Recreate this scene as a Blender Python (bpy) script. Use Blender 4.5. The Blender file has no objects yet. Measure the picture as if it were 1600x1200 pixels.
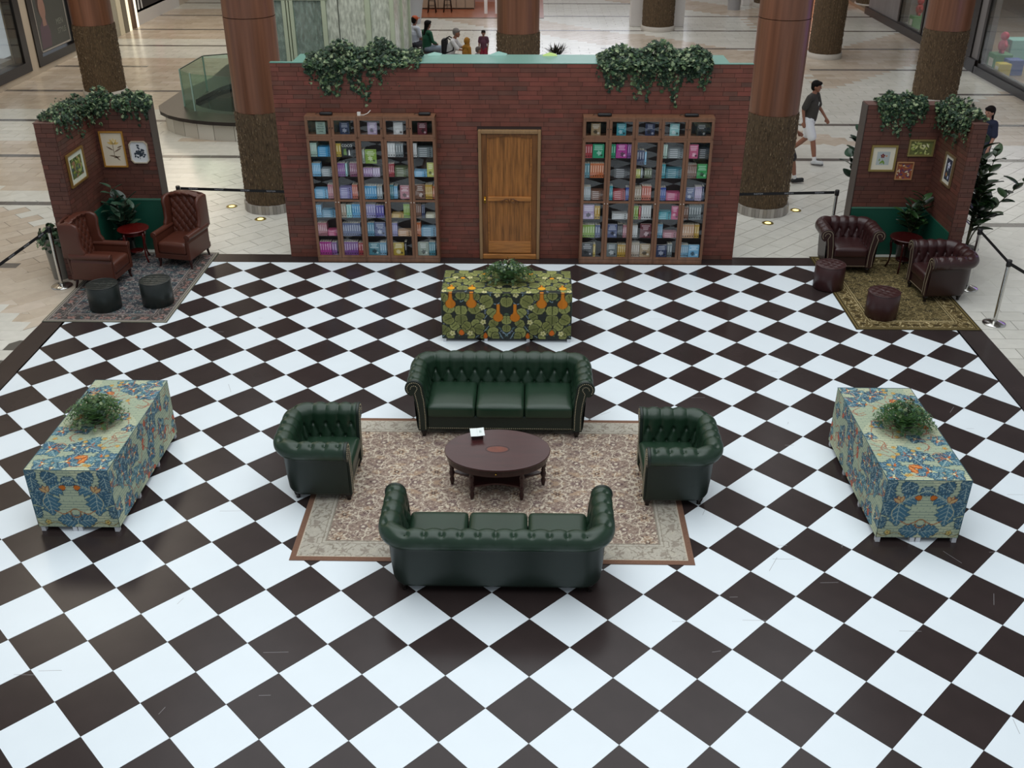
import bpy, bmesh, math, random
import numpy as np
from mathutils import Vector, Matrix

random.seed(7)
rng = np.random.default_rng(7)
PI = math.pi
SC = bpy.context.scene
C = SC.collection

# ------------------------------------------------------------------ camera, light, exposure
cam_d = bpy.data.cameras.new('camera')
cam_d.sensor_width = 36.0
cam_d.lens = 1567.75 / 1600 * 36.0
cam_d.clip_end = 200
cam = bpy.data.objects.new('camera', cam_d)
C.objects.link(cam)
yaw, pitch, roll = -0.0199389, 0.502956, -0.000572
fw = Vector((math.sin(yaw) * math.cos(pitch), math.cos(yaw) * math.cos(pitch), -math.sin(pitch)))
rt = Vector((math.cos(yaw), -math.sin(yaw), 0))
up = rt.cross(fw)
r2 = rt * math.cos(roll) + up * math.sin(roll)
u2 = up * math.cos(roll) - rt * math.sin(roll)
M = Matrix((r2, u2, -fw)).transposed().to_4x4()
M.translation = Vector((-0.0184, -5.4576, 6.1741))
cam.matrix_world = M
SC.camera = cam

w = bpy.data.worlds.new('world')
SC.world = w
w.use_nodes = True
w.node_tree.nodes['Background'].inputs[0].default_value = (0.86, 0.92, 1.0, 1)
w.node_tree.nodes['Background'].inputs[1].default_value = 0.42

def area(name, loc, size, power, color=(1, 1, 1), rot=(0, 0, 0)):
    l = bpy.data.lights.new(name, 'AREA')
    l.shape = 'RECTANGLE'; l.size, l.size_y = size
    l.energy = power; l.color = color
    o = bpy.data.objects.new(name, l); C.objects.link(o)
    o.location = loc; o.rotation_euler = rot
    return o
area('skylight', (-0.5, 4.0, 12.0), (16, 22), 2130, (0.95, 0.985, 1.0))
area('concourse_skylight', (-0.5, 28.0, 11.5), (18, 18), 1350, (1.0, 0.985, 0.97))
area('shop_front_light', (-12.6, 30.0, 5.5), (2, 10), 230, (1.0, 0.86, 0.66), (0, -0.5, 0))
area('left_walk_light', (-11.5, 16.0, 11.0), (4, 8), 330, (1.0, 0.9, 0.74))
area('right_shop_light', (15.6, 26.0, 4.3), (3, 9), 240, (1.0, 0.93, 0.85))
area('purple_shop_sign', (12.7, 15.0, 2.2), (1.6, 3.5), 16, (0.45, 0.2, 1.0), (0, PI / 2, 0))

SC.view_settings.view_transform = 'Standard'
SC.view_settings.look = 'None'
SC.view_settings.exposure = 0.0
SC.view_settings.gamma = 1.0
SC.view_settings.use_curve_mapping = False

# ------------------------------------------------------------------ materials
def hexc(h):
    h = h.lstrip('#')
    v = [int(h[i:i + 2], 16) / 255 for i in (0, 2, 4)]
    return tuple((c / 12.92 if c <= 0.04045 else ((c + 0.055) / 1.055) ** 2.4) for c in v) + (1.0,)

MC = {}
def mat(name, color, rough=0.5, metal=0.0, spec=0.5, noise=0.0, nscale=20, bump=0.0, bscale=60, coat=0.0, emit=0.0, stretch=None):
    if name in MC: return MC[name]
    m = bpy.data.materials.new(name); m.use_nodes = True
    nt = m.node_tree; b = nt.nodes['Principled BSDF']
    col = hexc(color) if isinstance(color, str) else tuple(color)
    b.inputs['Base Color'].default_value = col
    b.inputs['Roughness'].default_value = rough
    b.inputs['Metallic'].default_value = metal
    b.inputs['Specular IOR Level'].default_value = spec
    if coat: b.inputs['Coat Weight'].default_value = coat; b.inputs['Coat Roughness'].default_value = 0.15
    if emit:
        b.inputs['Emission Color'].default_value = col; b.inputs['Emission Strength'].default_value = emit
    tc = None
    if noise or bump:
        tc = nt.nodes.new('ShaderNodeTexCoord')
        mp = nt.nodes.new('ShaderNodeMapping'); nt.links.new(tc.outputs['Object'], mp.inputs[0])
        if stretch: mp.inputs['Scale'].default_value = stretch
    if noise:
        n = nt.nodes.new('ShaderNodeTexNoise'); n.inputs['Scale'].default_value = nscale; n.inputs['Detail'].default_value = 4
        nt.links.new(mp.outputs[0], n.inputs['Vector'])
        r = nt.nodes.new('ShaderNodeValToRGB')
        r.color_ramp.elements[0].position = 0.3; r.color_ramp.elements[1].position = 0.7
        r.color_ramp.elements[0].color = tuple(max(0, c * (1 - noise)) for c in col[:3]) + (1,)
        r.color_ramp.elements[1].color = tuple(min(1, c * (1 + noise)) for c in col[:3]) + (1,)
        nt.links.new(n.outputs['Fac'], r.inputs[0]); nt.links.new(r.outputs[0], b.inputs['Base Color'])
    if bump:
        n = nt.nodes.new('ShaderNodeTexNoise'); n.inputs['Scale'].default_value = bscale; n.inputs['Detail'].default_value = 5
        nt.links.new(mp.outputs[0], n.inputs['Vector'])
        bp = nt.nodes.new('ShaderNodeBump'); bp.inputs['Strength'].default_value = bump; bp.inputs['Distance'].default_value = 0.01
        nt.links.new(n.outputs['Fac'], bp.inputs['Height']); nt.links.new(bp.outputs[0], b.inputs['Normal'])
    MC[name] = m
    return m

def island_mat(name, cols, rough=0.6, spec=0.4, noise=0.15, nscale=8, bump=0.0):
    """each loose island of the mesh (a brick, a leaf, a tile) takes its own colour out of cols"""
    if name in MC: return MC[name]
    m = bpy.data.materials.new(name); m.use_nodes = True
    nt = m.node_tree; b = nt.nodes['Principled BSDF']
    b.inputs['Roughness'].default_value = rough; b.inputs['Specular IOR Level'].default_value = spec
    g = nt.nodes.new('ShaderNodeNewGeometry')
    r = nt.nodes.new('ShaderNodeValToRGB')
    el = r.color_ramp.elements
    while len(el) < len(cols): el.new(0.5)
    for i, c in enumerate(cols):
        el[i].position = i / max(1, len(cols) - 1); el[i].color = hexc(c)
    nt.links.new(g.outputs['Random Per Island'], r.inputs[0])
    tc = nt.nodes.new('ShaderNodeTexCoord')
    n = nt.nodes.new('ShaderNodeTexNoise'); n.inputs['Scale'].default_value = nscale; n.inputs['Detail'].default_value = 4
    nt.links.new(tc.outputs['Object'], n.inputs['Vector'])
    mx = nt.nodes.new('ShaderNodeMix'); mx.data_type = 'RGBA'; mx.blend_type = 'MULTIPLY'
    mr = nt.nodes.new('ShaderNodeMapRange')
    mr.inputs[1].default_value = 0.3; mr.inputs[2].default_value = 0.7
    mr.inputs[3].default_value = 1 - noise; mr.inputs[4].default_value = 1 + noise
    nt.links.new(n.outputs['Fac'], mr.inputs[0])
    mx.inputs[0].default_value = 1.0
    nt.links.new(r.outputs[0], mx.inputs[6]); nt.links.new(mr.outputs[0], mx.inputs[7])
    nt.links.new(mx.outputs[2], b.inputs['Base Color'])
    if bump:
        bp = nt.nodes.new('ShaderNodeBump'); bp.inputs['Strength'].default_value = bump; bp.inputs['Distance'].default_value = 0.01
        nt.links.new(n.outputs['Fac'], bp.inputs['Height']); nt.links.new(bp.outputs[0], b.inputs['Normal'])
    MC[name] = m
    return m

def painted_mat(name, rough=0.8, spec=0.3, bump=0.15, bscale=300):
    """colour from the mesh's own 'paint' attribute (woven and printed patterns)"""
    if name in MC: return MC[name]
    m = bpy.data.materials.new(name); m.use_nodes = True
    nt = m.node_tree; b = nt.nodes['Principled BSDF']
    b.inputs['Roughness'].default_value = rough; b.inputs['Specular IOR Level'].default_value = spec
    a = nt.nodes.new('ShaderNodeAttribute'); a.attribute_name = 'paint'
    nt.links.new(a.outputs['Color'], b.inputs['Base Color'])
    tc = nt.nodes.new('ShaderNodeTexCoord')
    n = nt.nodes.new('ShaderNodeTexNoise'); n.inputs['Scale'].default_value = bscale
    nt.links.new(tc.outputs['Object'], n.inputs['Vector'])
    bp = nt.nodes.new('ShaderNodeBump'); bp.inputs['Strength'].default_value = bump; bp.inputs['Distance'].default_value = 0.004
    nt.links.new(n.outputs['Fac'], bp.inputs['Height']); nt.links.new(bp.outputs[0], b.inputs['Normal'])
    MC[name] = m
    return m

def glass_mat(name, tint=(0.95, 0.97, 0.96, 1), rough=0.0, frost=0.0, ior=1.5):
    if name in MC: return MC[name]
    m = bpy.data.materials.new(name); m.use_nodes = True
    nt = m.node_tree
    for n in list(nt.nodes): nt.nodes.remove(n)
    out = nt.nodes.new('ShaderNodeOutputMaterial')
    tr = nt.nodes.new('ShaderNodeBsdfTransparent'); tr.inputs[0].default_value = tint
    gl = nt.nodes.new('ShaderNodeBsdfGlossy'); gl.inputs['Roughness'].default_value = rough
    fr = nt.nodes.new('ShaderNodeFresnel')
    ge = nt.nodes.new('ShaderNodeNewGeometry'); mi = nt.nodes.new('ShaderNodeMix')      # same reflectance from both faces of a pane
    mi.inputs[2].default_value = ior; mi.inputs[3].default_value = 1 / ior
    nt.links.new(ge.outputs['Backfacing'], mi.inputs[0]); nt.links.new(mi.outputs[0], fr.inputs[0])
    mx = nt.nodes.new('ShaderNodeMixShader')
    nt.links.new(fr.outputs[0], mx.inputs[0]); nt.links.new(tr.outputs[0], mx.inputs[1]); nt.links.new(gl.outputs[0], mx.inputs[2])
    last = mx
    if frost:
        df = nt.nodes.new('ShaderNodeBsdfPrincipled'); df.inputs['Base Color'].default_value = tint; df.inputs['Roughness'].default_value = 0.3
        tc = nt.nodes.new('ShaderNodeTexCoord'); mp = nt.nodes.new('ShaderNodeMapping'); mp.inputs['Scale'].default_value = (6, 6, 2.2)
        n = nt.nodes.new('ShaderNodeTexNoise'); n.inputs['Scale'].default_value = 2.4; n.inputs['Detail'].default_value = 8
        nt.links.new(tc.outputs['Object'], mp.inputs[0]); nt.links.new(mp.outputs[0], n.inputs['Vector'])
        mr = nt.nodes.new('ShaderNodeMapRange'); mr.inputs[1].default_value = 0.35; mr.inputs[2].default_value = 0.65
        mr.inputs[3].default_value = frost * 0.55; mr.inputs[4].default_value = min(1, frost * 1.3)
        nt.links.new(n.outputs['Fac'], mr.inputs[0])
        m2 = nt.nodes.new('ShaderNodeMixShader')
        nt.links.new(mr.outputs[0], m2.inputs[0]); nt.links.new(mx.outputs[0], m2.inputs[1]); nt.links.new(df.outputs[0], m2.inputs[2])
        last = m2
    nt.links.new(last.outputs[0], out.inputs[0])
    MC[name] = m
    return m

# ------------------------------------------------------------------ object helpers
def tag(o, label=None, cat=None, group=None, kind=None):
    if label: o['label'] = label
    if cat: o['category'] = cat
    if group: o['group'] = group
    if kind: o['kind'] = kind
    return o

def thing(name, label, cat, loc=(0, 0, 0), rz=0.0, group=None):
    o = bpy.data.objects.new(name, None); C.objects.link(o)
    o.empty_display_size = 0.1
    o.location = loc; o.rotation_euler = (0, 0, rz)
    return tag(o, label, cat, group)

def link_mesh(name, me, parent=None, loc=None, rz=None):
    o = bpy.data.objects.new(name, me); C.objects.link(o)
    if parent is not None: o.parent = parent
    if loc is not None: o.location = loc
    if rz is not None: o.rotation_euler = (0, 0, rz)
    return o

def copy_tree(o, parent=None):
    c = o.copy(); C.objects.link(c)
    if parent is not None: c.parent = parent
    for ch in list(o.children): copy_tree(ch, c)
    return c

class MB:
    """collects shapes, builds ONE mesh"""
    def __init__(s): s.v = []; s.f = []; s.m = []; s.n = 0; s.sm = []
    def add(s, V, F, mi=0, smooth=False):
        V = np.asarray(V, float).reshape(-1, 3)
        s.v.append(V)
        for f in F:
            s.f.append(tuple(int(i) + s.n for i in f)); s.m.append(mi); s.sm.append(smooth)
        s.n += len(V)
        return s
    def box(s, x0, x1, y0, y1, z0, z1, mi=0, rz=0.0, piv=None, R=None):
        V = np.array([(x, y, z) for z in (z0, z1) for y in (y0, y1) for x in (x0, x1)], float)
        if rz:
            p = np.array(piv if piv is not None else ((x0 + x1) / 2, (y0 + y1) / 2, 0.0))
            c, sn = math.cos(rz), math.sin(rz); d = V - p
            V = np.stack([d[:, 0] * c - d[:, 1] * sn, d[:, 0] * sn + d[:, 1] * c, d[:, 2]], 1) + p
        if R is not None:
            p = V.mean(0); V = (V - p) @ np.array(R).T + p
        return s.add(V, [(0, 2, 3, 1), (4, 5, 7, 6), (0, 1, 5, 4), (1, 3, 7, 5), (3, 2, 6, 7), (2, 0, 4, 6)], mi)
    def lathe(s, prof, cx=0, cy=0, seg=24, mi=0, smooth=True, cap=True):
        V = []; n = len(prof)
        for (r, z) in prof:
            for k in range(seg):
                a = 2 * PI * k / seg; V.append((cx + r * math.cos(a), cy + r * math.sin(a), z))
        F = []
        for i in range(n - 1):
            for k in range(seg):
                k2 = (k + 1) % seg
                F.append((i * seg + k, i * seg + k2, (i + 1) * seg + k2, (i + 1) * seg + k))
        s.add(V, F, mi, smooth)
        if cap:
            o = s.n - n * seg
            s.f.append(tuple(o + k for k in range(seg))[::-1]); s.m.append(mi); s.sm.append(False)
            s.f.append(tuple(o + (n - 1) * seg + k for k in range(seg))); s.m.append(mi); s.sm.append(False)
        return s
    def tube(s, pts, rad, seg=8, mi=0, cap=True, smooth=True):
        pts = [Vector(p) for p in pts]; n = len(pts)
        if not hasattr(rad, '__len__'): rad = [rad] * n
        V = []; nrm = None
        for i, p in enumerate(pts):
            t = (pts[min(i + 1, n - 1)] - pts[max(i - 1, 0)])
            if t.length < 1e-9: t = Vector((0, 0, 1))
            t.normalize()
            if nrm is None:
                nrm = t.orthogonal().normalized()
            else:
                nrm = (nrm - t * nrm.dot(t))
                nrm = nrm.normalized() if nrm.length > 1e-6 else t.orthogonal().normalized()
            b = t.cross(nrm)
            for k in range(seg):
                a = 2 * PI * k / seg
                V.append(p + (nrm * math.cos(a) + b * math.sin(a)) * rad[i])
        F = [(i * seg + k, i * seg + (k + 1) % seg, (i + 1) * seg + (k + 1) % seg, (i + 1) * seg + k) for i in range(n - 1) for k in range(seg)]
        if cap:
            F.append(tuple(range(seg))[::-1]); F.append(tuple((n - 1) * seg + k for k in range(seg)))
        return s.add([tuple(v) for v in V], F, mi, smooth)
    def prism(s, pts, a, b, axis='z', mi=0, smooth=False):
        """2D outline extruded from a to b along axis; pts are the two other coordinates in x,y,z order"""
        n = len(pts); V = []
        for h in (a, b):
            for (p, q) in pts:
                V.append({'z': (p, q, h), 'y': (p, h, q), 'x': (h, p, q)}[axis])
        F = [(i, (i + 1) % n, n + (i + 1) % n, n + i) for i in range(n)]
        s.add(V, F, mi, smooth)
        o = s.n - 2 * n
        s.f.append(tuple(o + k for k in range(n))[::-1]); s.m.append(mi); s.sm.append(False)
        s.f.append(tuple(o + n + k for k in range(n))); s.m.append(mi); s.sm.append(False)
        return s
    def ball(s, c, r, seg=8, rings=5, mi=0):
        if not hasattr(r, '__len__'): r = (r, r, r)
        V = [(c[0], c[1], c[2] - r[2])]
        for i in range(1, rings):
            ph = -PI / 2 + PI * i / rings
            for k in range(seg):
                a = 2 * PI * k / seg
                V.append((c[0] + r[0] * math.cos(ph) * math.cos(a), c[1] + r[1] * math.cos(ph) * math.sin(a), c[2] + r[2] * math.sin(ph)))
        V.append((c[0], c[1], c[2] + r[2])); F = []
        for k in range(seg): F.append((0, 1 + (k + 1) % seg, 1 + k))
        for i in range(rings - 2):
            for k in range(seg):
                a, b = 1 + i * seg + k, 1 + i * seg + (k + 1) % seg
                F.append((a, b, b + seg, a + seg))
        l = len(V) - 1; o = 1 + (rings - 2) * seg
        for k in range(seg): F.append((o + k, o + (k + 1) % seg, l))
        return s.add(V, F, mi, True)
    def grid(s, P, mi=0, smooth=True, closed_u=False, flip=False):
        nu, nv = P.shape[:2]; F = []
        for i in range(nu - (0 if closed_u else 1)):
            i2 = (i + 1) % nu
            for j in range(nv - 1):
                q = (i * nv + j, i2 * nv + j, i2 * nv + j + 1, i * nv + j + 1)
                F.append(q[::-1] if flip else q)
        return s.add(P.reshape(-1, 3), F, mi, smooth)
    def mesh(s, name, mats):
        me = bpy.data.meshes.new(name)
        V = np.concatenate(s.v) if s.v else np.zeros((0, 3))
        me.from_pydata(V.tolist(), [], s.f)
        if not isinstance(mats, (list, tuple)): mats = [mats]
        for m in mats: me.materials.append(m)
        me.polygons.foreach_set('material_index', np.array(s.m, dtype=np.int32))
        me.polygons.foreach_set('use_smooth', np.array(s.sm, dtype=bool))
        me.update()
        return me
    def build(s, name, mats, parent=None, loc=None, rz=None, bevel=0.0, bseg=2, fix=False):
        me = s.mesh(name, mats)
        if fix or bevel:
            bm = bmesh.new(); bm.from_mesh(me)
            bmesh.ops.recalc_face_normals(bm, faces=bm.faces)
            if bevel:
                es = [e for e in bm.edges if len(e.link_faces) == 2 and e.calc_face_angle(0) > 0.6]
                bmesh.ops.bevel(bm, geom=es, offset=bevel, segments=bseg, affect='EDGES', profile=0.5, clamp_overlap=True)
            bm.to_mesh(me); bm.free()
        return link_mesh(name, me, parent, loc, rz)

def rbox(cx, cy, cz, sx, sy, sz, r=0.04, crown=0.0, n=9, power=None):
    """soft cushion: a rounded box as vertices and faces (cube grid pulled to a rounded shape)"""
    V = []; F = []; idx = {}
    def key(p): return tuple(round(c, 5) for c in p)
    hx, hy, hz = sx / 2, sy / 2, sz / 2
    ts = np.linspace(-1, 1, n)
    for ax in range(3):
        for sg in (-1, 1):
            g = np.empty((n, n), int)
            for i, a in enumerate(ts):
                for j, b in enumerate(ts):
                    p = [0, 0, 0]; p[ax] = sg; p[(ax + 1) % 3] = math.sin(a * PI / 2); p[(ax + 2) % 3] = math.sin(b * PI / 2)
                    k = key(p)
                    if k not in idx:
                        idx[k] = len(V)
                        q = np.array([p[0] * hx, p[1] * hy, p[2] * hz])
                        inner = np.array([hx - r, hy - r, hz - min(r, hz * .95)])
                        c = np.clip(q, -inner, inner); d = q - c; L = np.linalg.norm(d)
                        if L > 1e-9: q = c + d / L * min(r, hz * .95 if abs(d[2]) == L else r)
                        cr = (1 - p[0] ** 2) * (1 - p[1] ** 2)
                        q[2] += crown * max(0, cr) ** 0.5 * (1 if p[2] > 0 else 0)
                        V.append(q + np.array([cx, cy, cz]))
                    g[i, j] = idx[k]
            for i in range(n - 1):
                for j in range(n - 1):
                    q = (g[i, j], g[i + 1, j], g[i + 1, j + 1], g[i, j + 1])
                    F.append(q if sg > 0 else q[::-1])
    return V, F

def text_mesh(txt, size, name, m, parent, loc, rot, extrude=0.0008, align='CENTER', sx=1.0):
    cu = bpy.data.curves.new('lettering', 'FONT'); cu.body = txt; cu.size = size; cu.extrude = extrude
    cu.align_x = align; cu.align_y = 'CENTER'; cu.resolution_u = 2
    to = bpy.data.objects.new('tmp', cu); C.objects.link(to)
    bpy.context.view_layer.update()
    dg = bpy.context.evaluated_depsgraph_get()
    me = bpy.data.meshes.new_from_object(to.evaluated_get(dg))
    bpy.data.objects.remove(to); me.materials.clear(); me.materials.append(m)
    o = bpy.data.objects.new(name, me); C.objects.link(o)
    if parent is not None: o.parent = parent
    o.location = loc; o.rotation_euler = rot; o.scale = (sx, 1, 1)
    return o
# ------------------------------------------------------------------ the setting
FZ = -0.006                       # top of the mall floor; the laid checkerboard is 6 mm proud
S = 0.35                          # half diagonal of a checkerboard square

M_tile_light = island_mat('mall_tile_light', ['#c9c7bd', '#d3d1c8', '#cdcbc1', '#d7d5cc'], 0.22, 0.5, 0.05, 6)
M_tile_beige = island_mat('mall_tile_beige', ['#bcae9c', '#c6b9a8', '#b6a794', '#cabdae'], 0.22, 0.5, 0.06, 6)
M_tile_dark = island_mat('mall_tile_dark', ['#5f5a56', '#6a6560', '#57524e'], 0.25, 0.5, 0.08, 10)
M_grout = mat('grout', '#57524a', 0.8)

floor = MB().box(-16.5, 15.5, -4.0, 47.0, -0.2, FZ - 0.004).build('floor', M_grout)
tag(floor, 'polished pale stone tile floor of the mall', 'floor', kind='structure')

STRIPES = [(9.62, -16.0, -8.35), (12.72, -16.0, -7.3), (15.9, -16, 15), (18.95, -16.0, -8.6), (18.85, 6.4, 15), (22.15, -16, -9.5), (22.1, 9.3, 15),
           (25.4, -16, -11.6), (25.25, 8.2, 15), (28.75, -16, -3), (28.5, 2.2, 15), (31.85, -16, 15), (35.0, -16, -5.2), (35.0, 0.4, 15), (38.2, -16, 6), (41.4, -16, 15)]
for (y, xa, xb) in [(11.85, 8.05, 15.0), (8.3, 8.3, 15.0)]: STRIPES.append((y, xa, xb))

def zone(x, y):
    """which stone lies here and how it is laid: 0 pale straight, 1 pale diagonal, 2 beige straight, 3 beige diagonal"""
    if y < 17:
        if x < -7.0:
            s_ = x + y
            if y < 12.4 and (0.2 < s_ < 2.9): return 3
            if s_ >= 2.9 and y > 13.4 and x < -9: return 2  # beige here puts the warm left-hand light into the tile tone
            return 0 if (s_ <= 0.2 or y > 14.2) else 1
        if x > 6.45:
            return 1 if y > 8.9 - 0 * x and x - y < -2.0 else 0
        return 1 if 9.5 < y < 15.7 else 0
    if x < -8.0: return 2 if (int((y + 100) // 3.25) % 3) else 0  # far left again: warm light carried by the beige tone
    if x > 8.0: return 2 if ((x - y) % 9.5) < 4.2 else 0
    return 3 if ((x + 1.2 * y) % 12.5) < 3.4 else 0

def in_clear(x, y):
    """hidden under the checkerboard or in nobody's view"""
    if -6.95 < x < 6.27 and y < 10.0: return True
    if y < 1.0: return True
    lim = 0.575 * (y + 8.2) + 4.5
    return abs(x + 0.3) > lim or x < -14.9 or x > 15.2

TL, TW, GAP = 0.6, 0.3, 0.009
tiles = []      # (cx, cy, angle, kind)
for ang, zs in ((0.0, (0, 2)), (PI / 4, (1, 3))):
    ca, sa = math.cos(ang), math.sin(ang)
    R_ = 46
    for r_i in range(int(-R_ / TW), int(R_ / TW)):
        vy = (r_i + 0.5) * TW
        off = 0.5 * TL if r_i % 2 else 0.0
        for c_i in range(int(-R_ / TL), int(R_ / TL)):
            ux = (c_i + 0.5) * TL + off
            x, y = ux * ca - vy * sa, ux * sa + vy * ca
            if not (-15.2 < x < 15.2 and 1 < y < 44.5): continue
            if in_clear(x, y): continue
            z_ = zone(x, y)
            if z_ in zs: tiles.append((x, y, ang, 1 if z_ >= 2 else 0, 0))
            elif any(zone(x + a_, y + c_) in zs for a_ in (-.6, -.3, 0, .3, .6) for c_ in (-.6, -.3, 0, .3, .6)): tiles.append((x, y, ang, 1 if z_ >= 2 else 0, 1))
def near_stripe(x, y):
    return any(abs(y - sy) < 0.12 and xa < x < xb for sy, xa, xb in STRIPES)
tiles.sort(key=lambda t: (t[0] + 0.02) ** 2 + (t[1] + 5.46) ** 2)
def tile_mesh(name, m):
    return MB().box(-TL / 2 + GAP / 2, TL / 2 - GAP / 2, -TW / 2 + GAP / 2, TW / 2 - GAP / 2, -0.02, 0).mesh(name, m)
tm = [tile_mesh('stone_tile', M_tile_light), tile_mesh('stone_tile', M_tile_beige)]
# tiles laid one by one read their tone from the object
for t_i, m_ in enumerate((M_tile_light, M_tile_beige)):
    m2 = m_.copy(); m2.name = m_.name + '_single'
    nt = m2.node_tree
    oi = nt.nodes.new('ShaderNodeObjectInfo')
    ramp = [n for n in nt.nodes if n.type == 'VALTORGB'][0]
    nt.links.new(oi.outputs['Random'], ramp.inputs[0])
    tm[t_i].materials[0] = m2
rest = [MB(), MB()]; n_single = 0
for (x, y, a, k, low) in tiles:
    hid = (abs(x + 0.3) < 3.2 and y < 13.5)
    if n_single < 290 and not hid and not low:
        o = link_mesh('stone_tile', tm[k], floor, (x, y, FZ - (.0004 if a else 0)), a); n_single += 1
    else:
        rest[k].box(x - TL / 2 + GAP / 2, x + TL / 2 - GAP / 2, y - TW / 2 + GAP / 2, y + TW / 2 - GAP / 2, FZ - 0.02, FZ - .0012 * low - (.0004 if a else 0), rz=a, piv=(x, y, 0))
for k, b in enumerate(rest):
    b.build('stone_tiles', (M_tile_light, M_tile_beige)[k], floor)['kind'] = 'stuff'
for (sy, xa, xb) in STRIPES:
    b = MB(); x = xa
    while x < xb:
        x1 = min(xb, x + 0.6)
        b.box(x + 0.002, x1 - 0.002, sy - 0.1, sy + 0.1, FZ - 0.02, FZ + 0.0012); x = x1
    o = b.build('dark_inlay_strip', M_tile_dark, floor)

# recessed floor uplights near the front columns
M_steel = mat('brushed_steel', '#b8b6b0', 0.28, 1.0)
M_chrome = mat('polished_steel', '#c9c8c4', 0.16, 1.0, noise=0.06, nscale=60)
M_glow = mat('warm_lamp', '#ffdf8a', 0.4, emit=2.2)
for (x, y, lb) in [(-5.66, 12.62, 'round brass floor uplight left of the left front column'), (-4.95, 11.92, 'round brass floor uplight in front of the left front column'),
                   (4.25, 11.88, 'round brass floor uplight in front of the right front column'), (4.91, 12.59, 'round brass floor uplight right of the right front column')]:
    t = thing('floor_light', lb, 'floor light', (x, y, FZ), group=None)
    MB().lathe([(0.055, 0.001), (0.058, 0.006), (0.10, 0.006), (0.105, 0.001)], seg=20, cap=False).build('trim_ring', mat('brass_ring', '#9c8a4c', 0.35, 0.8), t)
    MB().lathe([(0.0, 0.004), (0.056, 0.003)], seg=20, cap=False).build('lens', M_glow, t)

# ---- the laid checkerboard
M_black = mat('black_vinyl', '#332b2a', 0.22, spec=0.24, noise=0.10, nscale=3, bump=0.02, bscale=4)
M_white = mat('white_vinyl', '#e0e9ee', 0.22, spec=0.24, noise=0.012, nscale=3, bump=0.02, bscale=4)
PX0, PX1, PY0, PY1 = -7.04, 6.37, -2.0, 10.18
IX0, IX1, IY1 = -6.732, 6.022, 9.825
board = MB().box(PX0, PX1, PY0, PY1, FZ, -0.0035).build('checkerboard_floor', M_black)
tag(board, 'black and white diamond checkerboard floor laid for the lounge', 'floor', kind='structure')
b = MB()
b.prism([(PX0, PY0), (-6.63, PY0), (IX0 - .001, PY1), (PX0, PY1)], -0.0035, 0); b.prism([(PX1, PY0), (PX1, PY1), (IX1 + .001, PY1), (5.94, PY0)], -0.0035, 0)
b.build('border_strip', M_black, board)
MB().box(IX0, IX1, IY1 + 0.001, PY1, -0.0035, 0).build('border_strip', M_black, board)

def clip(poly, f):
    out = []
    for i in range(len(poly)):
        a, c = poly[i], poly[(i + 1) % len(poly)]
        fa, fc = f(a), f(c)
        if fa >= 0: out.append(a)
        if (fa >= 0) != (fc >= 0):
            t = fa / (fa - fc); out.append((a[0] + t * (c[0] - a[0]), a[1] + t * (c[1] - a[1])))
    return out
e_ = S - 0.0012
dia = [(e_, 0), (0, e_), (-e_, 0), (0, -e_)]
dm = {0: MB().prism(dia, -0.003, 0).mesh('white_tile', M_white), 1: MB().prism(dia, -0.003, 0).mesh('black_tile', M_black)}
cells = []
for j in range(-3, 30):
    for i in range(-21, 19):
        if (i + j) % 2 == 0: continue
        x, y = i * S, j * S * 1.001
        cells.append((x, y, 1 if j % 2 else 0))
cells.sort(key=lambda c: abs(c[0] + 0.3) * 0.55 + abs(c[1] - 1.0))
cnt = 0; leftover = [MB(), MB()]
for (x, y, k) in cells:
    if y < -1.2 or y > IY1 + S: continue
    if abs(x + .02) > 0.575 * (y + 8.2) + 0.5: continue
    sxj = .9975 + .00075 * (y / S)       # the sheets are laid a touch wider towards the back
    full = x - S >= -19 * S - .01 and x + S <= 17 * S + .01 and y + S <= IY1
    if full and cnt < 300:
        link_mesh('black_tile' if k else 'white_tile', dm[k], board, (x * sxj, y, 0)).scale = (sxj, 1, 1); cnt += 1; continue
    p = [(x + a, y + c) for a, c in dia]
    p = clip(p, lambda q: q[0] + 19 * S)
    if len(p) > 2: p = clip(p, lambda q: 17 * S - q[0])
    if len(p) > 2: p = clip(p, lambda q: IY1 - q[1])
    p = [(a * sxj, c) for a, c in p]
    if len(p) > 2: leftover[k].prism(p, -0.003, 0)
leftover[0].build('white_tiles', M_white, board)['kind'] = 'stuff'
leftover[1].build('black_tiles', M_black, board)['kind'] = 'stuff'
# scuffs and seams of the laid vinyl, seen on the right of the lounge
M_scuff = mat('scuff', '#8d8a8c', 0.5)
b = MB()
rs = random.Random(4)
for k in range(46):
    x, y = rs.uniform(0.5, 5.2), rs.uniform(0.2, 8.2)
    if rs.random() < 0.3: x -= 5
    L = rs.uniform(0.05, 0.24); a = rs.choice([0.0, 0.05, 1.2, rs.uniform(0, 3.1)])
    b.box(x - L / 2, x + L / 2, y - 0.0016, y + 0.0016, 0.0, 0.0004, rz=a, piv=(x, y, 0))
o = b.build('scuff_marks', M_scuff, board); o['kind'] = 'stuff'

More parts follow.
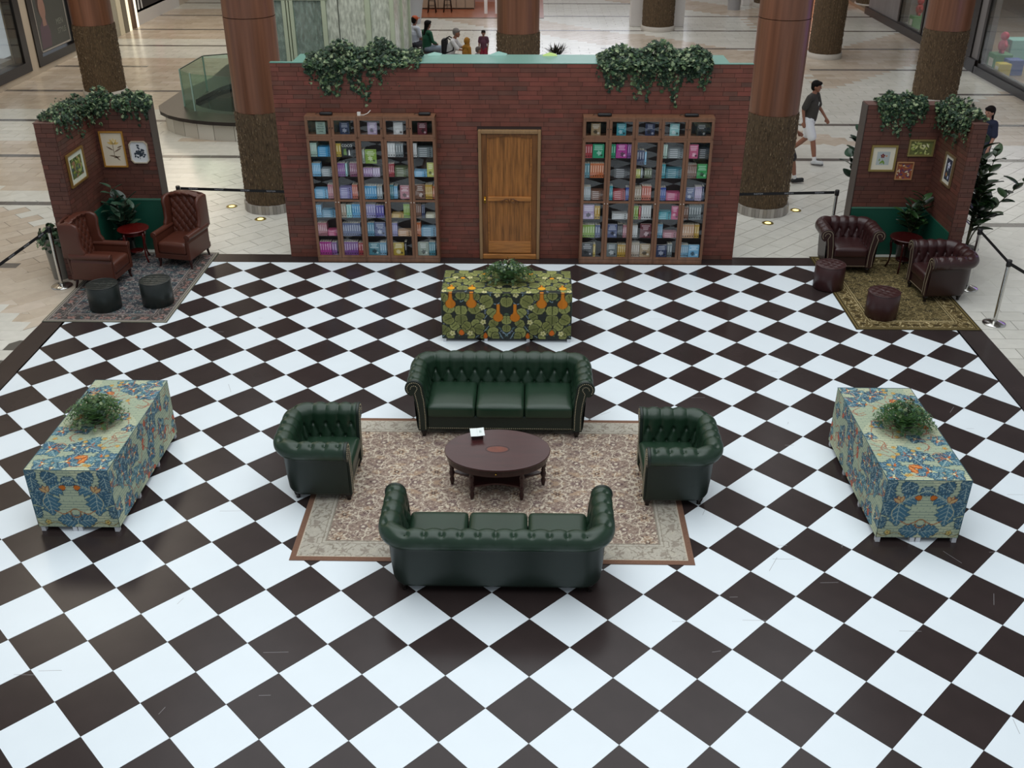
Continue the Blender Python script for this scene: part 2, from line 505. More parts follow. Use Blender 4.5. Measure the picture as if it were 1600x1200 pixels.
# ---- outer shell of the mall
M_cream = mat('cream_wall', '#b9ab97', 0.55, noise=0.05, nscale=1.5)
M_ceil = mat('ceiling_paint', '#9b958d', 0.8)
def shell(name, lb, b, m, cat='wall'):
    o = b.build(name, m); tag(o, lb, cat, kind='structure'); return o
shell('ceiling', 'pale mall ceiling around the skylight opening', MB().box(-17, -8.7, -6, 47, 12.1, 12.3).box(8, 16, -6, 47, 12.1, 12.3).box(-8.7, 8, 13, 21, 12.1, 12.3).box(-8.7, 8, 37, 47, 12.1, 12.3), M_ceil, 'ceiling')
shell('wall_back', 'far end wall of the mall behind the shops', MB().box(-17, 16, 46, 46.3, FZ, 12.1), mat('far_wall', '#8d7a66', 0.7), 'wall')
wl = shell('wall_left', 'cream shop front wall on the left side of the mall', MB()
      .box(-14.9, -14.4, 12, 21.0, FZ, 5).box(-14.9, -14.4, 23.87, 24.36, FZ, 5).box(-14.9, -14.4, 21.0, 23.87, FZ, 0.17)
      .box(-14.9, -14.4, 24.36, 27.6, FZ, 0.16).box(-14.9, -14.4, 27.6, 29.9, FZ, 5).box(-14.9, -14.4, 32.2, 46, FZ, 0.5)
      .box(-14.9, -14.4, 12, 46, 4.5, 12.1), M_cream)
# pilasters beside the left column
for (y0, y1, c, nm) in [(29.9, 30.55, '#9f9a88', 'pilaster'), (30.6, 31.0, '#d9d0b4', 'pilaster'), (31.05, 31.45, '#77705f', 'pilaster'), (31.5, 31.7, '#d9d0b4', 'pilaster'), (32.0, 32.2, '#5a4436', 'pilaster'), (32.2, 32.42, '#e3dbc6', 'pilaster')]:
    MB().box(-14.9, -14.28, y0, y1, FZ, 4.5).build('glowing_pilaster' if y1 - y0 < .25 and c != '#5a4436' else nm, mat('pilaster_%s_%d' % (c, y0 * 10), c, 0.5, emit=1.3 if y1 - y0 < .25 and c != '#5a4436' else 0), wl)  # thin pale pilasters glow in place of the light falling on them
MB().box(-15.1, -14.95, 31.4, 32.0, FZ, 4.5).build('recess_panel', mat('recess_panel', '#4b5149', 0.5), wl)

wb = thing('window_9', 'added glowing window in the far end wall, unseen, for floor reflections', 'window', (2.5, 45.95, 0)); wb['kind'] = 'structure'
MB().box(-5.0, 5.0, 0, .03, 2.6, 9.0).build('window_pane', mat('added_glow_pane', '#eef4ff', .5, emit=2.2), wb)  # glowing pane added out of view to lay white reflections on the floor
b = MB()
for k in range(6): b.box(-5.05 + 2.0 * k, -4.95 + 2.0 * k, -.06, 0, 2.5, 9.1)
for z in (2.55, 4.7, 6.8, 9.0): b.box(-5.05, 5.05, -.06, 0, z, z + .1)
b.build('window_frame', mat('far_mullion', '#4a4a48', .5), wb)
M_blackframe = mat('black_frame', '#17120f', 0.35)
M_shopglass = glass_mat('shop_glass', (0.85, 0.87, 0.85, 1), 0.0, ior=1.4)
def shop_window(n, lb, y0, y1, z0, z1, X, face, frame_w, depth=0.28, gl=True):
    t = thing('window_%d' % n, lb, 'window', (X, (y0 + y1) / 2, z0)); t['kind'] = 'structure'
    h = (y1 - y0) / 2; H = z1 - z0
    f = MB(); x0, x1 = (-depth, 0.04) if face > 0 else (-0.04, depth)
    f.box(x0, x1, -h, -h + frame_w, 0, H).box(x0, x1, h - frame_w, h, 0, H).box(x0, x1, -h + frame_w, h - frame_w, 0, frame_w * 0.8).box(x0, x1, -h + frame_w, h - frame_w, H - frame_w, H)
    f.build('window_frame', M_blackframe, t)
    if gl: MB().box(-0.012, 0.0, -h + frame_w, h - frame_w, frame_w * 0.8, H - frame_w).build('window_pane', M_shopglass, t)
    return t
t = shop_window(1, 'left-edge shop window in a thick black frame', 20.0, 23.87, 0.17, 4.4, -14.4, 1, 0.34)
MB().box(-1.6, -0.3, -1.6, 1.6, 0.27, 0.4).build('display_floor', mat('display_floor', '#8f8271', 0.4), t)
MB().box(-1.7, -1.6, -1.9, 1.9, 0.1, 4.2).build('display_back', mat('display_back', '#5f554a', 0.7), t)
b = MB()
for k in range(60):
    a = rs.uniform(0, 6.28); r_ = rs.uniform(0.05, .5)
    b.ball((-0.8 + rs.uniform(-.2, .2), 0.3 + r_ * math.cos(a) * 0.8, 0.5 + abs(math.sin(a)) * r_ * 1.7), rs.uniform(0.03, 0.09), 5, 3)
o = b.build('display_ornament', island_mat('display_ornament', ['#5f6f6a', '#9aa39b', '#3f4743', '#c5c7bd'], 0.3), t)
t = shop_window(2, 'black framed poster window between the cream wall and the left column', 24.36, 27.4, 0.16, 4.4, -14.4, 1, 0.30, gl=False)
yc = (24.36 + 27.4) / 2
po = MB().box(-0.06, -0.04, -1.12, 1.12, 0.3, 3.9).build('poster', mat('poster_grey', '#3b3d38', 0.45), t)
b = MB()
for (y0, y1, z0, z1) in [(-1.05, -1.02, 0.32, 3.8), (1.0, 1.03, 0.32, 3.8), (-1.05, 1.03, 0.32, 0.36)]:
    b.box(-0.04, -0.034, y0, y1, z0, z1)
b.build('poster_border', mat('poster_line', '#a39b92', 0.5), t)
# a faded portrait: hair, face, neck and jacket as flat print
def disc_pts(cy, cz, ry, rz_, n=20, a0=0.0): return [(cy + ry * math.cos(2 * PI * k / n + a0), cz + rz_ * math.sin(2 * PI * k / n + a0)) for k in range(n)]
b = MB().prism([(-.95, .4), (-.3, .4), (-.22, .8), (-.35, 1.15), (-.5, 1.25), (-.85, 1.0)], -0.04, -0.0385, 'x')
b.build('poster_jacket', mat('poster_jacket', '#54404a', 0.5), po)
MB().prism(disc_pts(-0.55, 1.62, 0.27, 0.36), -0.04, -0.0388, 'x').build('poster_hair', mat('poster_hair', '#3a2c26', 0.5), po)
MB().prism(disc_pts(-0.5, 1.5, 0.21, 0.33), -0.0388, -0.0375, 'x').prism([(-.62, 1.0), (-.38, 1.0), (-.40, 1.3), (-.60, 1.3)], -0.0388, -0.0370, 'x').build('poster_face', mat('poster_face', '#8b6a5c', 0.5), po)
M_pt = mat('poster_letter', '#777a70', 0.5)
for (tx, y, z, sz) in [('MEN', 0.5, 0.98, .24), ('STYLE', 0.55, 0.72, .22), ('NEW', -0.62, 2.5, .26), ('LOOK', -0.62, 2.25, .26)]:
    text_mesh(tx, sz, 'poster_lettering', M_pt, po, (-0.036, y, z), (PI / 2, 0, PI / 2))
# dark poster wall with the pink hand farther up the left side
pw = thing('poster_wall', 'black advertising hoarding with a pink hand on the left shop front', 'hoarding', (-14.4, 34.2, 0))
MB().box(-0.2, 0.0, -1.75, 3.2, 0.42, 4.4).build('panel', mat('hoarding_black', '#211d1d', 0.4), pw)
MB().box(-0.2, 0.03, -1.8, 3.2, FZ, 0.42).build('plinth', mat('hoarding_plinth', '#c9c4bd', 0.5), pw)
b = MB()
b.prism([(0.05, .95), (0.5, .95), (0.58, 1.2), (0.45, 1.35), (0.05, 1.3), (-.05, 1.15)], 0.0, 0.006, 'x')
for y in (0.0, 0.16, 0.32, 0.48): b.prism([(y, 1.25), (y + .1, 1.25), (y + .09, 1.7), (y + .03, 1.75)], 0.0, 0.006, 'x')
b.prism([(-0.3, 1.35), (-.2, 1.45), (0.08, 1.1), (0.02, 1.0)], 0.0, 0.006, 'x')
b.build('pink_hand', mat('hand_pink', '#d8417a', 0.5), pw)
b = MB().prism([(-1.3, 0.5), (-1.18, .5), (-1.12, 1.2), (-1.0, 1.2), (-0.95, .5), (-.83, .5), (-.95, 1.45), (-1.2, 1.45)], 0.0, 0.006, 'x')
b.build('white_letter', mat('hoarding_white', '#d6d6d2', 0.5), pw)
MB().prism([(1.5, .5), (1.95, .5), (1.8, 2.4), (1.65, 2.4)], 0.0, 0.006, 'x').build('red_stripe', mat('hoarding_red', '#8c2436', 0.5), pw)
b = MB()
for k in range(9): b.box(-14.9, -14.35, 37.5 + k * 0.8, 37.75 + k * 0.8, 0.5, 4.4)
sh_ = b.build('shop_mullions', mat('shop_mullion', '#9b9786', 0.5), wl); sh_['kind'] = 'stuff'
MB().box(-15.6, -15.5, 37.4, 46, 0.4, 4.5).build('shop_interior', mat('shop_interior', '#4c4a40', 0.7), wl)

# right side
wr = shell('wall_right', 'grey and black shop front wall on the right side of the mall', MB()
      .box(12.95, 13.3, 24.95, 25.45, FZ, 5).box(12.95, 13.3, 29.3, 29.75, FZ, 5).box(12.95, 13.3, 32.25, 35.8, 0.25, 5)
      .box(12.95, 13.4, 12, 46, 4.6, 12.1), mat('grey_wall', '#7a7675', 0.5, noise=0.12, nscale=4, stretch=(1, 1, .2)))
MB().box(12.9, 13.3, 25.45, 29.3, FZ, 5).build('dark_panel', mat('dark_panel', '#1d1816', 0.4), wr)
b = MB().box(12.85, 13.0, 20.0, 24.95, FZ, 0.2).box(12.85, 13.0, 24.9, 25.5, FZ, 0.35).box(12.85, 13.0, 29.2, 35.9, FZ, 0.25)
b.build('black_plinth', M_blackframe, wr)
for n_, (y0, y1, lb) in enumerate([(19.8, 24.95, 'large right-edge shop window with coloured displays behind'), (29.75, 32.25, 'narrow shop window with bright goods beyond the right column')]):
    t = shop_window(3 + n_, lb, y0, y1, 0.18, 4.5, 12.95, -1, 0.14, depth=0.12)
MB().box(12.95, 18.5, 19, 46, FZ - 0.01, FZ + 0.12).build('shop_floor', mat('shop_floor', '#8f7a64', 0.35), wr)
MB().box(18.3, 18.5, 15, 46, FZ, 4.6).build('shop_back_wall', mat('shop_back', '#6d655e', 0.6), wr)
shop_cols = ['#c93c5e', '#2f8a4a', '#2f55a8', '#d8c22e', '#8fc7c2', '#e0e0dc', '#c96a35', '#7a4aa0']
def toy(x, y, z, s_, c, lb, shape):
    t = thing('toy', lb, 'toy', (x, y, z))
    m = mat('toy_' + c, c, 0.4)
    if shape == 'figure':
        b = MB().ball((0, 0, s_ * .78), s_ * .2, 12, 8).ball((0, 0, s_ * .35), (s_ * .22, s_ * .2, s_ * .3), 12, 8)
        for sx in (-1, 1): b.tube([(0, sx * s_ * .15, s_ * .5), (0, sx * s_ * .38, s_ * .35)], s_ * .07).tube([(0, sx * s_ * .1, s_ * .15), (0, sx * s_ * .12, 0)], s_ * .08)
        b.build('body', m, t)
    else:
        MB().box(-s_ / 2, s_ / 2, -s_ / 2, s_ / 2, 0, s_).build('carton', m, t, bevel=0.02)
        MB().box(-s_ / 2 - .004, -s_ / 2, -s_ * .3, s_ * .3, s_ * .3, s_ * .75).build('front_print', mat('toy_print', '#e8e2d2', .5), t)
toy(13.4, 24.55, .12, 0.5, shop_cols[1], 'green toy box under the pink plush figure in the right shop', 'box')
toy(13.4, 24.55, .62, 0.6, shop_cols[0], 'pink plush figure standing on the green box in the right shop', 'figure')
toy(13.28, 23.98, .12, 0.34, shop_cols[3], 'yellow toy box nearest the glass of the right-edge shop window', 'box')
toy(13.62, 24.12, .12, 0.42, shop_cols[2], 'blue toy box beside the yellow one in the right shop', 'box')
toy(14.6, 26.3, .12, 0.6, shop_cols[4], 'pale turquoise toy box deep in the right shop', 'box')
toy(13.4, 31.6, .12, 0.45, '#4a8a3c', 'green toy box in the narrow right shop window', 'box')
toy(13.4, 31.6, .57, 0.6, '#b83a3a', 'red plush figure on the green box in the narrow right window', 'figure')
for k in range(4):
    t = thing('display_shelf', ['lowest', 'second', 'third', 'topmost'][k] + ' dark display shelf inside the right-edge shop', 'shelf', (15.2 + .6 * k, 23.0, 0.12 + 0.7 * k))
    MB().box(-0.3, 0.3, -3, 2.5, 0, 0.05).box(-.28, .28, -2.98, -2.9, -.6, 0).build('board', mat('shelf_dark', '#4a3c30', 0.5), t)
    b = MB()
    for q in range(16): 
        y = -2.8 + q * 0.32; h = rs.uniform(.15, .35)
        b.box(-0.15, 0.12, y, y + rs.uniform(.15, .28), 0.052, h)
    o = b.build('goods', island_mat('goods', ['#7f6a58', '#9a8f84', '#546a78', '#c08a4a', '#3f4f46', '#c9c4ba'], 0.5), t); o['kind'] = 'stuff'

# ---- columns
M_bark = mat('bark', '#54432f', 0.9, noise=0.5, nscale=60, bump=0.8, bscale=60, stretch=(1, 1, .22))
def cladding_mat():
    m = mat('wood_cladding', '#704834', 0.38, noise=0.30, nscale=7, stretch=(1.6, 1.6, .05), coat=0.12)
    return m
M_clad = cladding_mat()
M_fleck = island_mat('bark_fleck', ['#5c4c3c', '#8a765c', '#4a3a2c', '#a08c70', '#2a2018', '#7a6850'], 0.9)
M_ring = island_mat('ring_stone', ['#97918a', '#a8a29a', '#8b857e'], 0.5)
def column(x, y, r, lb, rbark=None, seed=0, ring=True, top=12.1, zb=1.83):
    t = thing('column', lb, 'column', (x, y, FZ))
    rr = random.Random(seed)
    seg = 96; nz = 46
    P = np.zeros((seg, nz, 3))
    ph = np.array([rr.uniform(-1, 1) for _ in range(seg)])
    for k in range(seg):
        a = 2 * PI * k / seg
        for j in range(nz):
            z = 0.16 + (zb - 0.16) * j / (nz - 1)
            d = 0.006 * math.sin(a * 31 + ph[k] * 2 + z * 3) + 0.006 * ph[k] + 0.004 * math.sin(z * 23 + a * 9)
            ra = r + 0.004 + d
            P[k, j] = (ra * math.cos(a), ra * math.sin(a), z + (0.012 * ph[k] if j == nz - 1 else 0))
    bk = MB().grid(P, closed_u=True, smooth=False).build('bark_sleeve', M_bark, t)
    f = MB()
    for _ in range(1500):
        a = rr.uniform(0, 2 * PI); z = rr.uniform(0.2, zb - 0.05); L = rr.uniform(.02, .07); wd = rr.uniform(.004, .010)
        ca, sa = math.cos(a), math.sin(a); R0 = r + 0.012; R1 = r + .024
        tx, ty = -sa * wd, ca * wd
        f.add([(ca * R0 - tx, sa * R0 - ty, z), (ca * R0 + tx, sa * R0 + ty, z), (ca * R1, sa * R1, z + L * .5), (ca * R0, sa * R0, z + L)], [(0, 1, 2), (1, 3, 2), (3, 0, 2)])
    o = f.build('bark_flecks', M_fleck, bk); o['kind'] = 'stuff'
    nseg = 48
    cl = MB()
    for (z0, z1) in [(zb, 3.42), (3.43, 6.6), (6.61, 9.7), (9.71, top)]:
        cl.lathe([(r - 0.004, z0), (r - 0.002, z1)], seg=nseg, cap=False)
    cl.build('wood_cladding', M_clad, t)
    if ring:
        nb = 44
        for k in range(nb):
            a0, a1 = 2 * PI * (k + .03) / nb, 2 * PI * (k + .97) / nb
            if math.sin((a0 + a1) / 2) > 0.35: continue
            ro, ri = r + 0.045, r - 0.02
            pts = [(ri * math.cos(a0), ri * math.sin(a0)), (ro * math.cos(a0), ro * math.sin(a0)), (ro * math.cos(a1), ro * math.sin(a1)), (ri * math.cos(a1), ri * math.sin(a1))]
            MB().prism(pts, 0.0, 0.16).build('ring_block', M_ring1[k % 3], t)
    else:
        MB().lathe([(r + .05, 0), (r + .05, .16), (r - .01, .16)], seg=40, cap=False).build('base_ring', mat('ring_plain', '#b5aea4', .5), t)
    return t
M_ring1 = [mat('ring_block_%s' % c, c, 0.5) for c in ('#97918a', '#a8a29a', '#8d877f')]
column(-4.90, 12.62, 0.445, 'thick column of red-brown cladding over bark, left of the brick wall', seed=1)
column(4.27, 12.60, 0.445, 'thick column of red-brown cladding over bark, right of the brick wall', seed=2)
column(-11.45, 21.7, 0.52, 'bark and wood column behind the left booth', seed=3, ring=False)
column(10.45, 21.3, 0.54, 'bark and wood column behind the right booth', seed=4, ring=False)
column(-0.38, 20.7, 0.53, 'bark and wood column behind the middle of the brick wall', seed=5, ring=False)
column(9.1, 27.2, 0.48, 'farther bark column right of the walking man', seed=6, ring=False, zb=3.4)
column(4.43, 32.1, 0.55, 'distant bark column with white planters either side', seed=7, ring=False, zb=3.4)
column(-5.35, 32.6, 0.5, 'distant dark column beside the glass tower', seed=8, ring=False, zb=3.4)
column(9.4, 37.6, 0.5, 'farthest bark column with a grey planter beside it', seed=9, ring=False, zb=3.4)
column(13.6, 37.6, 0.6, 'distant wood clad column at the end of the right shop front', seed=10, ring=False)

# ---- fountain with its glass tower
M_granite = mat('dark_granite', '#2a2320', 0.4, spec=.25, noise=0.25, nscale=40)
M_ftile = [mat('fountain_tile_%s' % c, c, 0.35) for c in ('#c3bdb0', '#cdc8bc', '#b9b3a6')]
out = [(-8.93, 18.55), (-8.72, 18.02), (-8.42, 17.66), (-8.1, 17.42), (-7.72, 17.22), (-7.3, 17.08), (-6.79, 16.99), (-6.2, 16.97), (-5.5, 17.02), (-4.7, 17.25), (-3.8, 17.75),
       (-3.0, 18.6), (-2.45, 19.8), (-2.25, 21.2), (-2.3, 22.8), (-2.55, 24.3), (-3.0, 25.6), (-4.1, 26.6), (-5.6, 27.1), (-7.2, 26.6), (-8.3, 25.2), (-8.6, 23.3), (-8.55, 21.6), (-8.88, 20.1)]
cxf, cyf = -5.6, 21.6
def shrink(pts, d):
    r_ = []
    for (x, y) in pts:
        v = np.array([cxf - x, cyf - y]); v /= np.linalg.norm(v); r_.append((x + v[0] * d, y + v[1] * d))
    return r_
ft = thing('fountain', 'fountain basin with a dark granite ledge on pale tiles behind the left column', 'fountain', (0, 0, FZ))
inn = shrink(out, 0.95)
b = MB(); n = len(out)
for k in range(n):
    k2 = (k + 1) % n
    b.prism([out[k], out[k2], inn[k2], inn[k]], 0.38, 0.46)
b.build('granite_ledge', M_granite, ft)
base = shrink(out, 0.12)
cum = []; 
for k in range(n):
    k2 = (k + 1) % n; a, c = np.array(base[k]), np.array(base[k2]); L = np.linalg.norm(c - a); m_ = max(1, int(round(L / 0.34)))
    for q in range(m_):
        p0, p1 = a + (c - a) * (q + .02) / m_, a + (c - a) * (q + .98) / m_
        nv = np.array([cxf, cyf]) - (p0 + p1) / 2; nv = nv / np.linalg.norm(nv) * .05
        if (p0[1] + p1[1]) / 2 < 22 and p0[0] < -2.9:
            MB().prism([tuple(p0), tuple(p1), tuple(p1 + nv), tuple(p0 + nv)], 0.0, 0.38).build('cladding_tile', M_ftile[(k + q) % 3], ft)
b = MB(); ins = shrink(out, 0.18)
b.prism(ins, 0.0, 0.10); b.build('basin', mat('basin_dark', '#1c1a18', 0.5), ft)
for k in range(n):
    pass
m = mat('fountain_water', '#070808', 0.08, spec=0.3, bump=0.6, bscale=4)
MB().prism(inn, 0.10, 0.36).build('water', m, ft)
M_sage = mat('sage_metal', '#b5bfa6', 0.4, noise=.05, nscale=3)
M_sageglass = glass_mat('green_glass', (0.72, 0.84, 0.77, 1), 0.02, frost=0.22)
M_wet = glass_mat('wet_glass', (0.66, 0.70, 0.60, 1), 0.05, frost=0.9)
tw = thing('glass_tower', 'sage framed glass tower standing in the fountain with water running down it', 'glass tower', (0, 0, 0.36))
H = 8.0
TY = 20.0
# frame posts and beams, panes of the front face (near the camera), then the sides
posts = [(-7.35, .14), (-6.02, .09), (-5.84, .09), (-5.93, .05), (-5.06, .11), (-4.00, .13), (-3.42, .1)]
for (x, wd) in posts:
    MB().box(x - wd / 2, x + wd / 2, TY - 0.06, TY + 0.08, 0, H).build('post', M_sage, tw, bevel=0.01)
for z in (2.28, 4.9): MB().box(-7.35, -4.95, TY - 0.07, TY + 0.07, z, z + .16).build('beam', M_sage, tw, bevel=0.01)
for (x0, x1, mm) in [(-7.28, -6.07, M_sageglass), (-5.79, -5.12, M_sageglass), (-5.0, -4.72, M_wet), (-4.71, -4.07, M_wet), (-3.93, -3.47, M_wet)]:
    MB().box(x0, x1, TY - .01, TY + .01, 0.05, H).build('pane', mm, tw)
MB().box(-4.725, -4.705, TY - .02, TY + .02, 0.05, H).build('seam', mat('seam_dark', '#3d4239', .5), tw)
for (x0) in (-7.4, -3.42):
    MB().box(x0 - .01, x0 + .01, TY + .1, TY + 3.2, 0.05, H).build('side_pane', M_sageglass if x0 < -5 else M_wet, tw)
    MB().box(x0 - .07, x0 + .07, TY + 3.2, TY + 3.35, 0, H).build('post', M_sage, tw)
    MB().box(x0 - .07, x0 + .07, TY + 1.5, TY + 1.62, 0, H).build('post', M_sage, tw)
MB().box(-7.4, -3.42, TY + 3.22, TY + 3.3, 0.0, H).build('rear_wall', mat('lift_wall', '#4d5c55', .35, noise=.3, nscale=1.2), tw)
lc = thing('lift_car', 'dark lift car seen through the green glass of the tower', 'lift', (-5.6, 21.8, 0.37))
MB().box(-1.1, 1.1, -.9, .9, 0.0, .12).box(-1.1, 1.1, -.9, .9, 2.5, 2.65).box(-1.1, -1.02, -.9, .9, .12, 2.5).box(1.02, 1.1, -.9, .9, .12, 2.5).box(-1.02, 1.02, .82, .9, .12, 2.5).build('cabin', mat('lift_cabin', '#26302f', .3), lc)
MB().box(-.7, -.1, .6, .8, .12, 2.0).build('door_leaf', mat('lift_copper', '#7c5637', .35, .4), lc)
MB().box(.1, .7, .6, .8, .12, 2.0).build('door_leaf', mat('lift_copper', '#7c5637', .35, .4), lc)
# glass balustrade on the ledge
gb = thing('glass_balustrade', 'low green glass balustrade on the fountain ledge', 'balustrade', (0, 0, 0.455))
gp = [(-7.35, 20.5), (-8.2, 20.1), (-8.28, 18.5), (-7.9, 18.05), (-6.9, 17.72), (-5.6, 17.75), (-4.5, 18.1)]
M_bal = glass_mat('balustrade_glass', (0.78, 0.88, 0.83, 1), 0.01, frost=.035, ior=1.2)
for k in range(len(gp) - 1):
    a, c = np.array(gp[k]), np.array(gp[k + 1]); d = (c - a) / np.linalg.norm(c - a); nn = np.array([-d[1], d[0]]) * .008
    a2, c2 = a + d * .02, c - d * .02
    MB().prism([tuple(a2 - nn), tuple(c2 - nn), tuple(c2 + nn), tuple(a2 + nn)], 0.0, 0.85).build('pane', M_bal, gb)
    if k < 2: MB().prism([tuple(a2 - nn * 2), tuple(c2 - nn * 2), tuple(c2 + nn * 2), tuple(a2 + nn * 2)], 0.85, 0.87).build('cap_rail', mat('rail_dark', '#3a4640', .4), gb)
    if k in (1, 2, 3): MB().box(a[0] - .015, a[0] + .015, a[1] - .015, a[1] + .015, 0, .87).build('post', mat('bal_post', '#8ea79a', .3), gb)
# ------------------------------------------------------------------ brick wall with door
M_brick = island_mat('brick', ['#653a2e', '#6b3d31', '#60372c', '#723f33', '#643b30', '#763f34', '#5a3c32', '#6a3f33'], 0.5, 0.4, 0.14, 7, bump=0.1)
M_bbrick = island_mat('booth_brick', ['#53332a', '#58362c', '#4f3029', '#5e392e', '#54352c', '#62392f', '#4b342c'], 0.5, 0.4, 0.12, 7, bump=0.1)
M_mortar = mat('mortar', '#33231e', 0.8)
M_trimwood = mat('panel_edge', '#4f4640', 0.5)
def brick_face(b, L, H, bl=0.30, bh=0.068, g=0.005, seed=0, holes=()):
    """bricks on a face: returns boxes in (u along, z up, d out)"""
    rr = random.Random(seed); out = []; r = 0
    z = 0.0
    while z < H - 0.01:
        z1 = min(H, z + bh); u = -rr.uniform(0, bl)
        while u < L:
            w_ = bl * rr.choice([1, 1, 1, .72, 1.25]); a, c = max(0, u), min(L, u + w_)
            if c - a > 0.02:
                segs = [(a, c)]
                for (h0, h1, z0h, z1h) in holes:
                    if z1 > z0h and z < z1h:
                        ns = []
                        for (p, q) in segs:
                            if q <= h0 or p >= h1: ns.append((p, q))
                            else:
                                if p < h0: ns.append((p, h0))
                                if q > h1: ns.append((h1, q))
                        segs = ns
                for (p, q) in segs:
                    if q - p > 0.015: out.append((p + g / 2, q - g / 2, z + g / 2, z1 - g / 2, 0.006 + rr.uniform(0, .003)))
            u += w_
        z = z1
    return out
def wall_panel(parent, x0, x1, y0, y1, H, faces, seed=0, holes=(), core='wall_core', coremat=None, bm_=None):
    """upright slab with brick faces; faces is a string out of 'n' (toward -y), 's' (+y), 'w' (-x), 'e' (+x)"""
    MB().box(x0, x1, y0, y1, 0, H).build(core, coremat or M_mortar, parent)
    for fi, f in enumerate(faces):
        b = MB()
        L = (x1 - x0) if f in 'ns' else (y1 - y0)
        for (u0, u1, z0, z1, d) in brick_face(b, L, H, seed=seed + fi * 7, holes=holes if f == 'n' else ()):
            if f == 'n': b.box(x0 + u0, x0 + u1, y0 - d, y0, z0, z1)
            if f == 's': b.box(x0 + u0, x0 + u1, y1, y1 + d, z0, z1)
            if f == 'w': b.box(x0 - d, x0, y0 + u0, y0 + u1, z0, z1)
            if f == 'e': b.box(x1, x1 + d, y0 + u0, y0 + u1, z0, z1)
        o = b.build('bricks', bm_ or M_brick, parent); o['kind'] = 'stuff'

bw = thing('brick_wall', 'wide free-standing brown brick wall with a green top behind the lounge', 'wall', (0, 0, 0))
wall_panel(bw, -3.99, 3.30, 10.09, 10.15, 3.12, 'n', seed=1, holes=((3.99 - 0.86, 3.99 + 0.13, 0, 2.13),))
M_green = mat('green_top', '#5f8f82', 0.3)
MB().box(-3.67, 2.96, 10.15, 10.80, 3.04, 3.12).box(-3.67, -3.62, 10.15, 10.8, 0, 3.04).box(2.91, 2.96, 10.15, 10.8, 0, 3.04).build('top_board', M_green, bw)
MB().box(-3.99, 3.30, 10.08, 10.16, 3.12, 3.13).build('top_edge', M_green, bw)
b = MB()
for x in (-2.5, -.2, 2.2): b.box(x, x + .05, 10.15, 10.8, 0, 3.04)
b.build('brace', mat('raw_wood', '#8c7656', .7), bw)
# bits of tape and plastic left on the top
t = thing('plastic_scrap', 'pale turquoise plastic scrap on the wall top left of the middle column', 'scrap', (-1.55, 10.66, 3.12))
MB().add([(-.1, 0, .002), (.1, .02, .002), (.12, .1, .02), (0, .06, .05), (-.12, .09, .01)], [(0, 1, 3), (1, 2, 3), (3, 4, 0)]).build('sheet', mat('plastic_teal', '#7fa89c', .4), t)
t = thing('plastic_scrap', 'pale turquoise plastic scrap on the wall top below the middle column', 'scrap', (-0.55, 10.68, 3.12))
MB().add([(-.16, 0, .002), (.12, .02, .002), (.14, .08, .02), (0, .06, .06), (-.12, .09, .01)], [(0, 1, 3), (1, 2, 3), (3, 4, 0)]).build('sheet', mat('plastic_teal', '#7fd0b8', .4), t)
t = thing('plastic_scrap', 'yellow-green plastic scrap on the wall top right of the middle column', 'scrap', (0.25, 10.68, 3.12))
MB().add([(-.12, 0, .002), (.12, .0, .002), (.1, .08, .02), (0, .05, .05), (-.1, .07, .01)], [(0, 1, 3), (1, 2, 3), (3, 4, 0)]).build('sheet', mat('plastic_lime', '#a9c46a', .4), t)

# door
M_pine = mat('pine', '#8b5a2c', 0.42, noise=0.42, nscale=5.0, stretch=(7, 7, .55), bump=.12, bscale=30)
M_pine2 = mat('pine_light', '#a16a35', 0.42, noise=0.35, nscale=5.0, stretch=(.6, 7, 6), bump=.1, bscale=30)
M_pine3 = mat('pine_dark', '#6e4522', 0.42, noise=0.35, nscale=6.0, stretch=(7, 7, .55))
M_frame = mat('door_frame_wood', '#8a6b48', 0.45, noise=.15, nscale=6, stretch=(5, 5, .6))
dr = thing('door_1', 'honey pine door with two planked panels in the middle of the brick wall', 'door', (-0.365, 10.09, 0)); dr['kind'] = 'structure'
MB().box(-0.49, -0.44, -.07, .06, 0, 2.13).box(0.44, 0.49, -.07, .06, 0, 2.13).box(-.44, .44, -.07, .06, 2.075, 2.13).build('door_frame', M_frame, dr, bevel=.008)
MB().box(-.44, .44, 0, .05, .0, 2.075).build('backing', M_pine3, dr)
MB().box(-.44, -.35, -.04, .0, .06, 2.075).box(.35, .44, -.04, 0, .06, 2.075).build('stile', M_pine3, dr, bevel=.005)
arch = [(-.35, 2.0)] + [(-.35 + .7 * k / 16, 2.0 + .035 * math.sin(PI * k / 16)) for k in range(1, 16)] + [(.35, 2.0), (.35, 2.075), (-.35, 2.075)]
MB().prism(arch, -.04, 0, 'y').build('top_rail', M_pine3, dr)
MB().box(-.35, .35, -.05, 0, .985, 1.055).build('lock_rail', M_pine2, dr, bevel=.008)
MB().box(-.35, .35, -.035, 0, .10, .285).build('bottom_rail', M_pine2, dr, bevel=.006)
MB().box(-.44, .44, -.06, 0, .0, .085).build('weather_board', M_pine2, dr, bevel=.012)
MB().box(-.35, .35, -.03, 0, .285, .30).box(-.35, -.33, -.03, 0, .3, .985).box(.33, .35, -.03, 0, .3, .985).box(-.35, -.33, -.03, 0, 1.055, 2.0).box(.33, .35, -.03, 0, 1.055, 2.0).build('panel_moulding', M_pine2, dr, bevel=.006)
for (z0, z1) in ((.30, .985), (1.055, 2.03)):
    xs = [-.33, -.215, -.10, .01, .12, .23, .33]
    for k in range(6):
        MB().box(xs[k] + .001, xs[k + 1] - .001, -.014 - .002 * (k % 2), 0, z0, z1).build('plank', (M_pine, M_pine2, M_pine)[k % 3] if k % 3 != 1 else M_pine, dr)
b = MB()
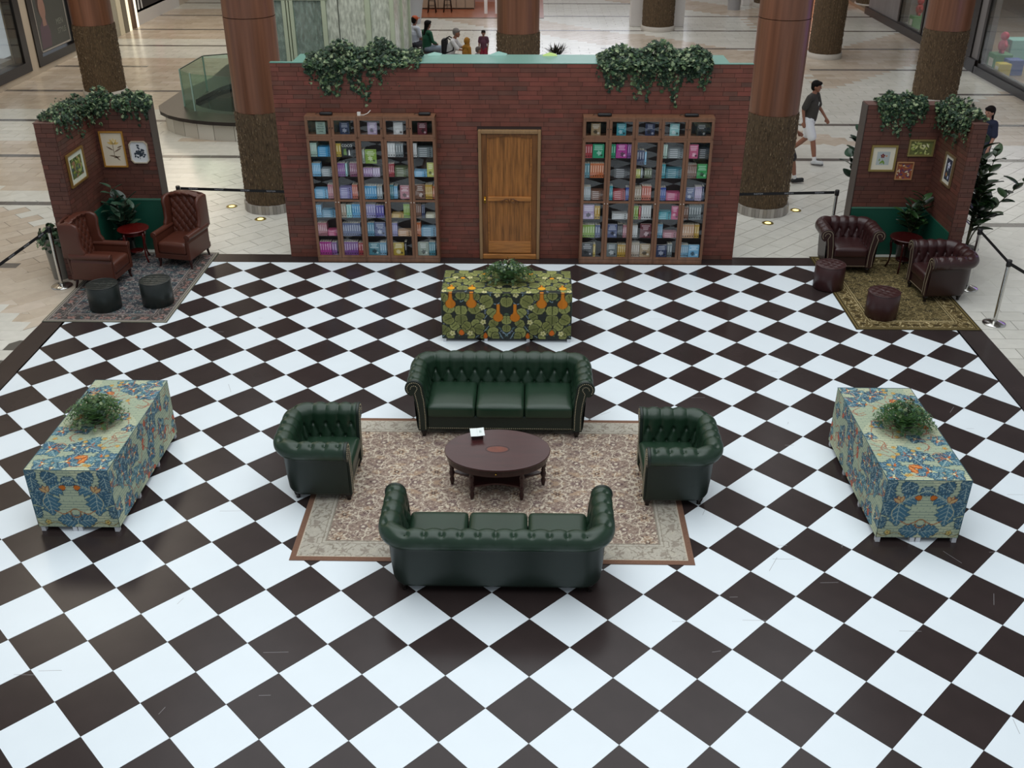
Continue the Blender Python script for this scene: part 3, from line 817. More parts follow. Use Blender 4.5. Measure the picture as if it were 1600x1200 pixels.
def spiral(cx, cz, r, t0, t1, sg, n=14, yy=-.055):
    return [(cx + sg * r * (1 - .75 * k / n) * math.cos(t0 + (t1 - t0) * k / n), yy, cz + r * (1 - .75 * k / n) * math.sin(t0 + (t1 - t0) * k / n)) for k in range(n + 1)]
for sg in (-1, 1):
    b.tube(spiral(sg * .055, .985, .04, 2.6, -3.5, sg), .006, 5); b.tube(spiral(sg * .125, .975, .028, 2.8, -3.2, sg), .005, 5)
    b.tube([(0, -.055, 1.02), (sg * .06, -.055, 1.03), (sg * .12, -.055, 1.0), (sg * .18, -.055, .985)], [.004, .009, .007, .002], 5)
b.ball((0, -.058, 1.0), (.018, .01, .026), 8, 6)
b.build('carved_ornament', M_pine3, dr)
M_brass = mat('brass', '#c9a046', .25, 1.0)
h_ = MB().box(-.409, -.381, -.046, -.04, .95, 1.07); h_.lathe([(0.0, 0), (.012, .004), (.015, .02), (.022, .035), (.02, .05), (.0, .056)], seg=12)
V = h_.v[-1]; V2 = V.copy(); V2[:, 1] = -V[:, 2] - .045; V2[:, 2] = V[:, 1] + 1.02; V2[:, 0] = V[:, 0] - .395; h_.v[-1] = V2
h_.build('door_handle', M_brass, dr, fix=True)

# ------------------------------------------------------------------ bookcases
M_case = mat('bookcase_wood', '#77533d', 0.42, noise=.18, nscale=4, stretch=(5, 5, .5))
M_caseD = mat('bookcase_inside', '#241a15', 0.6)
M_bglass = glass_mat('bookcase_glass', (.98, .985, .985, 1), 0.0, ior=1.5)
M_knob = mat('knob', '#d8d4cc', .3, .6)
SH = [2.08, 1.745, 1.43, 1.07, .755, .445, .115]      # top faces of the shelves, upper cell first
def cabinet(x0, n, lb, yf=9.86, side=''):
    wdt = 0.4 * n
    t = thing('bookcase', lb, 'bookcase', (x0, yf, 0), group=None)
    D = .225
    MB().box(0.001, .018, .02, D, 0, 2.37).build('side_panel', M_case, t)
    MB().box(wdt - .018, wdt - .001, .02, D, 0, 2.37).build('side_panel', M_case, t)
    if n == 2: MB().box(wdt / 2 - .009, wdt / 2 + .009, .03, D - .01, .1, 2.34).build('divider', M_caseD, t)
    MB().box(0.001, wdt - .001, .0, D, 2.345, 2.375).build('top_panel', M_case, t)
    MB().box(.018, wdt - .018, D - .008, D, 0.02, 2.345).build('back_panel', M_caseD, t)
    MB().box(.018, wdt - .018, .01, .03, 0, .075).build('plinth', M_case, t)
    MB().box(.018, wdt - .018, .0, D, 2.03, 2.06).build('middle_board', M_case, t)
    for k, z in enumerate(SH):
        zz = z
        if n == 1 and k == 1: zz = 1.64
        MB().box(.018, wdt - .018, .03, D - .01, zz - .016, zz).build('shelf', M_caseD if k else M_case, t)
    for d in range(n):
        xa, xb = d * .4 + .003, (d + 1) * .4 - .003
        for (z0, z1, rails) in ((2.062, 2.343, []), (.08, 2.028, [1.04])):
            st = .042
            f = MB().box(xa, xa + st, 0, .018, z0, z1).box(xb - st, xb, 0, .018, z0, z1).box(xa + st, xb - st, 0, .018, z1 - .030, z1).box(xa + st, xb - st, 0, .018, z0, z0 + .036)
            for r_ in rails: f.box(xa + st, xb - st, 0.001, .017, r_ - .016, r_ + .016)
            dd = f.build('door', M_case, t)
            MB().box(xa + st - .004, xb - st + .004, .007, .010, z0 + .03, z1 - .03).build('glass_pane', M_bglass, dd)
            kx = (xb - .02) if (d == 0 and n == 2) or n == 1 else (xa + .02)
            kz = 1.02 if rails else 2.2
            MB().ball((kx, -.012, kz), (.009, .012, .009), 8, 6).build('knob', M_knob if rails else M_caseD, dd)
    return t

BOOKCOL = {'mint': '#9dbcae', 'blue': '#2f94cc', 'yellow': '#c0a02c', 'ink': '#23282c', 'sage': '#8f9c8c', 'lime': '#86ab36', 'white': '#c3c6c4', 'grey': '#6f7a7c', 'cream': '#c6c2a4',
           'sky': '#6db2dc', 'silver': '#9aa6aa', 'purple': '#7a3a90', 'aqua': '#8ccccc', 'plum': '#8c4468', 'mauve': '#a884b4', 'lilac': '#b8a4c8', 'red': '#b0343c', 'olive': '#5d6a44',
           'lemon': '#c4c866', 'lavender': '#8c88c0', 'orange': '#c8622c', 'rose': '#b8707c', 'coral': '#d0705c', 'navy': '#26345c', 'teal': '#3a8090', 'slate': '#5a6690', 'brown': '#7a5240',
           'peach': '#d0a078', 'pink': '#c8507c', 'violet': '#6058b0', 'emerald': '#1f9c6c', 'magenta': '#b0268c', 'steel': '#5f98b8', 'indigo': '#2c4ca8', 'gold': '#c89c34', 'tan': '#a88c64',
           'maroon': '#6a2430', 'charcoal': '#3c3e42', 'green': '#30a050', 'turquoise': '#35a0b0', 'black': '#15171a', 'beige': '#b0a08c'}
LCELL = [['f mint COLD/PEOPLE/MEMORY/LANE', 'f navy', 'f lilac', 'f white', 'f maroon'],
 ['v4 mint, h5 blue', 'v2 yellow, f ink COCO', 'v1 sage, f lime', 'v3 white, v3 grey', 'v2 white, h5 grey'],
 ['v5 sky, h4 silver', 'v4 purple, t1 aqua, v4 plum', 'v4 mauve, v3 lilac', 'v3 red, h5 olive', 'h3 sky, f lemon, v2 lavender'],
 ['h5 sky, v4 rose', 'h6 lavender, v4 coral', 'v5 blue, v2 silver', 'v2 teal, t2 sky, f rose', 'f brown, v4 gold, v1 orange'],
 ['v3 sky, h4 steel', 'v2 beige, v2 aqua, v4 blue', 'v4 lavender, v3 violet', 'h2 gold, v4 lime', 'v3 brown, v2 navy, h2 cream'],
 ['v5 rose, h3 pink', 'v8 slate', 'v3 steel, f slate', 'v3 lavender, h3 peach', 'v2 orange, h5 steel'],
 ['v5 magenta, v3 purple', 'v6 purple, v2 red', 'f teal, v3 steel', 'f yellow, v1 black', 'f sage, v3 teal']]
RCELL = [['f tan', 'f turquoise', 'f navy', 'f aqua', 'f black'],
 ['v3 red, f emerald', 'v2 emerald, f magenta, v2 purple', 'v3 navy, t1 sky', 'v2 mint, h5 grey', 'f pink, h5 charcoal'],
 ['v2 teal, v6 orange', 'h5 charcoal', 'v2 lemon, t1 silver, v3 olive', 'v2 turquoise, h5 teal', 'v5 brown, f green'],
 ['v4 silver, h5 brown', 'v2 turquoise, h5 red, v3 indigo', 'v3 beige, v4 coral', 'v3 indigo, h4 pink', 'f slate, v4 lilac, v2 navy'],
 ['f lilac, v2 gold', 'h3 white', 'v2 lime, v1 red, v4 white', 'h4 turquoise, f pink', 'v2 brown, v5 grey'],
 ['v5 lime, v2 slate', 'f slate, v3 charcoal, v2 rose', 't3 white, f maroon', 'v3 steel, h3 rose', 'v5 peach, v2 gold'],
 ['f charcoal, v1 yellow', 'f grey, v4 gold', 'v4 beige, f tan', 'f navy, v2 grey', 'v4 steel, f sky']]
ORD = ['first', 'second', 'third', 'fourth', 'fifth']
ROWN = ['top', 'second', 'third', 'fourth', 'fifth', 'sixth', 'bottom']
M_page = mat('book_pages', '#cfc8b4', .8)
def book_mat(c):
    return mat('book_' + c, BOOKCOL[c], .38, spec=.5)
def lighter(c, k):
    h = BOOKCOL[c].lstrip('#'); v = [int(h[i:i + 2], 16) for i in (0, 2, 4)]
    v = [min(255, max(0, int(x + (255 - x) * k if k > 0 else x * (1 + k)))) for x in v]
    return '#%02x%02x%02x' % tuple(v)
BM = {}
BOOKCOL = {k: '#%02x%02x%02x' % tuple(int(.86 * int(v[i:i + 2], 16) + .14 * sum(int(v[j:j + 2], 16) for j in (1, 3, 5)) / 3 + 4) for i in (1, 3, 5)) for k, v in BOOKCOL.items()}
def book_mesh(kind, c, th, h, d=.14, var=0):
    key = (kind, c, round(th, 3), round(h, 3), var)
    if key in BM: return BM[key]
    b = MB()
    ml = mat('book_%s_light' % c, lighter(c, .55), .4); md = mat('book_%s_dark' % c, lighter(c, -.5), .4)
    mats = [book_mat(c), M_page, ml, md]
    if kind == 'f':          # cover faces -y : width th, thickness .03
        b.box(0, th, 0, .003, 0, h).box(0, th, .027, .03, 0, h).box(0, .003, .003, .027, 0, h).box(.003, th - .004, .003, .027, .004, h - .004, mi=1)
        r_ = random.Random(hash(key) % 9999 if False else sum(map(ord, c)) + var)
        if var != 9:
            zs = [.83, .70, .58]
            for q, z in enumerate(zs):
                w_ = r_.uniform(.45, .8) * th; x = (th - w_) / 2
                b.box(x, x + w_, -.0006, 0, h * z, h * z + h * .075, mi=2)
            cx, cz = th * r_.uniform(.4, .6), h * r_.uniform(.26, .36)
            n_ = r_.choice([5, 6, 8]); pts = []
            for k in range(n_ * 2):
                rr_ = th * (.27 if k % 2 else r_.uniform(.12, .2)); a = PI * k / n_
                pts.append((cx + rr_ * math.cos(a), cz + rr_ * math.sin(a)))
            b.prism(pts, -.0006, 0, 'y', mi=2 if var % 2 else 3)
            b.prism([(th * .78 + .018 * math.cos(2 * PI * k / 10), h * .2 + .018 * math.sin(2 * PI * k / 10)) for k in range(10)], -.0009, -.0003, 'y', mi=3 if var % 2 else 2)
    elif kind == 'h':        # lying: spine faces -y, thickness th up, length h along x
        b.box(0, h, 0, .003, 0, th).box(0, h, .003, d, 0, .002).box(0, h, .003, d, th - .002, th).box(.003, h - .003, .003, d - .004, .002, th - .002, mi=1)
        b.box(h * .12, h * .62, -.0005, 0, th * .3, th * .7, mi=2).box(h * .78, h * .9, -.0005, 0, th * .2, th * .8, mi=3)
    else:                    # standing, spine faces -y
        b.box(0, th, 0, .003, 0, h).box(0, .002, .003, d, 0, h).box(th - .002, th, .003, d, 0, h).box(.002, th - .002, .003, d - .004, .003, h - .003, mi=1)
        b.box(th * .3, th * .7, -.0005, 0, h * .38, h * .86, mi=2).box(th * .2, th * .8, -.0005, 0, h * .08, h * .18, mi=3)
    me = b.mesh('book', mats); BM[key] = me
    return me
books = []   # (area, mesh, loc, roty, label, group, text)
def fill_case(cells, X0, side):
    sd = 'left' if side == 'L' else 'right'
    for r in range(7):
        for c in range(5):
            z = SH[r]
            if c == 2 and r == 1: z = 1.64
            zt = 2.32 if r == 0 else (1.99 if r == 1 else SH[r - 1] - .03)
            if c == 2 and r == 2: zt = 1.60
            Hc = zt - z
            xa = X0 + c * .4 + .045; xb = X0 + c * .4 + .358; x = xa
            spec = cells[r][c].split(', ')
            est = sum({'v': .0255 * int(q[1:2] or 1) if q[1:2].isdigit() else .0255, 'h': .205, 'f': .15, 't': .08}[q[0]] for q in spec)
            kf = max(1.0, min(1.5, .305 / est)) if r else 1.0
            for si, s_ in enumerate(spec):
                p = s_.split(); k = p[0][0]; n = int(p[0][1:] or 1); col = p[1]; txt = p[2] if len(p) > 2 else None
                rr_ = random.Random(r * 50 + c * 7 + si + (900 if side == 'R' else 0))
                hh = min(Hc - .03, rr_.uniform(.205, .235))
                where = '%s shelf, %s column of the %s bookcase' % (ROWN[r], ORD[c], sd)
                grp = '%s books, %s' % (col, where)
                y = 9.86 + .024
                if k == 'v':
                    th = rr_.uniform(.0225, .0275) * kf
                    lb = '%s book upright on the %s' % (col, where)
                    for q in range(n):
                        if x + th > xb + .004: break
                        books.append((th * hh, book_mesh('v', col, th, hh), (x, y, z), 0, lb, grp if n > 1 else None, None)); x += th + .0018
                    x += .006
                elif k == 'h':
                    wd = min(xb - x, rr_.uniform(.19, .21) * min(1.2, kf)); th = min(.03, (Hc - .03) / n)
                    lb = '%s book in a lying stack on the %s' % (col, where)
                    x_ = x
                    if si == 0 and len(spec) == 1: x_ = x + .06
                    for q in range(n):
                        books.append((th * wd, book_mesh('h', col, th - .001, wd), (x_ + rr_.uniform(0, .006), y, z + q * th), 0, lb, grp if n > 1 else None, None))
                    x += wd + .008
                elif k == 'f':
                    wd = min(.175, .14 * kf) if r else .145
                    if txt == 'COCO': wd = .175; hh = Hc - .03
                    if r == 0: hh = .19; x = xa + rr_.uniform(.07, .12)
                    wd = min(wd, xb - x) if not txt else wd
                    nm = 'book facing out on the %s' % where
                    v = 9 if txt else (r + c) % 4
                    books.append((wd * hh, book_mesh('f', col, wd, hh, var=v), (x, y + (.05 if r == 0 else 0), z), 0, '%s %s' % (col, nm), None, txt)); x += wd + .008
                elif k == 't':
                    th = .026; hh = min(hh, .2); a = .22
                    lb = '%s book leaning on the %s' % (col, where)
                    for q in range(n):
                        books.append((th * hh, book_mesh('v', col, th, hh), (x, y, z + th * math.sin(a) if a > 0 else z), -a, lb, grp if n > 1 else None, None)); x += th / math.cos(a) + .002
                    x += .006 + (hh * math.sin(a)) * .75
for (X0, cells, side) in ((-3.50, LCELL, 'L'), (0.765, RCELL, 'R')):
    sd = 'left' if side == 'L' else 'right'
    cabinet(X0, 2, 'leftmost two-door cabinet of the %s glazed bookcase' % sd)
    cabinet(X0 + .8, 1, 'narrow single-door middle cabinet of the %s glazed bookcase' % sd)
    cabinet(X0 + 1.2, 2, 'rightmost two-door cabinet of the %s glazed bookcase' % sd)
    fill_case(cells, X0, side)
books.sort(key=lambda t: -t[0])
rest_b = MB(); rest_mats = []
M_ink = mat('cover_ink', '#23302c', .5); M_whiteink = mat('cover_white', '#e6e6e2', .5)
for k, (ar, me, loc, ry, lb, grp, txt) in enumerate(books):
    if k < 300:
        o = link_mesh('book', me, None, loc); o.rotation_euler = (0, -ry, 0)
        tag(o, lb, 'book', grp)
        if txt:
            wd = max(v.co.x for v in me.vertices); hh = max(v.co.z for v in me.vertices)
            L = txt.split('/')
            for q, ln in enumerate(L):
                if len(L) > 1: text_mesh(ln, .036, 'cover_lettering', M_ink, o, (wd / 2, -.001, hh * (.84 - .2 * q)), (PI / 2, 0, 0), sx=.8)
                else:
                    text_mesh(ln, .058, 'cover_lettering', M_whiteink, o, (wd / 2, -.001, hh * .80), (PI / 2, 0, 0), sx=.95)
                    MB().prism([(wd * .15, hh * .12), (wd * .45, hh * .12), (wd * .4, hh * .6), (wd * .2, hh * .55)], -.0008, 0, 'y').build('cover_figure', mat('cover_green', '#6f8f4a', .5), o)
                    MB().prism([(wd * .6, hh * .1), (wd * .75, hh * .1), (wd * .7, hh * .5), (wd * .64, hh * .5)], -.0008, 0, 'y').build('cover_figure', M_whiteink, o)
    else:
        V = np.array([v.co[:] for v in me.vertices]) + np.array(loc)
        base_i = len(rest_mats)
        idxs = []
        for m in me.materials:
            if m not in rest_mats: rest_mats.append(m)
            idxs.append(rest_mats.index(m))
        F = [tuple(p.vertices) for p in me.polygons]; MI = [idxs[p.material_index] for p in me.polygons]
        off = rest_b.n; rest_b.v.append(V); rest_b.n += len(V)
        for f, mi in zip(F, MI): rest_b.f.append(tuple(i + off for i in f)); rest_b.m.append(mi); rest_b.sm.append(False)
print('books', len(books))
if rest_b.n:
    tag(rest_b.build('books', rest_mats), 'smallest books in lying stacks and rows behind the bookcase glass', 'books', kind='stuff')

# lamps and a hook lying on the bookcase tops
M_lampb = mat('lamp_black', '#141213', .35)
def case_lamp(x, y, lb, L=.2, cable=None):
    t = thing('clip_lamp', lb, 'lamp', (x, y, 2.375))
    V, F = rbox(0, 0, .028, L, .07, .05, .02, n=5)
    MB().add(V, F, 0, True).build('lamp_head', M_lampb, t)
    MB().tube([(-L / 2, 0.0, .02), (-L / 2 - .04, .01, .03), (-L / 2 - .07, .03, .012)], .004, 6).build('cable', M_lampb, t)
case_lamp(-3.17, 9.93, 'black bar lamp on the left end of the left bookcase top')
case_lamp(-1.66, 9.94, 'black bar lamp on the right end of the left bookcase top', .19)
case_lamp(1.09, 9.93, 'black bar lamp on the left end of the right bookcase top', .22)
case_lamp(2.41, 9.93, 'black bar lamp on the right end of the right bookcase top', .22)
t = thing('lamp_bracket', 'white bent lamp bracket on top of the left bookcase', 'bracket', (-2.66, 9.93, 2.375))
MB().tube([(0, 0, .006), (.07, 0, .006), (.13, .02, .03), (.17, .04, .07)], .006, 6).box(-.03, 0.02, -.02, .02, 0, .05).build('arm', mat('white_plastic', '#d8d6cf', .4), t)

# ------------------------------------------------------------------ booths
M_bgreen = mat('booth_green', '#0c4636', .5)
def booth(side):
    sx = -1 if side == 'L' else 1
    nm = 'left' if side == 'L' else 'right'
    t = thing('booth_wall', 'L-shaped brown brick booth wall with green dado, on the %s' % nm, 'wall', (0, 0, 0))
    if side == 'L':
        wall_panel(t, -7.29, -7.0, 9.05, 10.65, 2.45, 'nwes', seed=21, bm_=M_bbrick)
        wall_panel(t, -7.0, -6.09, 10.40, 10.65, 2.45, 'nse', seed=31, bm_=M_bbrick)
        MB().box(-6.98, -6.09, 10.37, 10.392, 0, .86).build('green_dado', M_bgreen, t)
        MB().box(-6.98, -6.09, 10.362, 10.392, .86, .885).build('dado_rail', mat('dado_rail', '#3c6a58', .5), t)
        MB().box(-6.992, -6.97, 9.06, 10.37, 0, .86).build('green_dado', M_bgreen, t)
        MB().box(-6.086, -6.078, 10.38, 10.66, 0, 2.45).build('panel_edge', M_trimwood, t)
        MB().box(-7.3, -6.08, 10.39, 10.66, 2.45, 2.46).box(-7.3, -6.99, 9.04, 10.39, 2.45, 2.46).build('top_cap', mat('booth_cap', '#5d4038', .6), t)
    else:
        wall_panel(t, 6.40, 6.60, 9.24, 10.65, 2.45, 'nwes', seed=41, bm_=M_bbrick)
        wall_panel(t, 5.21, 6.40, 10.40, 10.65, 2.45, 'nsw', seed=51, bm_=M_bbrick)
        MB().box(5.21, 6.38, 10.37, 10.392, 0, .79).build('green_dado', M_bgreen, t)
        MB().box(5.21, 6.38, 10.362, 10.392, .79, .81).build('dado_rail', mat('dado_rail', '#3c6a58', .5), t)
        MB().box(6.37, 6.39, 9.26, 10.37, 0, .79).build('green_dado', M_bgreen, t)
        MB().box(5.19, 5.2, 10.38, 10.66, 0, 2.45).build('panel_edge', M_trimwood, t)
        MB().box(5.2, 6.61, 10.39, 10.66, 2.45, 2.46).box(6.39, 6.61, 9.23, 10.39, 2.45, 2.46).build('top_cap', mat('booth_cap', '#5d4038', .6), t)
    return t
booth('L'); booth('R')

# pictures: local frame plane is x (along), z (up), facing -y
def picture(lb, w_, h_, loc, rz, fc, matc, mw, art, octo=False, fw_=.022):
    t = thing('framed_picture', lb, 'picture', loc, rz)
    M_f = mat('frame_' + fc, fc, .35, .4)
    def outline(a, b_):
        if not octo: return [(-a, -b_), (a, -b_), (a, b_), (-a, b_)]
        c_ = .30 * a
        return [(-a + c_, -b_), (a - c_, -b_), (a, -b_ + c_ * 1.1), (a, b_ - c_ * 1.1), (a - c_, b_), (-a + c_, b_), (-a, b_ - c_ * 1.1), (-a, -b_ + c_ * 1.1)]
    o = outline(w_ / 2, h_ / 2); i = outline(w_ / 2 - fw_, h_ / 2 - fw_); n = len(o)
    f = MB()
    for k in range(n):
        k2 = (k + 1) % n
        f.prism([o[k], o[k2], i[k2], i[k]], -.03, 0, 'y')
    f.build('frame', M_f, t, fix=True)
    MB().prism(i, -.012, -.002, 'y').build('mount', mat('mount_' + matc, matc, .7), t)
    aw, ah = w_ / 2 - fw_ - mw, h_ / 2 - fw_ - mw
    art(t, aw, ah)
    return t
def leafp(cx, cz, a, L, W, n=6):
    p = []
    for k in range(n + 1): s_ = k / n; p.append((L * s_, W * math.sin(PI * s_) / 2))
    for k in range(n - 1, 0, -1): s_ = k / n; p.append((L * s_, -W * math.sin(PI * s_) / 2))
    c, sn = math.cos(a), math.sin(a)
    return [(cx + x * c - z * sn, cz + x * sn + z * c) for x, z in p]
def pr(b, pts, mi=0, d=.0135): b.prism(pts, -d, -.012, 'y', mi=mi)
def art_panel(t, aw, ah, bg):
    MB().box(-aw, aw, -.0125, -.011, -ah, ah).build('print', mat('print_' + bg, bg, .6), t)
def art_lily(t, aw, ah):
    b = MB(); ms = [mat('ink_yellow', '#c9a860', .7), mat('ink_brown', '#6f5b49', .7), mat('ink_pale', '#d8c79a', .7)]
    for a in (.3, .9, 1.5, 2.1, 2.8): pr(b, leafp(.01, .08, a, .1, .035), 0)
    for a in (1.2, 1.8): pr(b, leafp(.02, .09, a, .09, .02), 2, .0145)
    b.box(-.004, .004, -.013, -.012, -.14, .08, 1)
    for (x, z, a, L) in [(0, -.05, .5, .15), (0, -.02, 2.6, .13), (.05, -.12, 3.0, .14), (0, -.1, -.8, .12), (.06, .02, .4, .1), (-.02, -.14, .2, .12)]: pr(b, leafp(x, z, a, L, .022), 1)
    b.build('print', ms, t)
def art_blue(t, aw, ah):
    b = MB(); ms = [mat('ink_blueblack', '#28323c', .7)]
    r_ = random.Random(3)
    for k in range(34):
        a = r_.uniform(0, 6.28); q = r_.uniform(0, .85)
        pr(b, leafp(q * aw * .8 * math.cos(a), q * ah * .85 * math.sin(a), r_.uniform(0, 6.28), .045, .028), 0, .0132 + .0001 * k)
    b.box(-.003, .003, -.0135, -.012, -ah * .8, ah * .5)
    b.build('print', ms, t)
def art_mix(bg, cols, n, sz, seed):
    def f(t, aw, ah):
        art_panel(t, aw, ah, bg)
        b = MB(); ms = [mat('ink_' + c, c, .7) for c in cols]; r_ = random.Random(seed)
        for k in range(n):
            x, z = r_.uniform(-.85, .85) * aw, r_.uniform(-.9, .8) * ah
            b.prism([(min(aw, max(-aw, p)), min(ah, max(-ah, q))) for p, q in leafp(x, z, r_.uniform(0, 6.28), sz * r_.uniform(.6, 1.3), sz * .4)], -.0128 - .0001 * k, -.0122, 'y', mi=r_.randrange(len(cols)))
        b.build('painted_leaves', ms, t)
    return f
def art_flower(bg, petals, centre, cx=0, cz=.02, r=.035, extra=()):
    def f(t, aw, ah):
        art_panel(t, aw, ah, bg)
        b = MB(); ms = [mat('ink_' + c, c, .7) for c in (petals, centre, '#6f8f3c', '#b9773f')]
        for k in range(5): pr(b, leafp(cx, cz, PI / 2 + 2 * PI * k / 5, r, r * .7), 0, .0136)
        pr(b, [(cx + .008 * math.cos(k), cz + .008 * math.sin(k)) for k in range(6)], 1, .0145)
        b.box(cx - .002, cx + .002, -.0132, -.012, -ah, cz, 2)
        for (x, z, a, L, W, mi) in extra: pr(b, leafp(x, z, a, L, W), mi, .0138)
        b.build('painted_flower', ms, t)
    return f
# left booth: side wing faces +x (inner face x=-7.0+bricks); back panel faces -y (y=10.40)
YB = 10.389
picture('tall gold framed lily drawing on the left booth back wall', .385, .58, (-6.745, YB, 1.705), 0, '#b8863c', '#cbbfa8', .02, art_lily)
picture('octagonal framed blue botanical print on the left booth back wall', .30, .36, (-6.335, YB, 1.66), 0, '#c2b49c', '#c9cbcc', .02, art_blue, octo=True, fw_=.014)
picture('gold framed garden scene with white mount on the left booth side wing', .60, .50, (-6.985, 9.46, 1.69), PI / 2, '#8a6a34', '#c9cbb8', .07, art_mix('#55602f', ['#7c8a3c', '#3c4a26', '#8a6a4a', '#a0a860', '#4a5a50'], 60, .09, 5), fw_=.03)
picture('gold framed red flower picture with cream mount on the right booth', .41, .42, (5.575, YB, 1.62), 0, '#8f7c46', '#d2cbb8', .075,
        art_flower('#a9b0ae', '#6a1c3c', '#d8b84a', cx=-.01, cz=.04, r=.04, extra=[(-.05, -.09, .8, .08, .03, 2), (.03, -.1, 2.0, .08, .03, 2), (.03, .03, .4, .04, .02, 3), (-.06, -.05, 1.4, .05, .02, 2)]), fw_=.028)
picture('olive landscape picture of pale flowers on the right booth back wall', .40, .265, (6.145, YB, 1.79), 0, '#8f8450', '#6a6a36', .004, art_mix('#5f6334', ['#b8b878', '#8f9a4a', '#c8c49a', '#4a5228', '#a0a860'], 30, .07, 8), fw_=.024)
picture('small orange and purple flower picture on the right booth back wall', .27, .29, (5.945, YB, 1.42), 0, '#b98a62', '#8a4a2a', .003, art_mix('#8a4a30', ['#4a3458', '#b8824a', '#c9b89a', '#5a3a60', '#7a2f2a'], 32, .06, 9), fw_=.016)
picture('picture of a white flower on dark blue on the right booth side wing', .36, .48, (6.385, 9.74, 1.63), -PI / 2, '#7f6a4c', '#c4c0b2', .05,
        art_flower('#2c3040', '#c9cbe0', '#e0d070', cx=0, cz=.07, r=.055, extra=[(-.05, -.05, -1.2, .07, .03, 3), (.04, -.08, -1.6, .06, .03, 0), (.0, -.02, 2.3, .06, .02, 0)]), fw_=.026)
# ------------------------------------------------------------------ tufted leather furniture
def leather(name, c, rough=.36):
    return mat(name, c, rough, spec=.5, noise=.10, nscale=3, bump=.06, bscale=90)
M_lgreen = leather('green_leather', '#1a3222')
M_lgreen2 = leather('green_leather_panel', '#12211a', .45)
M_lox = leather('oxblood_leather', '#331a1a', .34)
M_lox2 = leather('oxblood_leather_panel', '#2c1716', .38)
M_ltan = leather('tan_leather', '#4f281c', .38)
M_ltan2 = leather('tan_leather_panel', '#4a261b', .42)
M_foot = mat('dark_foot', '#150d0a', .3)
M_nail = mat('nail_brass', '#c8bda0', .3, .9)

def u_path(hw, yb, yf, rc, step=.012):
    """inner line of a chesterfield: from the front of the left arm round the back to the front of the right arm.
    returns points, outward normals and arc length"""
    P = []; N = []
    def line(a, b, n):
        L = math.dist(a, b); m = max(2, int(L / step))
        for k in range(m): t = k / m; P.append((a[0] + (b[0] - a[0]) * t, a[1] + (b[1] - a[1]) * t)); N.append(n)
    def arc(c, a0, a1):
        m = max(10, int(abs(a1 - a0) * (rc + .12) / step))
        for k in range(m):
            a = a0 + (a1 - a0) * k / m; P.append((c[0] + rc * math.cos(a), c[1] + rc * math.sin(a))); N.append((math.cos(a), math.sin(a)))
    line((-hw, yf), (-hw, yb - rc), (-1, 0))
    i1 = len(P); arc((-hw + rc, yb - rc), PI, PI / 2); i2 = len(P)
    line((-hw + rc, yb), (hw - rc, yb), (0, 1))
    i3 = len(P); arc((hw - rc, yb - rc), PI / 2, 0); i4 = len(P)
    line((hw, yb - rc), (hw, yf), (1, 0)); P.append((hw, yf)); N.append((1, 0))
    P = np.array(P); N = np.array(N)
    return P, N, (i1, i2, i3, i4)

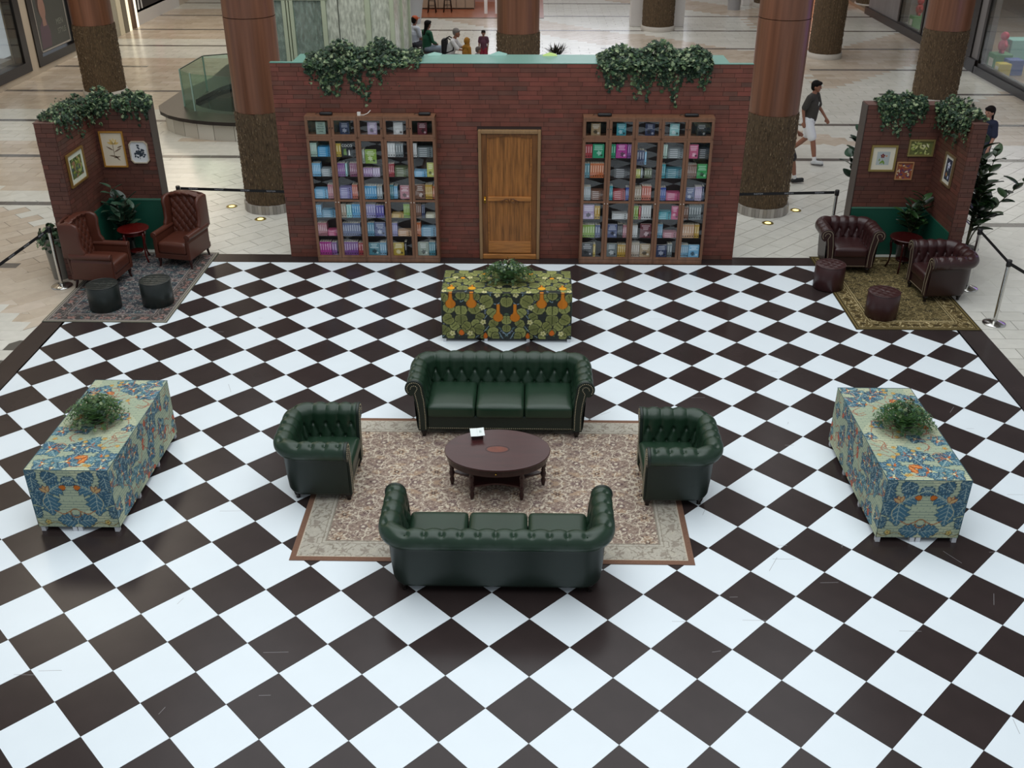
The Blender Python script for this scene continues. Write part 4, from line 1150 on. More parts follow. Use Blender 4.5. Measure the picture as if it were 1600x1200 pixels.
def chesterfield(name, lb, W, D, nseat, mats, loc, rz, du=.155, H=.74, cat='sofa', group=None):
    Mt, Mp = mats
    t = thing(name, lb, cat, loc, rz, group)
    RW = .225                      # thickness of arm and back with their roll
    R = .088                       # radius of the roll
    LEAN = .045
    hw = W / 2 - RW; yb = D / 2 - RW; yf = -D / 2 + .02
    P, N, ix = u_path(hw, yb, yf, .07)
    # arc length measured on a line half way out, so that tufts keep their size round the corners
    mid = P + N * .06
    s = np.concatenate([[0], np.cumsum(np.linalg.norm(np.diff(mid, axis=0), axis=1))])
    # profile: (outward offset, height, length along it)
    zin0, zc = .34, H - R
    prof = []
    m = 26
    for k in range(m): prof.append((LEAN * k / m + .01 * math.sin(PI * k / m), zin0 + (zc - zin0) * k / m))
    ma = 34
    for k in range(ma + 1):
        a = PI - (PI * 1.38) * k / ma
        prof.append((R + LEAN + R * math.cos(a), zc + R * math.sin(a)))
    prof = np.array(prof); pl = np.concatenate([[0], np.cumsum(np.linalg.norm(np.diff(prof, axis=0), axis=1))])
    tan = np.gradient(prof, axis=0); tan /= np.linalg.norm(tan, axis=1)[:, None]
    pn = np.stack([-tan[:, 1], tan[:, 0]], 1)          # outward of the padding
    total = s[-1]; nb = int(round(total / du)); d_ = total / nb
    Lup = zc - zin0
    vA, vB, vC = .075, .225, Lup + R * PI * .5 + .035
    U, Vv = np.meshgrid(s, pl, indexing='ij')
    un = U / d_
    fr = np.clip((vB - Vv) / (vB - vA), 0, 1) * .5
    dA = np.abs(((un - .5 + fr + .5) % 1) - .5); dB = np.abs(((un - .5 - fr + .5) % 1) - .5)
    dist = np.minimum(dA, dB) * d_
    puff = np.clip(dist / (d_ * .42), 0, 1) ** .45
    amp = .030 - .013 * np.clip((Vv - vB) / (vC - vB), 0, 1)
    amp *= 1 - .8 * np.clip((Vv - vC) / .10, 0, 1)
    h = amp * puff
    for (vb, off) in ((vA, 0.0), (vB, .5), (vC, .5)):
        du_ = (((un - off) + .5) % 1 - .5) * d_
        r2_ = du_ ** 2 + (Vv - vb) ** 2
        h -= .024 * np.exp(-r2_ / (.022 ** 2))
        h += 0.002 * np.exp(-r2_ / (.05 ** 2))
    edge = np.minimum(U, total - U); h *= np.clip(edge / .03, 0, 1) ** .5
    # at the arms' front the padding closes
    off = prof[None, :, 0] + h * pn[None, :, 0]; zz = prof[None, :, 1] + h * pn[None, :, 1]
    G = np.zeros(U.shape + (3,))
    G[..., 0] = P[:, 0][:, None] + N[:, 0][:, None] * off; G[..., 1] = P[:, 1][:, None] + N[:, 1][:, None] * off; G[..., 2] = zz
    i1, i2, i3, i4 = ix
    seamL = i2 + 4; seamR = i3 - 4
    def part(nm, a, b_):
        # a seam groove at both ends
        g = G[a:b_ + 1].copy()
        return MB().grid(g, flip=True).build(nm, Mt, t)
    pa = part('arm', 0, seamL); pb = part('back', seamL, seamR); pc = part('arm', seamR, len(P) - 1)
    b = MB()
    for (vb, off_) in ((vA, 0.0), (vB, .5), (vC, .5)):
        j = int(np.argmin(np.abs(pl - vb)))
        for q in range(nb + 1):
            ss = (q + off_) * d_
            if ss < .02 or ss > total - .02: continue
            i = int(np.argmin(np.abs(s - ss))); c = G[i, j]
            nn = np.array([N[i, 0] * pn[j, 0], N[i, 1] * pn[j, 0], pn[j, 1]]); c = c + nn * .003
            b.ball(tuple(c), .0085, 6, 4)
    o = b.build('buttons', Mt, t); o['kind'] = 'stuff'
    # outer panels, from under the roll down to the base
    op = []
    for (of, z) in [(2 * R - .01, zc - R * .6), (.150, zc - R * .98), (.140, zc - R - .05), (.130, .30), (.115, .13), (.10, .10), (.0, .10)]:
        op.append((of, z))
    Go = np.zeros((len(P), len(op), 3))
    for j, (of, z) in enumerate(op):
        Go[:, j, 0] = P[:, 0] + N[:, 0] * of; Go[:, j, 1] = P[:, 1] + N[:, 1] * of; Go[:, j, 2] = z
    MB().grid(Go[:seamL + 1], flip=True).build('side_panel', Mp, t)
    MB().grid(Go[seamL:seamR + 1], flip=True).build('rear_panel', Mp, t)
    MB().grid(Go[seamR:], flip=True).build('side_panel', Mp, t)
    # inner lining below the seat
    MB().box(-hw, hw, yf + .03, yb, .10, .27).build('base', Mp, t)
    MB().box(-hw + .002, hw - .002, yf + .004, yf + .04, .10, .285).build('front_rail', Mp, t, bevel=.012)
    # arm fronts: scroll and pillar
    for sg in (-1, 1):
        sc = []
        cx = R + LEAN
        for k in range(27):
            a = PI * 1.02 - (PI * 1.42) * k / 26
            rr_ = R + .016 - .0 * k
            sc.append((cx + rr_ * math.cos(a), zc + rr_ * math.sin(a)))
        pts = sc + [(.15, zc - R * .95), (.125, zc - R - .09), (.105, .3), (.105, .1), (0.0, .1), (-.004, .3), (.012, zc - .12)]
        pts = [(sg * (hw + x), z) for x, z in pts]
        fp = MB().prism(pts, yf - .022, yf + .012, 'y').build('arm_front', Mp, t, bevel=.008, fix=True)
        # piping and nail heads along the curve
        line_in = [(-.004 + .022, .13), (.018, .3), (.03, zc - .15), (.05, zc - .03)] + [(cx + (R - .008) * math.cos(a), zc + (R - .008) * math.sin(a)) for a in np.linspace(PI * .98, PI * -.18, 14)]
        line_out = [(.085, .13), (.085, .3), (.10, zc - R - .1), (.125, zc - R * .6), (.10, zc - .01)] + [(cx + .04 * math.cos(a), zc + .04 * math.sin(a)) for a in np.linspace(PI * .95, PI * 0, 8)]
        for ln in (line_in, line_out):
            q = np.array(ln); L = np.concatenate([[0], np.cumsum(np.linalg.norm(np.diff(q, axis=0), axis=1))])
            nl = int(L[-1] / .021); b = MB()
            for k in range(nl + 1):
                ll = L[-1] * k / nl
                x = np.interp(ll, L, q[:, 0]); z = np.interp(ll, L, q[:, 1])
                b.ball((sg * (hw + x), yf - .023, z), (.0065, .004, .0065), 6, 4)
            o = b.build('nail_heads', M_nail, fp); o['kind'] = 'stuff'
    b = MB(); nl = int(2 * hw / .022)
    for k in range(nl + 1): b.ball((-hw + 2 * hw * k / nl, yf + .003, .125), (.0065, .004, .0065), 6, 4)
    o = b.build('nail_heads', M_nail, t); o['kind'] = 'stuff'
    # seat cushions
    cw = 2 * hw / nseat; ch = .155
    for k in range(nseat):
        V, F = rbox(-hw + cw * (k + .5), (yf + yb) / 2 - .012, .27 + ch / 2, cw - .006, (yb - yf) + .03, ch, .04, crown=.022, n=13)
        MB().add(V, F, 0, True).build('seat_cushion', Mt, t)
    # feet
    for sx in (-1, 1):
        for yy in (yf + .03, yb + .02):
            MB().lathe([(.022, 0), (.024, .012), (.018, .02), (.034, .05), (.04, .075), (.03, .1)], sx * (hw + (.045 if yy < 0 else .01)), yy, 14).build('foot', M_foot, t)
    return t

# front sofa faces away from the camera (+y), back sofa faces it (-y)
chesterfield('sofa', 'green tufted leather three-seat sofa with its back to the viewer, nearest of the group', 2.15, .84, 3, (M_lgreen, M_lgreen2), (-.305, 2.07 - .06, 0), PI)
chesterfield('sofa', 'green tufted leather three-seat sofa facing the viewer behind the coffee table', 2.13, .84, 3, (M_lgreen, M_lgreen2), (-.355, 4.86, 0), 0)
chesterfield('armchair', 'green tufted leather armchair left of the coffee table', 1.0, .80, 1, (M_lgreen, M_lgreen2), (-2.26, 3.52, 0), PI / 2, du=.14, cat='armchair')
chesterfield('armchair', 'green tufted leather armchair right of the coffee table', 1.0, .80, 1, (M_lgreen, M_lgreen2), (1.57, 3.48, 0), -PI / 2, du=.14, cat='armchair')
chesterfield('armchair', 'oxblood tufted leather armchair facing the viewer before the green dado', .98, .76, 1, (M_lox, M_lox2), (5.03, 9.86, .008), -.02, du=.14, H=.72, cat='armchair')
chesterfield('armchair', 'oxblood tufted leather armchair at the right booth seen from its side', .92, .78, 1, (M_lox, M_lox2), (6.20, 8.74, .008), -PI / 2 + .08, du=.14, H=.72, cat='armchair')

def wingback(lb, loc, rz):
    t = thing('wingback_chair', lb, 'armchair', loc, rz)
    hw = .25
    # tufted back, leaning, with an arched top
    nu, nv = 60, 90
    us = np.linspace(-hw - .02, hw + .02, nu); vs = np.linspace(0, 1, nv)
    G = np.zeros((nu, nv, 3)); Bk = np.zeros((nu, nv, 3))
    for i, u in enumerate(us):
        top = 1.07 - .05 * (abs(u) / (hw + .02)) ** 2.2
        for j, v in enumerate(vs):
            z = .38 + (top - .38) * min(1, v / .93)
            y = .24 + .07 * v
            if v > .93: y += .0
            Lz = v * .72
            a = u / .125 + Lz / .16; c = u / .125 - Lz / .16
            p = (abs(math.sin(PI * a)) * abs(math.sin(PI * c))) ** .30
            p -= .5 * math.exp(-((((a + .5) % 1 - .5) ** 2 + ((c + .5) % 1 - .5) ** 2) / .02))
            ed = min(1, (hw + .02 - abs(u)) / .03) ** .5
            roll = 0
            if v > .86:
                q = (v - .86) / .14; roll = -.035 * math.sin(PI * q * .9); 
            if v > .93: z = top + .02 * math.sin(PI * (v - .93) / .07 * .5); y += .07 * (1 - math.cos(PI * (v - .93) / .07 * .5))
            G[i, j] = (u, y - .05 * ed - .021 * p * ed + roll, z)
            Bk[i, j] = (u, .24 + .07 * v + .08, min(z, top))
    G[:, 0, 1] = .30
    b = MB().grid(G)
    b.build('backrest', M_ltan, t)
    b = MB()
    for ii in range(-4, 5):
        for jj in range(0, 12):
            # crossings a,c integer
            u = .125 * (ii) / 2; Lz = .16 * (jj) / 2
            if (ii + jj) % 2: continue
            v = Lz / .72
            if abs(u) > hw - .02 or v < .06 or v > .9: continue
            i = int(np.argmin(abs(us - u))); j = int(np.argmin(abs(vs - v)))
            b.ball((G[i, j, 0], G[i, j, 1] - .002, G[i, j, 2]), .009, 6, 4)
    o = b.build('buttons', mat('tan_button', '#7a4230', .3), t); o['kind'] = 'stuff'
    pts = [(-hw - .03, .12), (hw + .03, .12), (hw + .03, 1.02)] + [((hw + .03) * math.cos(a), 1.02 + .05 * math.sin(a)) for a in np.linspace(.2, PI - .2, 9)] + [(-hw - .03, 1.02)]
    o = MB().prism(pts, 0, .04, 'y').build('rear_panel', M_ltan2, t, bevel=.012, fix=True)
    for v in o.data.vertices: v.co.y += .30 + .07 * max(0, (v.co.z - .38) / .69)
    # wings
    for sg in (-1, 1):
        prof = [(.34, .50), (.02, .56), (.03, .62), (.07, .68), (.075, .85), (.06, .95), (.09, 1.02), (.16, 1.05), (.26, 1.05), (.40, 1.03), (.40, .5)]
        o = MB().prism(prof, 0, .065, 'x').build('wing', M_ltan, t, bevel=.026, bseg=3, fix=True)
        for v in o.data.vertices:
            v.co.x = sg * (v.co.x + hw + .0 + .05 * max(0, (.3 - v.co.y)) )
        if sg < 0: o.data.flip_normals()
        for p in o.data.polygons: p.use_smooth = True
    # arms: rolled top over a flat side
    for sg in (-1, 1):
        R = .052; zc = .535
        pr_ = [(0, .16)] + [(0, zc - .02)] + [(R - .012 + R * math.cos(a), zc + R * math.sin(a)) for a in np.linspace(PI, -PI * .45, 16)] + [(.062, .44), (.06, .16)]
        pr_ = [(sg * (hw + x), z) for x, z in pr_]
        MB().prism(pr_, -.36, .30, 'y').build('arm', M_ltan, t, bevel=.008, fix=True)
        for p in t.children[-1].data.polygons if False else []: pass
        MB().prism([(sg * (hw + .02), .17), (sg * (hw + .025), zc - .05), (sg * (hw + .015), zc - .01), (sg * (hw + .028), zc + .022), (sg * (hw + .055), zc + .022), (sg * (hw + .066), zc), (sg * (hw + .05), zc - .05), (sg * (hw + .045), .17)], -.367, -.36, 'y').build('arm_facing', M_ltan2, t, bevel=.004, fix=True)
    MB().box(-hw - .055, hw + .055, -.345, .33, .15, .24).build('seat_frame', M_ltan2, t, bevel=.012)
    V, F = rbox(0, -.03, .33, 2 * hw - .005, .66, .19, .045, crown=.02, n=13)
    MB().add(V, F, 0, True).build('seat_cushion', M_ltan, t)
    M_mah = mat('mahogany_leg', '#2c0f0c', .28)
    for (x, y, sx, sy) in [(-.26, -.30, -1, -1), (.26, -.30, 1, -1), (-.25, .28, -1, 1), (.25, .28, 1, 1)]:
        if sy < 0: MB().tube([(x, y, .17), (x + sx * .012, y - .008, .12), (x + sx * .008, y - .004, .06), (x + sx * .02, y - .014, .012), (x + sx * .024, y - .018, 0)], [.03, .03, .019, .016, .018], 10).build('leg', M_mah, t)
        else: MB().tube([(x, y, .17), (x, y + .02, .08), (x, y + .05, 0)], [.026, .02, .015], 10).build('leg', M_mah, t)
    return t
RZL = .008
wingback('tan leather wingback armchair turned sideways by the left booth side wing', (-6.68, 8.93, RZL), PI / 2 - .10)
wingback('tan leather wingback armchair facing the viewer at the left booth back wall', (-5.68, 9.86, RZL), -.20)

# ottomans
def ottoman(lb, x, y, c, r=.225, h=.38, style='dark'):
    t = thing('ottoman', lb, 'ottoman', (x, y, RZL))
    m = leather('ottoman_' + c, c, .38)
    MB().lathe([(r - .01, 0), (r, .008), (r + .004, h * .5), (r, h - .02), (r - .012, h - .004)], seg=40, cap=False).build('body', m, t)
    nu, nv = 60, 16; G = np.zeros((nu, nv, 3))
    for i in range(nu):
        for j in range(nv):
            a = 2 * PI * i / nu; q = r * j / (nv - 1); x_, y_ = q * math.cos(a), q * math.sin(a)
            e = 1 - (q / r) ** 6
            if style == 'dark': hgt = .012 * abs(math.sin(PI * y_ / .075)) ** .5 * (1 - .3 * abs(math.sin(PI * x_ / .1)) ** 8)
            else:
                a1, a2 = (x_ + y_) / .13, (x_ - y_) / .13
                hgt = .018 * (abs(math.sin(PI * a1)) * abs(math.sin(PI * a2))) ** .4
            G[i, j] = (x_, y_, h - .004 + hgt * e)
    MB().grid(G, closed_u=True).build('tufted_top', m, t)
    b = MB()
    pts = [((r - .004) * math.cos(2 * PI * k / 40), (r - .004) * math.sin(2 * PI * k / 40), h - .004) for k in range(41)]
    b.tube(pts, .006, 6, cap=False).build('piping', m, t)
    return t
ottoman('charcoal leather drum ottoman, left of the two on the left rug', -6.29, 7.985, '#1e2422')
ottoman('charcoal leather drum ottoman, right of the two on the left rug', -5.57, 8.16, '#1e2422')
ottoman('oxblood leather drum ottoman on the back left corner of the right rug', 4.575, 8.96, '#371c1c', style='ox')
ottoman('oxblood leather drum ottoman in the middle of the right rug', 5.075, 7.92, '#371c1c', style='ox')

# round side tables
def side_table(lb, x, y, r, h, c):
    t = thing('side_table', lb, 'table', (x, y, RZL))
    m = mat('side_table_' + c, c, .22, noise=.15, nscale=5)
    MB().lathe([(r - .02, h - .03), (r, h - .024), (r + .004, h - .012), (r - .004, h - .002), (r - .02, h)], seg=40).build('table_top', m, t)
    MB().lathe([(r - .05, h - .09), (r - .045, h - .03)], seg=32, cap=False).build('apron', m, t)
    for k in range(4):
        a = PI / 4 + PI / 2 * k + .3; ca, sa = math.cos(a), math.sin(a)
        MB().tube([(ca * q, sa * q, z) for q, z in ((r - .05, h - .03), (r - .035, h - .14), (r - .06, h * .45), (r - .05, .1), (r - .01, .0))], [.022, .022, .014, .013, .016], 8).build('leg', m, t)
    MB().lathe([(.10, .16), (.105, .17), (.10, .18)], seg=20).build('lower_shelf', m, t)
side_table('round red wood side table between the two tan wingback chairs', -6.46, 9.86, .245, .56, '#4e0f0d')
side_table('round dark red wood side table between the two oxblood armchairs', 5.93, 9.70, .25, .55, '#300a0b')

# coffee table
ct = thing('coffee_table', 'oval dark mahogany coffee table with turned legs on the large rug', 'table', (-.352, 3.50, .008))
M_mahog = mat('mahogany', '#3a1a1a', .3, noise=.18, nscale=3, stretch=(1, 5, 5), coat=.2)
M_mahod = mat('mahogany_dark', '#2a0e0e', .25, coat=.2)
def ell(a, b_, n=56): return [(a * math.cos(2 * PI * k / n), b_ * math.sin(2 * PI * k / n)) for k in range(n)]
MB().prism(ell(.56, .405), .425, .448).build('table_top', M_mahog, ct, bevel=.006, fix=True)
tt = ct.children[0] if ct.children else None
MB().prism(ell(.535, .38), .345, .425).build('apron', M_mahod, ct, fix=True)
MB().prism(ell(.11, .055, 36), .448, .4486).build('oval_inlay', mat('inlay', '#6a3220', .28, noise=.2, nscale=20), ct)
b = MB(); b.tube([(.125 * math.cos(2 * PI * k / 36), .068 * math.sin(2 * PI * k / 36), .4484) for k in range(37)], .0015, 4, cap=False); b.build('inlay_line', M_mahod, ct)
LEG = [(-.49, .0), (.49, .0), (-.26, -.28), (.26, -.28), (-.26, .28), (.26, .28)]
lp = [(.014, 0), (.02, .02), (.028, .07), (.018, .10), (.024, .115), (.03, .14), (.03, .165), (.02, .18), (.026, .20), (.017, .215), (.028, .24), (.03, .29), (.022, .31), (.028, .325), (.03, .35), (.03, .40)]
for (x, y) in LEG: MB().lathe(lp, x, y, 14).build('leg', M_mahod, ct)
order = [0, 2, 3, 1, 5, 4]; sh = []
for k in range(6):
    a = np.array(LEG[order[k]]); c = np.array(LEG[order[(k + 1) % 6]])
    for q in range(8):
        s_ = q / 8; p = a + (c - a) * s_; p = p * (1 - .22 * math.sin(PI * s_)); sh.append((p[0], p[1]))
MB().prism(sh, .145, .163).build('lower_shelf', M_mahog, ct, fix=True)
MB().ball((-.005, -.386, .385), .01, 8, 6).build('drawer_knob', M_brass, ct)
tc = thing('tent_card', 'small white folded card standing on the oval coffee table', 'card', (-.575, 3.72, .4575), .18)
MB().add([(-.06, -.035, .0), (.06, -.035, .0), (.06, -.02, .055), (-.06, -.02, .055), (-.06, .045, .0), (.06, .045, 0), (.06, .045, .085), (-.06, .045, .085)], [(0, 1, 2, 3), (4, 5, 6, 7), (0, 1, 5, 4)]).build('easel', M_mahod, tc)
# tilt the printed page to face up
MB().box(-.075, .0, -.055, .055, .071, .0745, R=Matrix.Rotation(.35, 3, 'X') @ Matrix.Rotation(.06, 3, 'Y')).box(.001, .076, -.055, .055, .071, .0745, R=Matrix.Rotation(.35, 3, 'X') @ Matrix.Rotation(-.06, 3, 'Y')).build('open_page', mat('card_white', '#dfe6e4', .5), tc)
MB().box(.025, .03, -.012, .016, .0765, .078, R=Matrix.Rotation(.35, 3, 'X')).box(.037, .042, -.012, .016, .0770, .0785, R=Matrix.Rotation(.35, 3, 'X')).build('print_mark', mat('card_ink', '#7f9c92', .6), tc)

# ------------------------------------------------------------------ patterned cloth and rugs
def hx(c): return np.array(hexc(c)[:3])
class Paint:
    def __init__(s, X, Y, base): s.X = X; s.Y = Y; s.C = np.tile(hx(base), X.shape + (1,)).reshape(X.shape + (3,))
    def put(s, m, c): s.C[m] = hx(c) if isinstance(c, str) else c
    def loc(s, cx, cy, a, mirror=False):
        dx, dy = s.X - cx, s.Y - cy
        c, sn = math.cos(a), math.sin(a)
        return dx * c + dy * sn, -dx * sn + dy * c
    def leaf(s, cx, cy, a, L, W, fill, edge=None, vein=None, ew=.008, lobes=0, vw=.004):
        u, v = s.loc(cx, cy, a); q = np.clip(u / L, 0, 1)
        wid = W / 2 * np.sin(PI * q ** .75) ** .8
        if lobes: wid = wid * (1 + .20 * np.cos(2 * PI * lobes * q) + .05 * np.cos(2 * PI * lobes * 3 * q))
        inn = (u > 0) & (u < L)
        if edge: s.put((u > -ew) & (u < L + ew) & (np.abs(v) < wid + ew) & (wid > .002), edge)
        s.put(inn & (np.abs(v) < wid), fill)
        if vein:
            s.put(inn & (np.abs(v) < vw) & (q < .9), vein)
            s.put(inn & (np.abs(v) < wid * .8) & (np.abs(((u - np.abs(v) * .8) / (L / 5)) % 1 - .5) < .07), vein if isinstance(vein, str) and lobes else s.mixc(fill, vein))
    def mixc(s, a, b): return (hx(a) * .6 + hx(b) * .4)
    def heart(s, cx, cy, a, R_, fill, edge, vein):
        u, v = s.loc(cx, cy, a); th = np.arctan2(v, u); r = np.hypot(u, v)
        rad = R_ * (1 - .32 * np.abs(th / PI) ** 6 * 1.6 + .12 * np.cos(th) + .03 * np.cos(9 * th))
        s.put(r < rad + .009, edge); s.put(r < rad, fill)
        s.put((r < rad * .93) & ((np.abs(v) < .005) | ((np.abs(np.sin(th * 3.5)) < .10))), vein)
        s.put((r > rad * .80) & (r < rad * .88), s.mixc(fill, '#b8b878'))
    def ring(s, cx, cy, r0, w_, c): s.put(np.abs(np.hypot(s.X - cx, s.Y - cy) - r0) < w_, c)
    def disc(s, cx, cy, r0, c, e=None):
        r = np.hypot(s.X - cx, s.Y - cy)
        if e: s.put(r < r0 + .007, e)
        s.put(r < r0, c)
    def flower(s, cx, cy, r0, c, cen, n=5, e='#3a3c34', ph=.3):
        dx, dy = s.X - cx, s.Y - cy; r = np.hypot(dx, dy); th = np.arctan2(dy, dx)
        rad = r0 * (.62 + .38 * np.abs(np.cos(n * th / 2 + ph)))
        s.put(r < rad + .006, e); s.put(r < rad, c); s.put(r < r0 * .28, cen)
    def curve(s, pts, w_, c):
        pts = np.array(pts, float)
        # Catmull-Rom
        Q = [pts[0]]
        P_ = np.vstack([2 * pts[0] - pts[1], pts, 2 * pts[-1] - pts[-2]])
        for i in range(1, len(P_) - 2):
            for t_ in np.linspace(0, 1, 9)[1:]:
                a, b_, c_, d = P_[i - 1], P_[i], P_[i + 1], P_[i + 2]
                Q.append(.5 * (2 * b_ + (c_ - a) * t_ + (2 * a - 5 * b_ + 4 * c_ - d) * t_ ** 2 + (-a + 3 * b_ - 3 * c_ + d) * t_ ** 3))
        m = np.zeros(s.X.shape, bool)
        for a, b_ in zip(Q[:-1], Q[1:]):
            d = b_ - a; L2 = d @ d + 1e-12
            t_ = np.clip(((s.X - a[0]) * d[0] + (s.Y - a[1]) * d[1]) / L2, 0, 1)
            m |= np.hypot(s.X - a[0] - t_ * d[0], s.Y - a[1] - t_ * d[1]) < w_
        s.put(m, c)
    def pear(s, cx, cy, h, fill='#c9781e', edge='#5f3a16', sg=1):
        u = (s.X - cx); q = np.clip((s.Y - cy) / h * sg, -.1, 1.1)
        wid = h * (.245 * np.sqrt(np.clip(1 - ((q - .24) / .24) ** 2, 0, 1)) * (q < .48))
        wid = np.maximum(wid, h * (.075 + .16 * np.clip((.62 - q) / .38, 0, 1) ** 1.6) * (q > .24)) * ((q > 0) & (q < 1))
        s.put(np.abs(u) < wid + .008 * (wid > 0), edge); s.put(np.abs(u) < wid, fill)
        s.put((np.abs(u) < wid * .9) & (np.abs((u / (h * .075)) % 1 - .5) < .09) & (q < .45), '#a8601a')

def painted_grid(b, P3, C_):
    """P3 grid (nu,nv,3), colours alike; collects into b and its colour list"""
    b.grid(P3, smooth=False); b.cols.append(C_.reshape(-1, 3))
def set_paint(me, cols):
    a = me.color_attributes.new('paint', 'FLOAT_COLOR', 'POINT')
    n = len(me.vertices); arr = np.ones((n, 4), np.float32); arr[:, :3] = cols
    a.data.foreach_set('color', arr.ravel())

def paint_green(X, Y):
    """X across the table, Y down the cloth: up from the hem of the front (0) over the edge to the top"""
    p = Paint(X, Y, '#2a2e2a')
    r_ = random.Random(5)
    A = np.abs(X)                                     # mirror about the middle
    p.X = A
    for k in range(170):
        p.leaf(r_.uniform(0, .9), r_.uniform(0, 1.45), r_.uniform(0, 6.28), r_.uniform(.05, .09), .028, r_.choice(['#4a5c5c', '#56684a', '#6a7480', '#5f6a3c']), '#20241f')
    # tendrils
    for c in ([(0.0, .05), (.05, .12), (.0, .17)], [(.05, .0), (.12, .12), (.22, .2), (.30, .12), (.42, .02)], [(.22, .67), (.20, .55), (.12, .52), (.05, .6)], [(.30, .3), (.24, .42), (.32, .52), (.45, .6)],
              [(.62, .62), (.62, .55), (.55, .6)], [(.88, .02), (.8, .10), (.72, .04)], [(.88, .3), (.8, .26), (.72, .3)], [(.3, 1.0), (.2, .9), (.1, .97)], [(.62, .95), (.5, .85), (.4, .9)]):
        p.curve(c, .0045, '#7d94a0')
    g = ['#757843', '#868a50', '#6c7040']
    for k, (x, y, a, R_) in enumerate([(0, .57, -PI / 2, .085), (0, .30, -PI / 2, .075), (0, .17, -PI / 2, .062), (.17, .22, .7, .07), (.17, .09, .2, .085), (.14, .04, -.2, .06), (.29, .55, 2.6, .10), (.21, .38, 2.4, .075),
                                      (.35, .32, .5, .07), (.44, .47, -1.9, .09), (.40, .22, -.5, .08), (.36, .14, 0.3, .085), (.50, .12, -2.4, .065), (.62, .44, -PI / 2, .085), (.62, .30, -PI / 2, .09), (.56, .20, -2.4, .07), (.70, .20, -.7, .07),
                                      (.62, .12, -PI / 2, .06), (.78, .30, -.5, .085), (.78, .47, -1.2, .08), (.84, .14, -1, .08), (.76, .05, -.2, .06), (.50, .04, PI, .06), (.31, .03, 0, .045), (.86, .6, 2, .07), (.50, .60, .3, .07), (.42, .62, 2, .06),
                                      (.62, .66, -PI / 2, .07), (.10, .74, .3, .085), (0, .82, -PI / 2, .08), (.24, .80, 2, .085), (.36, .76, .4, .075), (.45, .86, .2, .08), (.60, .84, PI / 2, .085), (.78, .80, 0, .085), (.86, .92, 1, .08),
                                      (.70, .95, 1, .08), (.52, 1.0, 2, .085), (.36, .96, 0, .09), (.20, .96, 2, .08), (.06, 1.0, 1, .08), (0, 1.12, -1.5, .08), (.15, 1.15, 1, .08), (.3, 1.12, 1, .08), (.45, 1.15, 1, .08), (.62, 1.1, 1.5, .085),
                                      (.78, 1.12, 1, .08), (.12, 1.3, 1, .09), (.3, 1.28, 0, .09), (.5, 1.3, 1, .09), (.68, 1.28, 1, .09), (.84, 1.3, 0, .08), (.0, 1.4, 0, .08), (.2, 1.42, 0, .08), (.4, 1.43, 0, .08), (.6, 1.43, 0, .08), (.8, 1.43, 0, .08)]):
        p.heart(x, y, a, R_, g[k % 3], '#23261f', '#3d4224')
    for (x, y) in [(.115, .26), ]: p.pear(x, y, .26)
    for (x, y) in [(.475, .46), (.76, .455)]: p.pear(x, y, .27)
    for (x, y) in [(.475, .80), (.76, .80)]: p.pear(x, y, .16, sg=1); p.disc(x, y + .05, .05, '#d8981e', '#6a4a16')
    p.leaf(.62, .05, PI / 2, .085, .07, '#c9651e', '#5f3a16'); p.leaf(.29, .0, PI / 2, .09, .05, '#c9651e', '#5f3a16')
    for (x, y) in [(.33, .47), (.32, .25), (.125, .66), (.50, .08), (.745, .08), (.30, .72), (.1, .9), (.52, 1.22), (.72, 1.22), (.25, 1.2), (.85, .75)]:
        p.flower(x, y, .042, '#c9c38c', '#8a8a3c')
    for (x, y) in [(.62, 1.2), (.05, 1.25), (.33, 1.36)]: p.disc(x, y, .03, '#d8901e', '#5a4a20')
    # fine speckle of the dark ground
    return p.C

def paint_blue(X, Y, sym, seed=0, L=1.83):
    """scale ground with blue leaf clusters; sym = mirror line in X"""
    sc_ = .034
    row = np.floor(Y / sc_); off = (row % 2) * sc_ * .9
    fx = ((X + off) / (sc_ * 1.8)) % 1; fy = (Y / sc_) % 1
    edge = (fy < .19) | (np.abs(fx - .5) > .42 + .1 * fy)
    p = Paint(X, Y, '#a3ae94'); p.put(edge, '#74857a')
    tone = (np.sin(X * 9) + np.sin(Y * 7 + 2)) * .5
    p.C[...] = np.where((~edge & (tone > .3))[..., None], hx('#b6bb9c'), p.C)
    if sym is not None: p.X = np.abs(X - sym)
    r_ = random.Random(seed)
    return p, r_
def cluster(p, cx, cy, R_, r_, warm='#b8622c', a0=None, n=4):
    a0 = r_.uniform(0, 6.28) if a0 is None else a0
    for k in range(n):
        a = a0 + (2 * PI / n) * k + r_.uniform(-.2, .2)
        p.leaf(cx, cy, a, R_ * r_.uniform(.85, 1.1), R_ * .75, r_.choice(['#3a6178', '#42697c', '#33566a', '#4d7784']), '#26383f', '#9fb3ac', ew=.006, lobes=4, vw=.0035)
    for k in range(3):
        a = a0 + .6 + 2.1 * k; p.leaf(cx, cy, a, R_ * .45, R_ * .13, warm if k else '#c3c79a', None)
    p.disc(cx, cy, .014, '#d0cfa8', '#7a4a28')
def vines(p, pts, c='#9a5a38', w_=.0045): p.curve(pts, w_, c)
